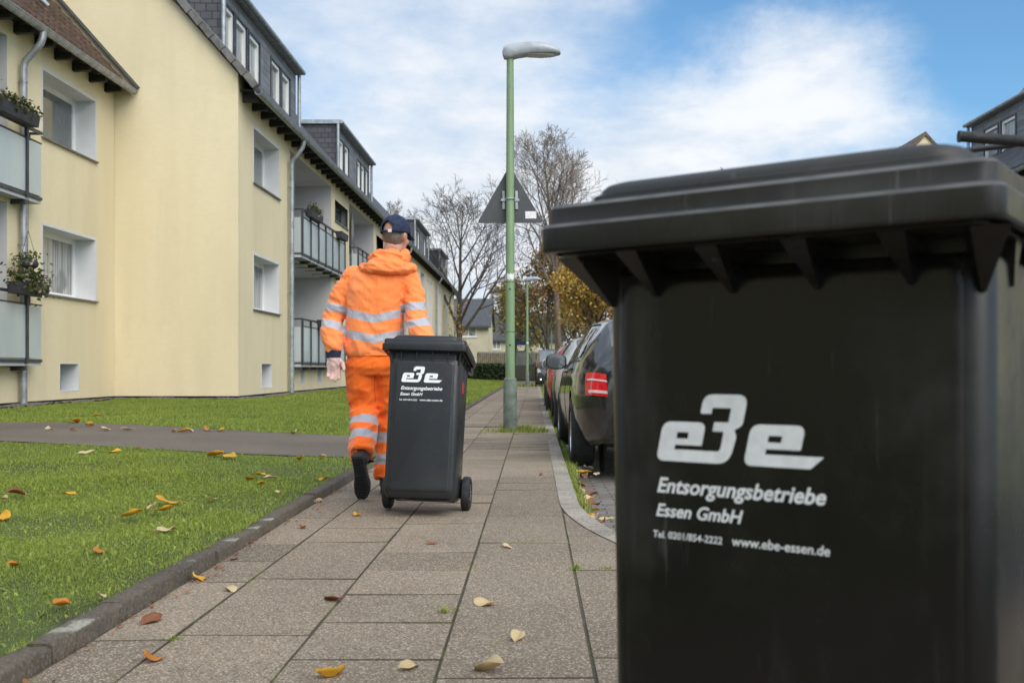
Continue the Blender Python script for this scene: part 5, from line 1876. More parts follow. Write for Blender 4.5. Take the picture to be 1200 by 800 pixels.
    if stain:
        sm = MB()
        t = (0.66 * zl)
        x_ = hwb + (hwt - hwb) * ((0.80 * zl - .06) / (zl - .06)) + 0.001
        sm.box(x_ - 0.003, x_ + 0.002, y0t + 0.30 * DP, y0t + 0.40 * DP, 0.76 * zl, 0.84 * zl)
        sm.build('sticker', 'sticker_red', body)
    if lid_open:
        lid.location = Vector((0, yb0, zl + 0.02))
        for v in lid.data.vertices:
            v.co -= Vector((0, yb0, zl + 0.02))
        lid.rotation_euler.x = -lid_open
    return e
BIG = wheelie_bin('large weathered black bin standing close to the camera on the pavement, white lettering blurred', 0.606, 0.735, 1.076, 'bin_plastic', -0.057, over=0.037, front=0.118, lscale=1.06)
BIG.rotation_euler.z = math.atan2(-0.592, 0.806)
BIG.location = (0.4615, 1.541, 0.0)
SMALL = wheelie_bin('smaller black bin being pulled along on its wheels by the worker', 0.48, 0.55, 0.955, 'bin_plastic_clean', -0.012, stain=True, logo_drop=0.175, over=0.040, gw=0.004, gd=0.056, rec=0.040, pan=0.0055)
def place_tilted(e, wy, wr, contact, tilt, yaw, roll=0.0):
    """tip a bin back over its wheels"""
    Rm = Matrix.Rotation(yaw, 4, 'Z') @ Matrix.Rotation(roll, 4, 'Y') @ Matrix.Rotation(-tilt, 4, 'X')
    piv = Matrix.Translation((0, -wy, -wr))
    e.matrix_world = Matrix.Translation((contact[0], contact[1], wr)) @ Rm @ piv
SM_WY = 0.55 / 2 - 0.105 - 0.02
place_tilted(SMALL, SM_WY, 0.10, (-0.622, 5.97), R(10.5), R(-2.5), R(1.6))
# kick scooter parked behind the large bin
e = empty('kick_scooter', (0, 0, 0), 'black kick scooter behind the large bin, only its handlebar showing above the lid', 'scooter')
mb = MB(); mb.box(-0.075, 0.075, -0.42, 0.32, 0.09, 0.125); mb.build('deck', 'dark_metal', e, bevel=0.02)
mb = MB(); mb.tube([(0, 0.30, 0.11), (0, 0.40, 0.22), (0, 0.42, 0.26), (0, 0.34, 1.215)], [0.028, 0.028, 0.024, 0.020], 14); mb.build('stem', 'paint_black', e, smooth=60)
mb = MB(); mb.tube([(-0.27, 0.33, 1.252), (-0.12, 0.338, 1.238), (0.12, 0.338, 1.238), (0.27, 0.33, 1.252)], 0.011, 12)
hb = mb.build('handlebar', 'rubber', e, smooth=60)
for sx in (-1, 1):
    mb = MB(); mb.tube([(sx * 0.155, 0.338, 1.241), (sx * 0.265, 0.331, 1.252), (sx * 0.275, 0.331, 1.252)], [0.0095, 0.010, 0.012], 14); mb.build('grip', 'rubber', hb, smooth=60)
    mb = MB(); mb.tube([(sx * 0.13, 0.345, 1.245), (sx * 0.16, 0.385, 1.243), (sx * 0.25, 0.40, 1.238)], 0.006, 8); mb.build('brake_lever', 'dark_metal', hb, smooth=60)
mb = MB(); mb.box(-0.04, 0.04, 0.30, 0.375, 1.19, 1.232); mb.build('display', 'black_gap', hb, bevel=0.008)
for y in (-0.47, 0.44):
    mb = MB()
    mb.rings([[(dx, y + rr * math.cos(a), 0.108 + rr * math.sin(a)) for a in np.linspace(0, 2 * math.pi, 25)[:-1]] for dx, rr in ((-0.018, 0.075), (-0.020, 0.098), (-0.01, 0.108), (0.01, 0.108), (0.020, 0.098), (0.018, 0.075))])
    mb.build('wheel', 'rubber', e, smooth=40)
mb = MB()
for sx in (-1, 1): mb.tube([(sx * 0.03, 0.44, 0.108), (sx * 0.03, 0.43, 0.25)], 0.010, 8)
mb.box(-0.042, 0.042, 0.40, 0.45, 0.245, 0.27); mb.build('fork', 'paint_black', e)
e.rotation_euler.z = R(-6)
e.location = (1.075, 1.66, 0.025)
# ------------------------------------------------------------------ the worker
PO = Vector((-1.0, 6.66, 0.0))
HF = Vector((math.sin(R(26)), math.cos(R(26)), 0))       # the way the face looks
HR = Vector((HF.y, -HF.x, 0))
HC = Vector((-0.908, 6.70, 1.690))
def H(r, f, u):
    return HC + HR * r + HF * f + Vector((0, 0, u))
HM = Matrix((HR, HF, Vector((0, 0, 1)))).transposed()
L_ARM = [Vector(p) for p in ((-1.175, 6.70, 1.415), (-1.262, 6.70, 1.29), (-1.318, 6.70, 1.135), (-1.305, 6.63, 1.04), (-1.292, 6.59, 0.965))]
R_ARM = [Vector(p) for p in ((-0.835, 6.70, 1.41), (-0.785, 6.67, 1.29), (-0.765, 6.62, 1.15), (-0.722, 6.50, 1.06), (-0.672, 6.39, 0.975))]
L_LEG = [Vector(p) for p in ((-1.125, 6.695, 0.88), (-1.125, 6.72, 0.70), (-1.115, 6.735, 0.535), (-1.097, 6.57, 0.415), (-1.078, 6.375, 0.285))]
R_LEG = [Vector(p) for p in ((-0.945, 6.70, 0.88), (-0.945, 6.75, 0.68), (-0.950, 6.78, 0.49), (-0.960, 6.73, 0.28), (-0.968, 6.685, 0.10))]
def oval(cx, cy, a, b, z, n=28, p=0.82):
    return [(cx + a * math.copysign(abs(math.cos(t)) ** p, math.cos(t)), cy + b * math.copysign(abs(math.sin(t)) ** p, math.sin(t)), z) for t in [2 * math.pi * k / n for k in range(n)]]
mb = MB()
mb.ell(HC + Vector((0, 0, 0.025)), (0.074, 0.094, 0.100), HM, 24, 16)              # skull
mb.ell(H(0, 0.022, -0.045), (0.058, 0.070, 0.078), HM, 20, 14)                     # face and jaw
mb.ell(H(0, 0.055, -0.100), (0.030, 0.030, 0.022), HM, 12, 8)                      # chin
mb.ell(H(0, 0.098, -0.018), (0.014, 0.020, 0.026), HM, 12, 8)                      # nose
mb.ell(H(0, 0.108, -0.032), (0.017, 0.014, 0.011), HM, 12, 8)
mb.ell(H(0, 0.086, 0.022), (0.050, 0.014, 0.011), HM, 12, 8)                       # brow
mb.ell(H(0, 0.084, -0.062), (0.024, 0.012, 0.007), HM, 12, 8)                      # lips
mb.ell(H(0, 0.082, -0.073), (0.021, 0.012, 0.007), HM, 12, 8)
for s in (-1, 1):
    mb.ell(H(s * 0.040, 0.066, -0.035), (0.022, 0.022, 0.022), HM, 10, 8)          # cheeks
    mb.ell(H(s * 0.077, -0.006, -0.012), (0.012, 0.024, 0.034), HM, 12, 10)        # ears
    mb.ell(H(s * 0.083, -0.016, -0.004), (0.010, 0.017, 0.028), HM, 12, 10)
mb.tube([(-0.965, 6.715, 1.42), (-0.945, 6.71, 1.52), (-0.917, 6.695, 1.63)], [0.085, 0.064, 0.060], 18)
tor = [(0.86, -1.035, 6.70, .15, .11), (1.0, -1.03, 6.695, .155, .11), (1.2, -1.022, 6.69, .165, .115), (1.36, -1.0, 6.69, .175, .11), (1.44, -0.985, 6.70, .15, .09), (1.49, -0.97, 6.71, .08, .07)]
mb.rings([oval(c, d, a, b, z) for z, c, d, a, b in tor])
mb.tube(L_ARM, [.055, .05, .043, .040, .032], 12, round_ends=True)
mb.tube(R_ARM, [.055, .05, .043, .040, .032], 12, round_ends=True)
mb.tube(L_LEG, [.085, .078, .06, .055, .042], 12, round_ends=True)
mb.tube(R_LEG, [.085, .078, .06, .055, .042], 12, round_ends=True)
me = grow(mb, 0.0075, 3)
me.transform(Matrix.Translation(-PO))
P = mesh_obj('person', me, 'skin', None)
P.location = PO
ORG[P.name] = PO
tag(P, 'worker in orange reflective suit and navy cap, seen from behind pulling the small bin', 'person')
for s in (-1, 1):
    mb = MB(); mb.ell(H(s * 0.030, 0.080, 0.003), (0.011, 0.011, 0.011), HM, 12, 8)
    mb.build('eye', 'eye_white', P, smooth=180)
# --- cloth folds
def fold(v, n, kind):
    x, y, z = v
    q = Vector((x, y, z))
    if kind == 'torso':
        a = noise.noise(Vector((x * 9 + z * 5, y * 6, z * 11 - abs(x + 1.02) * 9)))
        b = noise.noise(Vector((x * 22, y * 10, z * 9)))
        k = 1.0 + 1.6 * max(0, (1.10 - z) / 0.18)
        c = noise.noise(Vector((x * 5 - z * 16, y * 6, z * 5 + x * 16)))
        return (0.0048 * (1 - 2 * abs(a)) * k + 0.0025 * b + 0.003 * (0.5 - 2 * abs(c)))
    if kind == 'arm':
        a = noise.noise(Vector((x * 10, y * 10, z * 26 + x * 14)))
        b = noise.noise(Vector((x * 24 + z * 18, y * 20, z * 30)))
        return 0.0075 * (0.5 - 2 * abs(a)) + 0.002 * b
    a = noise.noise(Vector((x * 7 + z * 7, y * 7, z * 15 - x * 9)))
    b = noise.noise(Vector((x * 20 - z * 12, y * 14, z * 22)))
    k = 1.25 if z < 0.62 else 0.9
    return k * (0.012 * (0.45 - 2 * abs(a)) + 0.004 * b)
def seg_t(p, chain):
    """arc length along a chain of points and the distance from it"""
    best = (9, 0)
    s = 0
    for a, b in zip(chain, chain[1:]):
        d = b - a
        L = d.length
        t = max(0, min(1, (p - a).dot(d) / (L * L)))
        q = (p - (a + d * t)).length
        if q < best[0]:
            best = (q, s + t * L)
        s += L
    return best
# --- jacket
mb = MB()
tor = [(0.905, -1.03, 6.70, .188, .140), (0.925, -1.03, 6.70, .197, .150), (0.96, -1.03, 6.70, .205, .156), (1.05, -1.03, 6.695, .202, .152), (1.2, -1.025, 6.69, .196, .147), (1.33, -1.01, 6.685, .207, .142), (1.42, -0.995, 6.69, .205, .125), (1.475, -0.985, 6.70, .150, .105), (1.52, -0.96, 6.71, .095, .085), (1.55, -0.95, 6.71, .080, .078)]
mb.rings([oval(c - 0.012, d, a * 0.945, b, z, 32) for z, c, d, a, b in tor])
mb.tube(L_ARM, [.081, .077, .072, .077, .060], 20, round_ends=True)
mb.tube(R_ARM, [.081, .077, .072, .073, .060], 20, round_ends=True)
me = grow(mb, 0.0072, 7)
nv = len(me.vertices)
band, seam = np.full(nv, -0.1), np.full(nv, -0.1)
la, ra = L_ARM, R_ARM
NRM = [v.normal.copy() for v in me.vertices]
for i, v in enumerate(me.vertices):
    p = v.co.copy()
    dl, tl = seg_t(p, la)
    dr, tr = seg_t(p, ra)
    edgeL, edgeR = -1.228 + 0.10 * max(0, p.z - 1.30), -0.862 - 0.02 * max(0, p.z - 1.3)
    isl = p.x < edgeL and dl < 0.12
    isr = p.x > edgeR and dr < 0.12
    if isl or isr:
        t = tl if isl else tr
        # two bands round each sleeve: upper arm and below the elbow
        zq = p.z + (0.22 * (p.x + 1.30) if isl else -0.12 * (p.x + 0.76)) + 0.1 * (p.y - 6.66)
        c1, c2 = (1.215, 1.100) if isl else (1.215, 1.092)
        band[i] = max(0.027 - abs(zq - c1), 0.027 - abs(zq - c2))
        d = fold(p, NRM[i], 'arm')
    else:
        zc = 1.138 + 0.047 * min(1, abs(p.x + 1.025) / 0.19)
        zc2 = 1.008 + 0.042 * min(1, abs(p.x + 1.025) / 0.19)
        if p.y > 6.72: zc, zc2 = 1.185, 1.05
        band[i] = max(0.026 - abs(p.z - zc), 0.027 - abs(p.z - zc2))
        if p.z > 1.40 and p.y > 6.69:
            band[i] = max(band[i], 0.024 - abs(p.x + 0.83), 0.024 - abs(p.x + 1.16))
        zs = zc + 0.045
        seam[i] = 0.0022 - abs(p.z - zs)
        d = fold(p, NRM[i], 'torso')
    if abs(p.x - edgeL) < 0.02 or abs(p.x - edgeR) < 0.02:
        if 1.0 < p.z < 1.42: d -= 0.006
    v.co = p + NRM[i] * d
set_attr(me, 'band', band)
set_attr(me, 'seam', seam)
me.transform(Matrix.Translation(-PO))
jk = mesh_obj('jacket', me, 'hivis_jacket', P)
mb = MB()            # elastic hem
mb.rings([oval(-1.03 - PO.x, 6.70 - PO.y, a, b, z, 40) for z, a, b in ((0.915, .190, .142), (0.905, .200, .150), (0.935, .203, .153), (0.945, .198, .148))], False, False)
me_ = mb.build('hem', 'hivis_hood', jk, smooth=60)
me_.location = PO - PO
for v in me_.data.vertices: v.co += PO
# hood lying on the shoulders
mb = MB()
ring = []
for k in range(25):
    a = 2 * math.pi * k / 24
    ring.append((-0.945 + 0.100 * math.cos(a), 6.705 + 0.092 * math.sin(a), 1.536 + 0.022 * math.sin(a) + 0.012 * math.cos(a)))
mb.tube(ring, (0.036), 12, flat=1.5, cap=False)
ring = []
for k in range(19):
    a = math.pi + math.pi * k / 18
    ring.append((-0.955 + 0.150 * math.cos(a), 6.68 + 0.125 * math.sin(a), 1.475 - 0.018 * math.sin(-a)))
mb.tube(ring, 0.042, 12, flat=0.8, round_ends=True)
mb.ell((-0.955, 6.575, 1.478), (0.135, 0.055, 0.055), None, 20, 12)
mb.ell((-0.950, 6.60, 1.545), (0.10, 0.05, 0.05), None, 20, 12)
me = grow(mb, 0.0065, 5)
NRM = [v.normal.copy() for v in me.vertices]
for i, v in enumerate(me.vertices):
    p = v.co
    a = noise.noise(Vector((p.x * 9 + 3, p.y * 12, p.z * 32 + p.x * 10)))
    v.co = p + NRM[i] * (0.012 * (0.45 - 2 * abs(a)))
me.transform(Matrix.Translation(-PO))
mesh_obj('hood', me, 'hivis_hood', P)
# --- trousers
mb = MB()
pel = [(0.78, -1.035, 6.705, .165, .125), (0.83, -1.035, 6.70, .185, .145), (0.90, -1.033, 6.70, .190, .146), (0.95, -1.03, 6.70, .180, .135)]
mb.rings([oval(c, d, a, b, z, 28) for z, c, d, a, b in pel])
mb.tube(L_LEG[:-1] + [L_LEG[-1] + (L_LEG[-1] - L_LEG[-2]).normalized() * 0.005], [.118, .112, .096, .088, .080], 20, round_ends=False)
mb.tube(R_LEG, [.115, .108, .090, .082, .076], 20, round_ends=False)
me = grow(mb, 0.0075, 7)
nv = len(me.vertices)
band, seam = np.full(nv, -0.1), np.full(nv, -0.1)
NRM = [v.normal.copy() for v in me.vertices]
for i, v in enumerate(me.vertices):
    p = v.co.copy()
    dl, tl = seg_t(p, L_LEG)
    dr, tr = seg_t(p, R_LEG)
    if p.z < 0.72:
        if dl / 0.1 < dr / 0.1:
            # bands lie square to the shin
            q_ = p.z + 0.32 * (p.y - 6.55)
            band[i] = max(0.034 - abs(q_ - 0.505), 0.034 - abs(q_ - 0.385)) if p.z < 0.66 else -0.1
        else:
            band[i] = max(0.034 - abs(p.z - 0.375), 0.034 - abs(p.z - 0.235))
    if p.z > 0.60:
        seam[i] = 0.0025 - abs(p.x + 1.035) if p.y < 6.70 else -0.1
    d = fold(p, NRM[i], 'leg')
    if p.z > 0.72 and p.y < 6.7: d *= 0.7
    v.co = p + NRM[i] * d
set_attr(me, 'band', band)
set_attr(me, 'seam', seam)
me.transform(Matrix.Translation(-PO))
mesh_obj('trousers', me, 'hivis_trousers', P)
# --- cap
cp = bmesh.new()
nu, nvv = 40, 14
rowsv = []
CC = H(0, 0.0, 0.028)
for i in range(nvv + 1):
    el = R(-9) + (R(88) - R(-9)) * i / nvv
    rw = []
    for j in range(nu):
        az = 2 * math.pi * j / nu
        rw.append(cp.verts.new(CC + HM @ Vector((0.089 * math.cos(el) * math.cos(az), 0.108 * math.cos(el) * math.sin(az), 0.106 * math.sin(el))) - PO))
    rowsv.append(rw)
for i in range(nvv):
    for j in range(nu):
        az = 2 * math.pi * (j + 0.5) / nu
        da = abs(az - 1.5 * math.pi)
        if da < 0.52 and 1 <= i < 1 + 4.2 * math.sqrt(max(0, 1 - (da / 0.52) ** 2)):
            continue
        cp.faces.new((rowsv[i][j], rowsv[i][(j + 1) % nu], rowsv[i + 1][(j + 1) % nu], rowsv[i + 1][j]))
cp.faces.new(list(rowsv[-1]))
mec = bpy.data.meshes.new('cap')
cp.to_mesh(mec); cp.free()
cap = mesh_obj('cap', mec, 'navy', P)
md = cap.modifiers.new('t', 'SOLIDIFY'); md.thickness = 0.004; md.offset = 1
mb = MB()
rs = []
for t in np.linspace(0, 1, 6):
    rw = []
    for a in np.linspace(-1.05, 1.05, 13):
        r0x, r0y = 0.088 * math.sin(a), 0.106 * math.cos(a)
        ext = 0.070 * t * math.cos(a * 0.75)
        rw.append(H(r0x * (1 + 0.08 * t), r0y + ext, 0.014 - 0.022 * t - 0.012 * (abs(a) ** 2) * t))
    rs.append(rw)
mb.rings(rs, False, False, closed=False)
br = mb.build('brim', 'navy', cap, smooth=180)
md = br.modifiers.new('t', 'SOLIDIFY'); md.thickness = 0.004
mb = MB(); mb.ell(H(0, 0, 0.136), (0.010, 0.010, 0.006), HM, 10, 6); mb.build('button', 'navy', cap, smooth=180)
mb = MB()
M = Matrix.Translation(H(0.028, -0.1075, 0.018)) @ (HM.to_4x4() @ Matrix.Rotation(R(14), 4, 'Z'))
mb.xbox(M, 0.012, 0.004, 0.010)
mb.build('buckle', 'strap_white', cap, bevel=0.002)
# --- cropped hair under the cap
mb = MB()
rs = []
for i in range(7):
    z = -0.075 + i * 0.0155
    rw = []
    for a in np.linspace(math.pi + 0.15, 2 * math.pi - 0.15, 21):
        k = math.sqrt(max(0.05, 1 - ((z - 0.025) / 0.108) ** 2))
        rw.append(H(0.0765 * k * math.cos(a), 0.0965 * k * math.sin(a) , z))
    rs.append(rw)
mb.rings(rs, False, False, closed=False)
mb.build('hair', 'hair_grey', P, smooth=180)
# --- gloves
def finger(mb, base, dirs, lens, rads):
    pts = [Vector(base)]
    for d, l in zip(dirs, lens):
        pts.append(pts[-1] + Vector(d).normalized() * l)
    mb.tube(pts, rads, 10, round_ends=True)
def glove(wrist, down, across, palm, curl, name='glove', thumb=1):
    """wrist point, direction of the fingers, direction towards the thumb, direction the palm faces"""
    D_, A_, N_ = Vector(down).normalized(), Vector(across).normalized(), Vector(palm).normalized()
    W = Vector(wrist)
    M = Matrix((A_, D_, N_)).transposed()
    mb = MB()
    mb.ell(W + D_ * 0.055, (0.047, 0.056, 0.023), M, 18, 12)
    mb.ell(W + D_ * 0.02, (0.038, 0.035, 0.028), M, 16, 10)
    mb.ell(W + D_ * 0.045 + A_ * 0.028 + N_ * 0.010, (0.021, 0.034, 0.019), M, 12, 10)     # ball of the thumb
    for k, (off, ln, up) in enumerate(((0.034, 0.070, 0.0), (0.0115, 0.080, 0.004), (-0.0115, 0.074, 0.001), (-0.033, 0.058, -0.006))):
        b = W + D_ * (0.088 + up) + A_ * off
        dirs, ang = [], 0.0
        for c in curl:
            ang += c
            dirs.append(D_ * math.cos(ang) + N_ * math.sin(ang) + A_ * (off * 1.1))
        finger(mb, b, dirs, [ln * 0.45, ln * 0.32, ln * 0.25], [0.0125, 0.012, 0.011, 0.0095])
    tb = W + D_ * 0.028 + A_ * 0.036 + N_ * 0.010
    finger(mb, tb, [A_ * 0.75 + D_ * 0.8 + N_ * 0.25, A_ * 0.30 + D_ * 1.0 + N_ * 0.35, A_ * 0.05 + D_ * 1 + N_ * 0.45], [0.034, 0.030, 0.022], [0.0165, 0.0145, 0.013, 0.011])
    me = grow(mb, 0.0042, 2)
    nr_ = [v.normal.copy() for v in me.vertices]
    for i, v in enumerate(me.vertices):
        v.co += nr_[i] * 0.0022 * noise.noise(v.co * 55)
    me.materials.clear()
    me.materials.append(MATS['glove_leather']); me.materials.append(MATS['navy'])
    for p in me.polygons:
        c = p.center - W
        if c.dot(N_) < -0.007: p.material_index = 1
        p.use_smooth = True
    me.transform(Matrix.Translation(-PO))
    me.name = name
    ob = bpy.data.objects.new(name, me)
    COL.objects.link(ob)
    ob.parent = P
    c = MB()
    c.tube([W - D_ * 0.062, W - D_ * 0.05, W - D_ * 0.02, W + D_ * 0.012], [(0.047, 0.043), (0.052, 0.046), (0.049, 0.040), (0.044, 0.033)], 22, side=A_, cap=True)
    c.build('cuff', 'navy', ob, smooth=60)
    return ob
glove(L_ARM[-1] + Vector((0.002, -0.005, -0.062)), (0.03, -0.10, -1), (1, 0.05, 0.03), (0.04, -1, 0.10), (0.12, 0.35, 0.40))
hp = Vector((-0.60, 6.252, 0.815))
wr_ = R_ARM[-1] + Vector((0.012, -0.05, -0.055))
dd = (hp + Vector((-0.02, 0.03, 0.03)) - wr_).normalized()
glove(wr_, dd, (-1, 0.0, 0.1), Vector((0, -0.6, -0.8)) - dd * Vector((0, -0.6, -0.8)).dot(dd), (0.55, 1.0, 0.9))
# --- boots
def boot(heel, ang, yaw, right):
    e = bpy.data.objects.new('boot', None)
    M = Matrix.Translation(Vector(heel)) @ Matrix.Rotation(yaw, 4, 'Z') @ Matrix.Rotation(ang, 4, 'X')
    s = -1 if right else 1
    out = [(0.0, -0.012, .030), (0.02, -0.004, .035), (0.08, 0.0, .033), (0.14, 0.004, .036), (0.20, 0.006, .047), (0.25, 0.004, .045), (0.28, 0.002, .034), (0.297, 0.0, .018)]
    def outline(k, n=1.0):
        rt = [Vector((s * c + w_ * n, y, 0)) for y, c, w_ in out]
        lt = [Vector((s * c - w_ * n, y, 0)) for y, c, w_ in reversed(out)]
        return rt + lt
    up = MB()
    rs = []
    for z, n, dy in ((0.022, 1.0, 0), (0.05, 1.03, 0), (0.075, 0.92, 0)):
        rs.append([M @ Vector((p.x * n, p.y, z)) for p in outline(0)])
    up.rings(rs)
    up.ell(M @ Vector((0, 0.16, 0.07)), (0.040, 0.095, 0.035), M.to_3x3(), 16, 10)
    up.tube([M @ Vector(q) for q in ((0, 0.060, 0.05), (0, 0.058, 0.11), (0, 0.060, 0.16))], [0.047, 0.046, 0.050], 16)
    me = grow(up, 0.0065, 3)
    me.transform(Matrix.Translation(-PO))
    ob = mesh_obj('boot', me, 'boot_leather', P)
    so = MB()
    so.rings([[M @ Vector((p.x * n, p.y, z)) for p in outline(0)] for z, n in ((0.004, 0.97), (0.006, 1.03), (0.024, 1.05), (0.030, 1.0))])
    y = 0.012
    while y < 0.285:            # tread lugs
        i = 0
        while i + 1 < len(out) and out[i + 1][0] < y: i += 1
        j = min(i + 1, len(out) - 1)
        t = (y - out[i][0]) / max(1e-6, out[j][0] - out[i][0])
        w_ = out[i][2] * (1 - t) + out[j][2] * t
        c = (out[i][1] * (1 - t) + out[j][1] * t) * s
        if 0.095 < y < 0.125:
            y += 0.017
            continue
        for q in (-0.62, 0.0, 0.62):
            M2 = M @ Matrix.Translation((c + q * w_, y, 0.0)) @ Matrix.Rotation(R(18 if q < 0 else -18 if q > 0 else 0), 4, 'Z')
            so.xbox(M2, w_ * 0.25, 0.0055, 0.0055)
        y += 0.017
    so.build('sole', 'rubber', ob, smooth=30)
    return ob
boot((-1.072, 6.225, 0.283), R(-67), R(-2), False)
boot((-0.968, 6.615, 0.006), 0.0, R(-6), True)

# ------------------------------------------------------------------ parked cars
def pchip(xk, yk, x):
    xk, yk = np.asarray(xk, float), np.asarray(yk, float)
    h = np.diff(xk); d = np.diff(yk) / h
    m = np.zeros_like(yk)
    for i in range(1, len(xk) - 1):
        if d[i - 1] * d[i] > 0:
            w1, w2 = 2 * h[i] + h[i - 1], h[i] + 2 * h[i - 1]
            m[i] = (w1 + w2) / (w1 / d[i - 1] + w2 / d[i])
    m[0], m[-1] = d[0], d[-1]
    i = np.clip(np.searchsorted(xk, x) - 1, 0, len(xk) - 2)
    t = (x - xk[i]) / h[i]
    return (yk[i] * (1 + 2 * t) * (1 - t) ** 2 + h[i] * m[i] * t * (1 - t) ** 2 + yk[i + 1] * t * t * (3 - 2 * t) + h[i] * m[i + 1] * t * t * (t - 1))
HATCH = [  # y, floor z, sill w, sill z, mid w, mid z, belt w, belt z, roof edge w, roof edge z, roof z
    (-2.10, .36, .50, .42, .60, .60, .58, .84, .52, .93, .96), (-2.06, .27, .62, .36, .74, .62, .70, .88, .56, 1.02, 1.06), (-1.95, .235, .71, .32, .83, .63, .775, .93, .575, 1.17, 1.22), (-1.75, .21, .79, .29, .88, .64, .825, .965, .59, 1.30, 1.355),
    (-1.40, .18, .835, .26, .888, .64, .84, .965, .605, 1.325, 1.375), (-.70, .17, .835, .25, .885, .63, .845, .95, .62, 1.345, 1.40), (.05, .17, .835, .25, .885, .62, .845, .925, .615, 1.335, 1.39),
    (.55, .17, .835, .25, .885, .61, .845, .91, .575, 1.26, 1.31), (.90, .17, .835, .25, .887, .60, .84, .90, .60, 1.09, 1.13), (1.18, .17, .86, .26, .888, .60, .82, .88, .66, .945, .985), (1.65, .18, .85, .28, .875, .60, .78, .84, .62, .885, .92),
    (2.0, .21, .79, .32, .82, .58, .70, .76, .55, .80, .83), (2.16, .26, .64, .36, .70, .55, .60, .68, .45, .71, .73), (2.22, .34, .45, .42, .50, .53, .45, .62, .35, .64, .65)]
VAN = [
    (-2.20, .34, .72, .40, .80, .65, .80, 1.05, .70, 1.62, 1.70), (-2.16, .25, .80, .33, .86, .66, .85, 1.08, .73, 1.72, 1.80), (-1.9, .20, .86, .28, .90, .66, .87, 1.10, .74, 1.76, 1.84), (-.6, .18, .88, .26, .905, .66, .87, 1.09, .74, 1.78, 1.86),
    (.35, .18, .88, .26, .905, .65, .87, 1.07, .72, 1.74, 1.82), (.80, .18, .88, .26, .905, .64, .865, 1.05, .69, 1.52, 1.60), (1.20, .18, .88, .27, .90, .64, .85, 1.02, .72, 1.22, 1.30), (1.50, .19, .87, .28, .885, .63, .80, .97, .70, 1.04, 1.09), (1.9, .22, .82, .32, .84, .60, .72, .84, .60, .89, .92),
    (2.10, .27, .68, .38, .72, .56, .62, .72, .50, .75, .77), (2.16, .36, .52, .44, .55, .54, .50, .64, .42, .66, .67)]
class CarShape:
    def __init__(s, tab):
        s.t = np.array(tab)
        s.cache = {}
    def sec(s, y):
        k = round(float(y), 4)
        if k not in s.cache:
            s.cache[k] = s.sec_(k)
        return s.cache[k]
    def sec_(s, y):
        v = [pchip(s.t[:, 0], s.t[:, k], np.array([y]))[0] for k in range(1, 11)]
        zb, ws, zs, wm, zm, wb, zbelt, wr, zr, zt = v
        ctl = [(0, zb), (ws * .6, zb), (ws * .94, zb + .015), (ws, zs), (ws + (wm - ws) * .72, (zs + zm) / 2), (wm, zm), (wm - (wm - wb) * .30, zm + (zbelt - zm) * .62), (wb, zbelt), (wb + (wr - wb) * .5 + .018, zbelt + (zr - zbelt) * .5), (wr, zr), (wr * .90, zr + (zt - zr) * .55), (wr * .55, zt - (zt - zr) * .08), (0, zt)]
        return ctl
    def pt(s, y, t):
        c = s.sec(y)
        t = max(0, min(len(c) - 1.0001, t))
        i = int(t)
        f = t - i
        return Vector((c[i][0] * (1 - f) + c[i + 1][0] * f, y, c[i][1] * (1 - f) + c[i + 1][1] * f))
    def t_at(s, y, z, lo=3.0, hi=9.0):
        for _ in range(40):
            m = (lo + hi) / 2
            if s.pt(y, m).z < z: lo = m
            else: hi = m
        return lo
    def zq(s, q):
        return [(y, s.t_at(y, z)) for y, z in q]
    def patch(s, mb, quads, off, side, nu=8, nv=5):
        """quad of (y, t) corners laid on the body surface, lifted by off"""
        (a, b, c, d) = quads
        g = []
        for i in range(nv + 1):
            rw = []
            for j in range(nu + 1):
                u, v = j / nu, i / nv
                y = (a[0] * (1 - u) + b[0] * u) * (1 - v) + (d[0] * (1 - u) + c[0] * u) * v
                t = (a[1] * (1 - u) + b[1] * u) * (1 - v) + (d[1] * (1 - u) + c[1] * u) * v
                p = s.pt(y, t)
                n = (s.pt(y + .01, t) - s.pt(y - .01, t)).cross(s.pt(y, t + .05) - s.pt(y, t - .05))
                n = n.normalized() if n.length > 1e-9 else Vector((0, 0, 1))
                if n.dot(p - Vector((0, y, 0.6))) < 0: n = -n
                p = p + n * off
                rw.append((p.x * side, p.y, p.z))
            g.append(rw)
        mb.rings(g, False, False, closed=False)
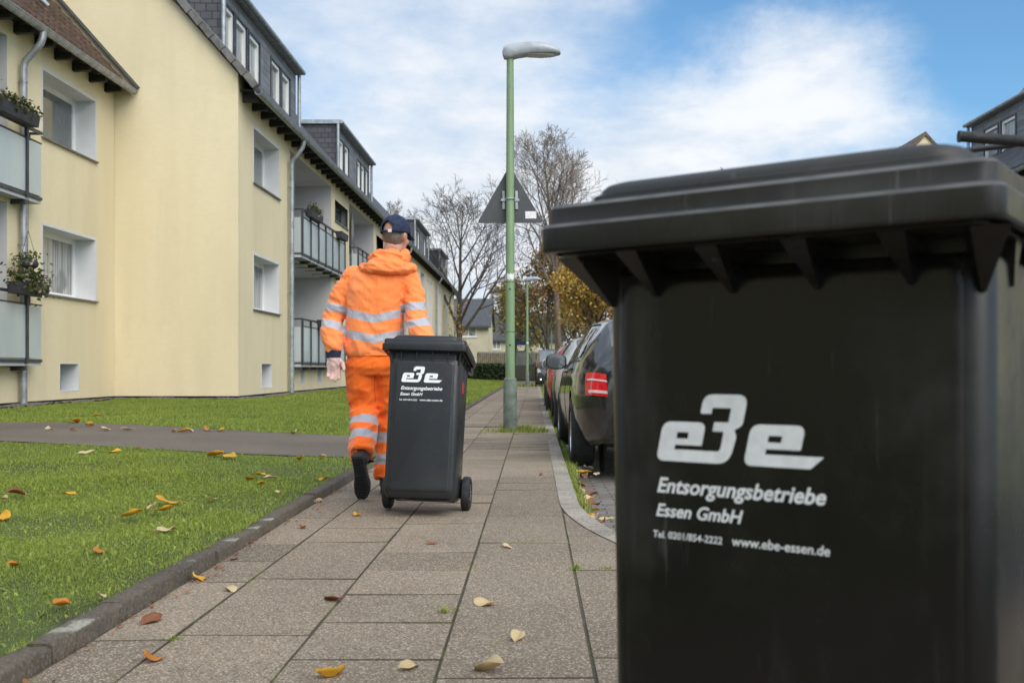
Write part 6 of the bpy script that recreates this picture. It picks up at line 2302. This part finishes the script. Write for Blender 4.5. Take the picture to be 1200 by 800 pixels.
def wheel_part(parent, sx, y, xw, r, wd, rim):
    wm = MB()
    rs = []
    for dx, rr in ((0.0, r * .72), (0.0, r * .93), (0.012, r * .985), (0.03, r), (wd - .03, r), (wd - .012, r * .985), (wd, r * .93), (wd + .006, r * .80), (wd, r * .70), (wd - .05, r * .66)):
        rs.append([(sx * (xw - wd + dx), y + rr * math.cos(a), r + rr * math.sin(a)) for a in np.linspace(0, 2 * math.pi, 37)[:-1]])
    wm.rings(rs)
    wo = wm.build('wheel', 'rubber', parent, smooth=35)
    rm = MB()
    xo = sx * (xw - .012)
    rs = []
    for dx, rr in ((-.06, r * .60), (-.005, r * .67), (0.004, r * .695), (0.004, r * .66), (-.03, r * .62)):
        rs.append([(xo + sx * dx, y + rr * math.cos(a), r + rr * math.sin(a)) for a in np.linspace(0, 2 * math.pi, 37)[:-1]])
    rm.rings(rs, False, False)
    for k in range(5):
        for dq in (-0.16, 0.16):
            a = k * 2 * math.pi / 5 + 0.3
            M = Matrix.Translation((xo - sx * .012, y, r)) @ Matrix.Rotation(a, 4, 'X') @ Matrix.Translation((0, r * .36, 0)) @ Matrix.Rotation(dq, 4, 'X')
            rm.xbox(M, .010, r * .30, .015)
    rm.tube([(xo - sx * .03, y, r), (xo + sx * .002, y, r)], r * .17, 18)
    rm.build('rim', rim, wo, smooth=40)
    dk = MB()
    dk.tube([(xo - sx * .09, y, r), (xo - sx * .075, y, r)], r * .60, 20)
    dk.build('brake_disc', 'dark_metal', wo)
def make_car(name, label, tab, paint, wheels, wr, cat, doors=True, open_door=False, group=None, rim='alloy'):
    e = empty(name, (0, 0, 0), label, cat, group)
    cs = CarShape(tab)
    y0, y1 = tab[0][0], tab[-1][0]
    ys_ = np.concatenate([np.linspace(y0, y0 + .4, 12)[:-1], np.linspace(y0 + .4, y1 - .4, 44)[:-1], np.linspace(y1 - .4, y1, 12)])
    mb = MB()
    rs = []
    for y in ys_:
        rgt = []
        c = cs.sec(y)
        for i in range(len(c) - 1):
            for f in (0, .5):
                rgt.append((c[i][0] * (1 - f) + c[i + 1][0] * f, c[i][1] * (1 - f) + c[i + 1][1] * f))
        rgt.append(c[-1])
        lft = [(-x, z) for x, z in reversed(rgt[1:-1])]
        rs.append([(x, y, z) for x, z in rgt + lft])
    mb.rings(rs)
    tmp = mb.build('tmp', paint)
    cut = MB()
    for wy in wheels:
        for sx in (-1, 1):
            cut.tube([(sx * .56, wy, wr), (sx * 1.2, wy, wr)], wr * 1.17, 36)
    cu = cut.build('cut', paint)
    bo = tmp.modifiers.new('b', 'BOOLEAN')
    bo.object = cu
    bo.operation = 'DIFFERENCE'
    bo.solver = 'EXACT'
    me = evaluated(tmp, 'body')
    bpy.data.objects.remove(cu)
    body = mesh_obj('body', me, paint, e)
    me.set_sharp_from_angle(angle=R(30))
    for wy in wheels:
        for sx in (-1, 1):
            liner = MB()
            liner.tube([(sx * .58, wy, wr), (sx * .60, wy, wr)], wr * 1.165, 30)
            liner.build('wheel_arch', 'black_gap', body)
    for wy in wheels:
        for sx in (-1, 1):
            wheel_part(e, sx, wy, tab[5][4] + .002, wr, .21, rim)
    return e, cs, body
def seam_strip(cs, parent, a, b, side, name='door_gap', n=14, wd=0.0035):
    mb = MB()
    pts = []
    for k in range(n + 1):
        t = k / n
        p = cs.pt(a[0] + (b[0] - a[0]) * t, a[1] + (b[1] - a[1]) * t)
        pts.append((p.x * side + 0.0, p.y, p.z))
    mb.tube(pts, wd, 5)
    return mb.build(name, 'black_gap', parent)
def hatchback(label, paint, loc, detail=True, group='cars parked along the kerb'):
    e, cs, body = make_car('parked_car', label, HATCH, paint, (-1.30, 1.36), 0.325, 'car', group=group)
    for sd in (-1, 1):
        for q in ([(-1.62, 7.25), (-1.16, 7.15), (-1.12, 8.80), (-1.36, 8.72)], [(-1.08, 7.15), (-.16, 7.15), (-.16, 8.82), (-1.04, 8.82)], [(-.08, 7.15), (.82, 7.2), (.42, 8.78), (-.08, 8.82)]):
            g = MB(); cs.patch(g, q, .005, sd); g.build('side_window', 'car_glass', body, smooth=60)
        tr = MB()
        for k in range(25):
            pass
        pts = [cs.pt(y, 7.06) for y in np.linspace(-1.66, .9, 16)]
        tr.tube([(p.x * sd + .003 * sd, p.y, p.z) for p in pts], .008, 6)
        pts = [cs.pt(y, 8.93) for y in np.linspace(-1.42, .42, 14)]
        tr.tube([(p.x * sd + .003 * sd, p.y, p.z) for p in pts], .007, 6)
        tr.build('window_trim', 'dark_metal', body, smooth=60)
        if detail:
            seam_strip(cs, body, (-1.12, 3.3), (-1.12, 7), sd)
            seam_strip(cs, body, (-.12, 3.2), (-.12, 7), sd)
            seam_strip(cs, body, (.98, 3.3), (.98, 6.9), sd)
            for yy in (-.95, .06):
                h = MB()
                p = cs.pt(yy, 6.55)
                h.tube([(sd * (p.x + .006), yy - .10, p.z), (sd * (p.x + .028), yy - .06, p.z), (sd * (p.x + .028), yy + .06, p.z), (sd * (p.x + .006), yy + .10, p.z)], .011, 8)
                h.build('door_handle', paint, body, smooth=60)
        # lamps
        t1 = MB(); cs.patch(t1, cs.zq([(-2.098, .665), (-2.015, .675), (-1.985, .865), (-2.088, .855)]), .010, sd); tl = t1.build('tail_light', 'tail_red', body, smooth=60)
        t2 = MB(); cs.patch(t2, cs.zq([(-2.097, .69), (-2.04, .695), (-2.035, .72), (-2.096, .715)]), .016, sd); t2.build('lens_strip', 'tail_clear', tl, smooth=60)
        t2 = MB(); cs.patch(t2, cs.zq([(-2.094, .79), (-2.02, .80), (-2.015, .815), (-2.092, .805)]), .016, sd); t2.build('lens_strip', 'tail_clear', tl, smooth=60)
        t1 = MB(); cs.patch(t1, [(2.05, 6.0), (1.78, 6.4), (1.80, 7.1), (2.10, 7.0)], .006, sd); t1.build('headlight', 'lamp_glass', body, smooth=60)
        mr = MB()
        c = Vector((sd * .925, .66, .985))
        rs = []
        for dy, k in ((-.075, .90), (-.06, 1.0), (0, 1.0), (.06, .8), (.10, .45), (.115, .15)):
            rs.append([(c.x + sd * (.118 * k * math.copysign(abs(math.cos(a)) ** .7, math.cos(a)) + .02), c.y + dy, c.z + .088 * k * math.copysign(abs(math.sin(a)) ** .7, math.sin(a))) for a in np.linspace(0, 2 * math.pi, 21)[:-1]])
        mr.rings(rs)
        mr.box(c.x - sd * .17, c.x - sd * .07, .64, .70, .92, .955)
        mo = mr.build('mirror', paint, e, smooth=50)
        mg = MB()
        mg.rings([[(c.x + sd * (.100 * math.copysign(abs(math.cos(a)) ** .7, math.cos(a)) + .02), c.y - .0785, c.z + .075 * math.copysign(abs(math.sin(a)) ** .7, math.sin(a))) for a in np.linspace(0, 2 * math.pi, 21)[:-1]],
                  [(c.x + sd * (.100 * math.copysign(abs(math.cos(a)) ** .7, math.cos(a)) + .02), c.y - .0765, c.z + .075 * math.copysign(abs(math.sin(a)) ** .7, math.sin(a))) for a in np.linspace(0, 2 * math.pi, 21)[:-1]]])
        mg.build('mirror_glass', 'window_glass', mo)
    for nm, q, mt in (('rear_window', [(-2.02, 9.0), (-1.76, 9.2), (-1.76, 11.999), (-2.03, 11.999)], 'car_glass'), ('windscreen', [(.52, 9.05), (1.10, 9.1), (1.13, 11.999), (.50, 11.999)], 'windscreen')):
        g = MB()
        for sd in (-1, 1):
            cs.patch(g, q, .006, sd, 6, 8)
        g.build(nm, mt, body, smooth=60)
    pl = MB(); pl.box(-.26, .26, -2.118, -2.108, .60, .71); pl.build('number_plate', 'plate_white', body)
    ex = MB(); ex.tube([(-.50, -2.10, .33), (-.50, -1.9, .33)], .045, 14); ex.build('exhaust', 'black_gap', body)
    for v in loc:
        pass
    e.location = loc
    return e
CZ = LANE_Z + 0.001
hatchback('glossy black hatchback parked nearest beside the large bin, red tail light showing', 'paint_black', (1.20, 10.85, CZ)).rotation_euler.z = R(1.0)
hatchback('silver grey hatchback parked ahead of the black one, only its window and mirror showing', 'paint_silver', (1.19, 16.6, CZ))
hatchback('red hatchback glimpsed in the middle of the parked row', 'paint_red', (1.12, 21.4, CZ))
hatchback('dark grey hatchback between the red one and the van', 'paint_grey', (1.16, 26.2, CZ), False)
# dark van facing the camera, passenger door open over the pavement
e, cs, body = make_car('parked_van', 'dark grey van facing us with its door open over the pavement and a headlight on', VAN, 'paint_grey', (-1.32, 1.36), 0.32, 'van')
for sd in (-1, 1):
    g = MB(); cs.patch(g, [(-1.9, 7.2), (-.75, 7.2), (-.75, 8.85), (-1.85, 8.85)], .006, sd); g.build('side_window', 'car_glass', body, smooth=60)
    g = MB(); cs.patch(g, [(-.62, 7.2), (.95, 7.25), (.42, 8.8), (-.62, 8.85)], .006, sd); g.build('side_window', 'car_glass', body, smooth=60)
    g = MB(); cs.patch(g, [(2.00, 5.9), (1.62, 6.4), (1.66, 7.6), (2.06, 7.3)], .008, sd); g.build('headlight', 'lamp_glass', body, smooth=60)
    m = MB()
    m.box(sd * .90, sd * 1.10, .92, 1.02, 1.08, 1.27)
    m.build('mirror', 'paint_grey', e, bevel=.03, bseg=3)
    t = NT('fog_lamp_%s' % ('on' if sd > 0 else 'lit'))
    t.set(Base_Color=(0.9, 0.85, 0.7), Emission_Color=(1.0, 0.86, 0.6), Emission_Strength=3.0)
    f = MB(); f.ell((sd * .60, 2.10, .43), (.085, .03, .065), None, 14, 8); f.build('fog_lamp', t.m, body, smooth=180)
g = MB()
for sd in (-1, 1):
    cs.patch(g, [(.40, 9.05), (1.28, 9.1), (1.36, 11.999), (.38, 11.999)], .007, sd, 8, 8)
g.build('windscreen', 'windscreen', body, smooth=60)
g = MB(); g.box(-.46, .46, 2.13, 2.17, .56, .72); g.build('grille', 'black_gap', body, bevel=.02)
g = MB(); g.box(-.26, .26, 2.172, 2.185, .42, .53); g.build('number_plate', 'plate_white', body)
d = MB()      # open front door, hinged at its front edge (seen by its inner face)
hx, hy = .90, .98
op = R(66)
def dq(u, z, th=0.0):
    return (hx + u * math.sin(op) + th * math.cos(op), hy - u * math.cos(op) + th * math.sin(op), z)
def slab(mb, pts, th=.05):
    mb.rings([[dq(u, z, -th / 2) for u, z in pts], [dq(u, z, th / 2) for u, z in pts]])
slab(d, [(0, .32), (1.02, .32), (1.10, .60), (1.08, 1.08), (0, 1.06)], .09)
dr = d.build('door', 'paint_grey', e, bevel=.015)
f = MB()
def bar(mb, a, b, r):
    mb.tube([dq(*a), dq(*b)], r, 8)
bar(f, (0.0, 1.06), (.44, 1.74), .028); bar(f, (.44, 1.74), (1.0, 1.74), .028); bar(f, (1.0, 1.74), (1.08, 1.06), .028)
f.build('window_frame', 'dark_metal', dr, smooth=60)
gp = MB(); slab(gp, [(.06, 1.07), (1.05, 1.07), (.98, 1.72), (.45, 1.72)], .008); gp.build('pane', 'windscreen', dr)
e.rotation_euler.z = math.pi
e.location = (0.96, 49.5, CZ)
LEAVES = [
    (-1.245, 3.319, 0.004, 'brown', 0.093, 'curled brown leaf on the slab edge beside the kerb', None),
    (-1.078, 2.888, 0.004, 'orange', 0.085, 'orange brown leaf flat on the pavement close to the kerb, low at the corner', None),
    (-1.304, 3.980, 0.004, 'yellow', 0.085, 'orange yellow leaf lying at the foot of the kerb', None),
    (-1.126, 3.795, 0.004, 'pale', 0.076, 'pale leaf beside a grass tuft in a slab joint', None),
    (-1.292, 4.391, 0.004, 'brown', 0.060, 'small brown leaf tucked against the foot of the kerb', None),
    (-0.710, 3.627, 0.004, 'brown', 0.085, 'pinkish brown leaf standing in a mossy joint', None),
    (-0.546, 2.720, 0.004, 'yellow', 0.102, 'golden leaf lying nearest to the camera on the pavement', None),
    (-0.350, 2.798, 0.004, 'pale', 0.085, 'thin pale leaf near the mossy joint, close to the camera', None),
    (-0.127, 2.782, 0.004, 'pale', 0.111, 'long pale leaf with a stalk near the mossy joint', None),
    (-0.052, 3.099, 0.004, 'pale', 0.076, 'crumpled pale brown leaf near the large bin', None),
    (-0.166, 3.548, 0.004, 'pale', 0.093, 'flat pale tan leaf in the middle of the pavement', None),
    (-0.129, 4.708, 0.004, 'pale', 0.085, 'pale leaf with dark stalk beside the small bin on the lamp side', None),
    (-0.476, 4.800, 0.004, 'brown', 0.068, 'flat reddish brown leaf just in front of the small bin', None),
    (-0.993, 5.726, 0.004, 'yellow', 0.076, 'bright yellow leaf under the raised boot', None),
    (-1.198, 5.265, 0.004, 'orange', 0.068, 'small dark orange leaf between kerb and boot', None),
    (-1.334, 6.277, 0.004, 'pale', 0.076, 'pale orange leaf leaning against the kerb beside the boot', None),
    (0.053, 7.897, 0.004, 'brown', 0.068, 'dark leaf on the slabs before the street lamp', None),
    (-2.082, 5.282, 0.067, 'yellow', 0.145, 'large yellow leaf lying in the grass left of the curled pair', None),
    (-2.066, 5.793, 0.067, 'yellow', 0.145, 'curled yellow leaf arching out of the grass', None),
    (-1.995, 5.491, 0.065, 'yellow', 0.111, 'yellow leaf under the curled one in the grass', None),
    (-2.081, 5.575, 0.067, 'pale', 0.085, 'small pale leaf touching the curled yellow one', None),
    (-1.742, 4.828, 0.060, 'pale', 0.136, 'pale cream leaf with reddish tip in the grass', None),
    (-2.949, 5.840, 0.105, 'brown', 0.119, 'brown leaf among the grass at the far side of the lawn', None),
    (-2.924, 5.659, 0.103, 'pale', 0.085, 'pale leaf next to the brown one in the grass', None),
    (-2.613, 5.049, 0.088, 'yellow', 0.111, 'yellow leaf in the grass at the very edge of view', None),
    (-2.695, 5.945, 0.092, 'yellow', 0.085, 'upright small yellow leaf alone in the grass', None),
    (-1.884, 5.982, 0.062, 'yellow', 0.102, 'flat yellow leaf in the grass near the bare soil patch', None),
    (-1.457, 3.442, 0.057, 'pale', 0.076, 'pale folded leaf in the grass beside the kerb stones', None),
    (-1.531, 3.304, 0.057, 'orange', 0.076, 'pale and orange leaf pair at the lawn edge', None),
    (-1.806, 4.258, 0.061, 'orange', 0.076, 'orange leaf sunk in the grass', None),
    (-2.002, 3.939, 0.065, 'orange', 0.076, 'orange leaf at the near edge of the lawn', None),
    (-1.946, 7.035, 0.064, 'yellow', 0.093, 'pale yellow leaf, first of the cluster near the kerb', None),
    (-1.951, 7.318, 0.064, 'yellow', 0.093, 'yellow leaf at the back of the cluster near the kerb', None),
    (-1.818, 6.798, 0.061, 'yellow', 0.085, 'olive yellow leaf at the front of the cluster near the kerb', None),
    (-1.821, 7.116, 0.061, 'pale', 0.093, 'pale leaf on the kerb side of the cluster', None),
    (-1.588, 6.353, 0.058, 'pale', 0.068, 'little pale leaf on its own below the cluster', None),
    (-1.461, 7.097, 0.057, 'yellow', 0.111, 'golden leaf resting on the lawn edge by the worker', None),
    (-2.703, 8.649, 0.092, 'yellow', 0.170, 'dark edged yellow leaf by the path edge', None),
    (-2.560, 8.558, 0.085, 'yellow', 0.170, 'yellow leaf beside the dark edged one at the path edge', None),
    (-1.954, 8.560, 0.064, 'yellow', 0.136, 'yellow leaf near the corner of lawn and path', None),
    (-1.834, 8.840, 0.061, 'pale', 0.119, 'pale leaf at the corner of lawn and path', None),
    (-3.457, 8.413, 0.133, 'yellow', 0.119, 'small yellow leaf standing at the path edge', None),
    (-3.605, 8.224, 0.141, 'pale', 0.153, 'pale yellow leaf at the path edge farther from the kerb', None),
    (-3.468, 8.891, 0.123, 'brown', 0.136, 'brown leaf lying on the path', None),
    (-5.254, 11.719, 0.214, 'yellow', 0.175, 'small yellow fallen leaf in the grass along the far edge of the path', 'leaves along the far path edge'),
    (-4.862, 11.220, 0.203, 'yellow', 0.154, 'small yellow fallen leaf in the grass along the far edge of the path', 'leaves along the far path edge'),
    (-4.476, 10.700, 0.186, 'pale', 0.154, 'small pale fallen leaf in the grass along the far edge of the path', 'leaves along the far path edge'),
    (-4.302, 10.844, 0.178, 'pale', 0.154, 'small pale fallen leaf in the grass along the far edge of the path', 'leaves along the far path edge'),
    (-3.775, 11.023, 0.149, 'yellow', 0.168, 'small yellow fallen leaf in the grass along the far edge of the path', 'leaves along the far path edge'),
    (-3.766, 11.185, 0.148, 'pale', 0.140, 'small pale fallen leaf in the grass along the far edge of the path', 'leaves along the far path edge'),
    (-3.636, 11.391, 0.141, 'orange', 0.154, 'small red orange fallen leaf in the grass along the far edge of the path', 'leaves along the far path edge'),
    (-3.492, 11.450, 0.133, 'yellow', 0.154, 'small yellow fallen leaf in the grass along the far edge of the path', 'leaves along the far path edge'),
    (-2.730, 11.658, 0.091, 'pale', 0.154, 'small pale fallen leaf in the grass along the far edge of the path', 'leaves along the far path edge'),
    (-4.731, 10.514, 0.198, 'brown', 0.126, 'small brown fallen leaf in the grass along the far edge of the path', 'leaves along the far path edge'),
    (-4.920, 10.395, 0.205, 'pale', 0.112, 'small pale fallen leaf in the grass along the far edge of the path', 'leaves along the far path edge'),
    (-5.600, 13.100, 0.220, 'yellow', 0.140, 'small yellow fallen leaf in the grass along the far edge of the path', 'leaves along the far path edge'),
    (-3.844, 10.958, 0.153, 'pale', 0.140, 'small pale fallen leaf in the grass along the far edge of the path', 'leaves along the far path edge'),
    (0.364, 9.504, -0.075, 'pale', 0.11, 'pale fallen leaf in the gutter between the pale kerb and the black car', 'leaves in the gutter by the black car'),
    (0.377, 8.876, -0.075, 'yellow', 0.11, 'yellow fallen leaf in the gutter between the pale kerb and the black car', 'leaves in the gutter by the black car'),
    (0.412, 8.524, -0.075, 'brown', 0.11, 'brown fallen leaf in the gutter between the pale kerb and the black car', 'leaves in the gutter by the black car'),
    (0.494, 9.259, -0.075, 'pale', 0.11, 'pale fallen leaf in the gutter between the pale kerb and the black car', 'leaves in the gutter by the black car'),
    (0.338, 7.510, -0.075, 'pale', 0.11, 'pale fallen leaf in the gutter between the pale kerb and the black car', 'leaves in the gutter by the black car'),
    (0.375, 7.257, -0.075, 'brown', 0.11, 'brown fallen leaf in the gutter between the pale kerb and the black car', 'leaves in the gutter by the black car'),
    (0.338, 6.755, -0.075, 'yellow', 0.11, 'yellow fallen leaf in the gutter between the pale kerb and the black car', 'leaves in the gutter by the black car'),
    (0.380, 6.713, -0.075, 'brown', 0.11, 'brown fallen leaf in the gutter between the pale kerb and the black car', 'leaves in the gutter by the black car'),
    (0.341, 6.208, -0.075, 'yellow', 0.11, 'yellow fallen leaf in the gutter between the pale kerb and the black car', 'leaves in the gutter by the black car'),
    (0.368, 6.137, -0.075, 'pale', 0.11, 'pale fallen leaf in the gutter between the pale kerb and the black car', 'leaves in the gutter by the black car'),
    (0.358, 5.805, -0.075, 'brown', 0.11, 'brown fallen leaf in the gutter between the pale kerb and the black car', 'leaves in the gutter by the black car'),
    (0.379, 5.683, -0.075, 'brown', 0.11, 'brown fallen leaf in the gutter between the pale kerb and the black car', 'leaves in the gutter by the black car'),
    (0.384, 5.424, -0.075, 'orange', 0.11, 'orange fallen leaf in the gutter between the pale kerb and the black car', 'leaves in the gutter by the black car'),
    (0.435, 6.068, -0.075, 'pale', 0.11, 'pale fallen leaf in the gutter between the pale kerb and the black car', 'leaves in the gutter by the black car'),
    (0.527, 8.661, -0.075, 'pale', 0.11, 'pale fallen leaf in the gutter between the pale kerb and the black car', 'leaves in the gutter by the black car'),
    (0.363, 7.783, -0.075, 'brown', 0.11, 'brown fallen leaf in the gutter between the pale kerb and the black car', 'leaves in the gutter by the black car'),
    (0.417, 7.257, -0.075, 'brown', 0.11, 'brown fallen leaf in the gutter between the pale kerb and the black car', 'leaves in the gutter by the black car'),
    (0.459, 8.876, -0.075, 'yellow', 0.11, 'yellow fallen leaf in the gutter between the pale kerb and the black car', 'leaves in the gutter by the black car'),
    (0.411, 9.853, -0.075, 'brown', 0.11, 'brown fallen leaf in the gutter between the pale kerb and the black car', 'leaves in the gutter by the black car'),
    (0.396, 5.934, -0.075, 'brown', 0.11, 'brown fallen leaf in the gutter between the pale kerb and the black car', 'leaves in the gutter by the black car'),
    (0.383, 6.470, -0.075, 'yellow', 0.11, 'yellow fallen leaf in the gutter between the pale kerb and the black car', 'leaves in the gutter by the black car'),
    (0.372, 6.974, -0.075, 'pale', 0.11, 'pale fallen leaf in the gutter between the pale kerb and the black car', 'leaves in the gutter by the black car'),
]
def leaf_mesh(seed):
    """pointed oval leaf about 1 long with a midrib crease, a curl and a stalk"""
    rg = random.Random(seed)
    curl, fold_, twist = rg.uniform(-0.6, 1.7), rg.uniform(0.1, 0.9), rg.uniform(-1.2, 1.2)
    wid = rg.uniform(0.27, 0.40)
    n = 12
    mb = MB()
    rs = []
    for i in range(n + 1):
        t = i / n
        w_ = wid * math.sin(math.pi * min(1, t * 0.97 + 0.02)) ** 0.75 * (1 - 0.25 * t) + 0.004
        a = curl * (t - 0.4)
        y = math.sin(a) / curl if abs(curl) > 0.05 else t - 0.4
        z = (1 - math.cos(a)) / curl if abs(curl) > 0.05 else 0
        rw = []
        for u in (-1, -0.5, 0, 0.5, 1):
            x = u * w_
            zz = abs(u) * w_ * fold_ + 0.035 * math.sin(9 * t + 3 * u + seed) * abs(u)
            tw = twist * (t - 0.4)
            rw.append((x * math.cos(tw) - zz * math.sin(tw), y, z + zz * math.cos(tw) + x * math.sin(tw)))
        rs.append(rw)
    mb.rings(rs, False, False, closed=False)
    p0 = Vector(rs[0][2])
    mb.tube([p0, p0 + Vector((0.02, -0.14, 0.03)), p0 + Vector((0.05, -0.26, 0.02))], 0.011, 5)
    zmin = min(v[2] for v in mb.v)
    mb.v = [(x, y, z - zmin) for x, y, z in mb.v]
    mb.attrs['tint'] = [min(1, max(0, rg.gauss(0.5, 0.3)))] * len(mb.v)
    return mb
protos = {}
for c in ('yellow', 'pale', 'orange', 'brown'):
    for k in range(6):
        o = leaf_mesh(hash((c == 'pale') * 7 + (c == 'brown') * 13 + (c == 'orange') * 29 + k * 101 + 3)).build('fallen_leaf', 'leaf_' + c, None, smooth=70, fix=False)
        md = o.modifiers.new('t', 'SOLIDIFY')
        md.thickness = 0.012
        protos[(c, k)] = o
rl = random.Random(5)
for i, (x, y, z, c, s, lab, grp) in enumerate(LEAVES):
    o = protos[(c, (i * 5 + int(x * 10)) % 6)].copy()
    COL.objects.link(o)
    o.name = 'fallen_leaf'
    o.location = (x, y, z)
    o.scale = (s * rl.uniform(0.78, 1.02),) * 3
    o.rotation_euler = (rl.uniform(-0.3, 0.3), rl.uniform(-0.4, 0.4), rl.uniform(0, 6.28))
    tag(o, lab, 'leaf', grp or 'fallen leaves')
for o in protos.values():
    bpy.data.objects.remove(o)
# litter of tiny leaves and crumbs along the gutter: too many to count
mb = MB()
ti = []
rg = random.Random(77)
for _ in range(420):
    k = rg.random()
    if k < 0.55:
        y = rg.uniform(4.6, 9.0); x = 0.31 + abs(rg.gauss(0, 0.09)) + max(0, 5.4 - y) * 0.10; z = LANE_Z + 0.008
    else:
        y = rg.uniform(2.2, 9.0); x = KERB_X1 + abs(rg.gauss(0, 0.05)) + 0.004; z = 0.006
    a = Euler((rg.uniform(-0.5, 0.5), rg.uniform(-0.5, 0.5), rg.uniform(0, 6.28))).to_matrix()
    s = rg.uniform(0.006, 0.03)
    mb.face([Vector((x, y, z)) + a @ Vector(q) * s for q in ((-0.5, 0, 0), (0, -0.3, 0.1), (0.6, 0, 0), (0, 0.3, 0.1))])
    ti += [rg.random()] * 4
mb.attrs['tint'] = ti
tag(mb.build('leaf_litter', 'leaf_brown', fix=False), 'crumbs of brown leaf litter along both kerbs', 'leaf litter', kind='stuff')
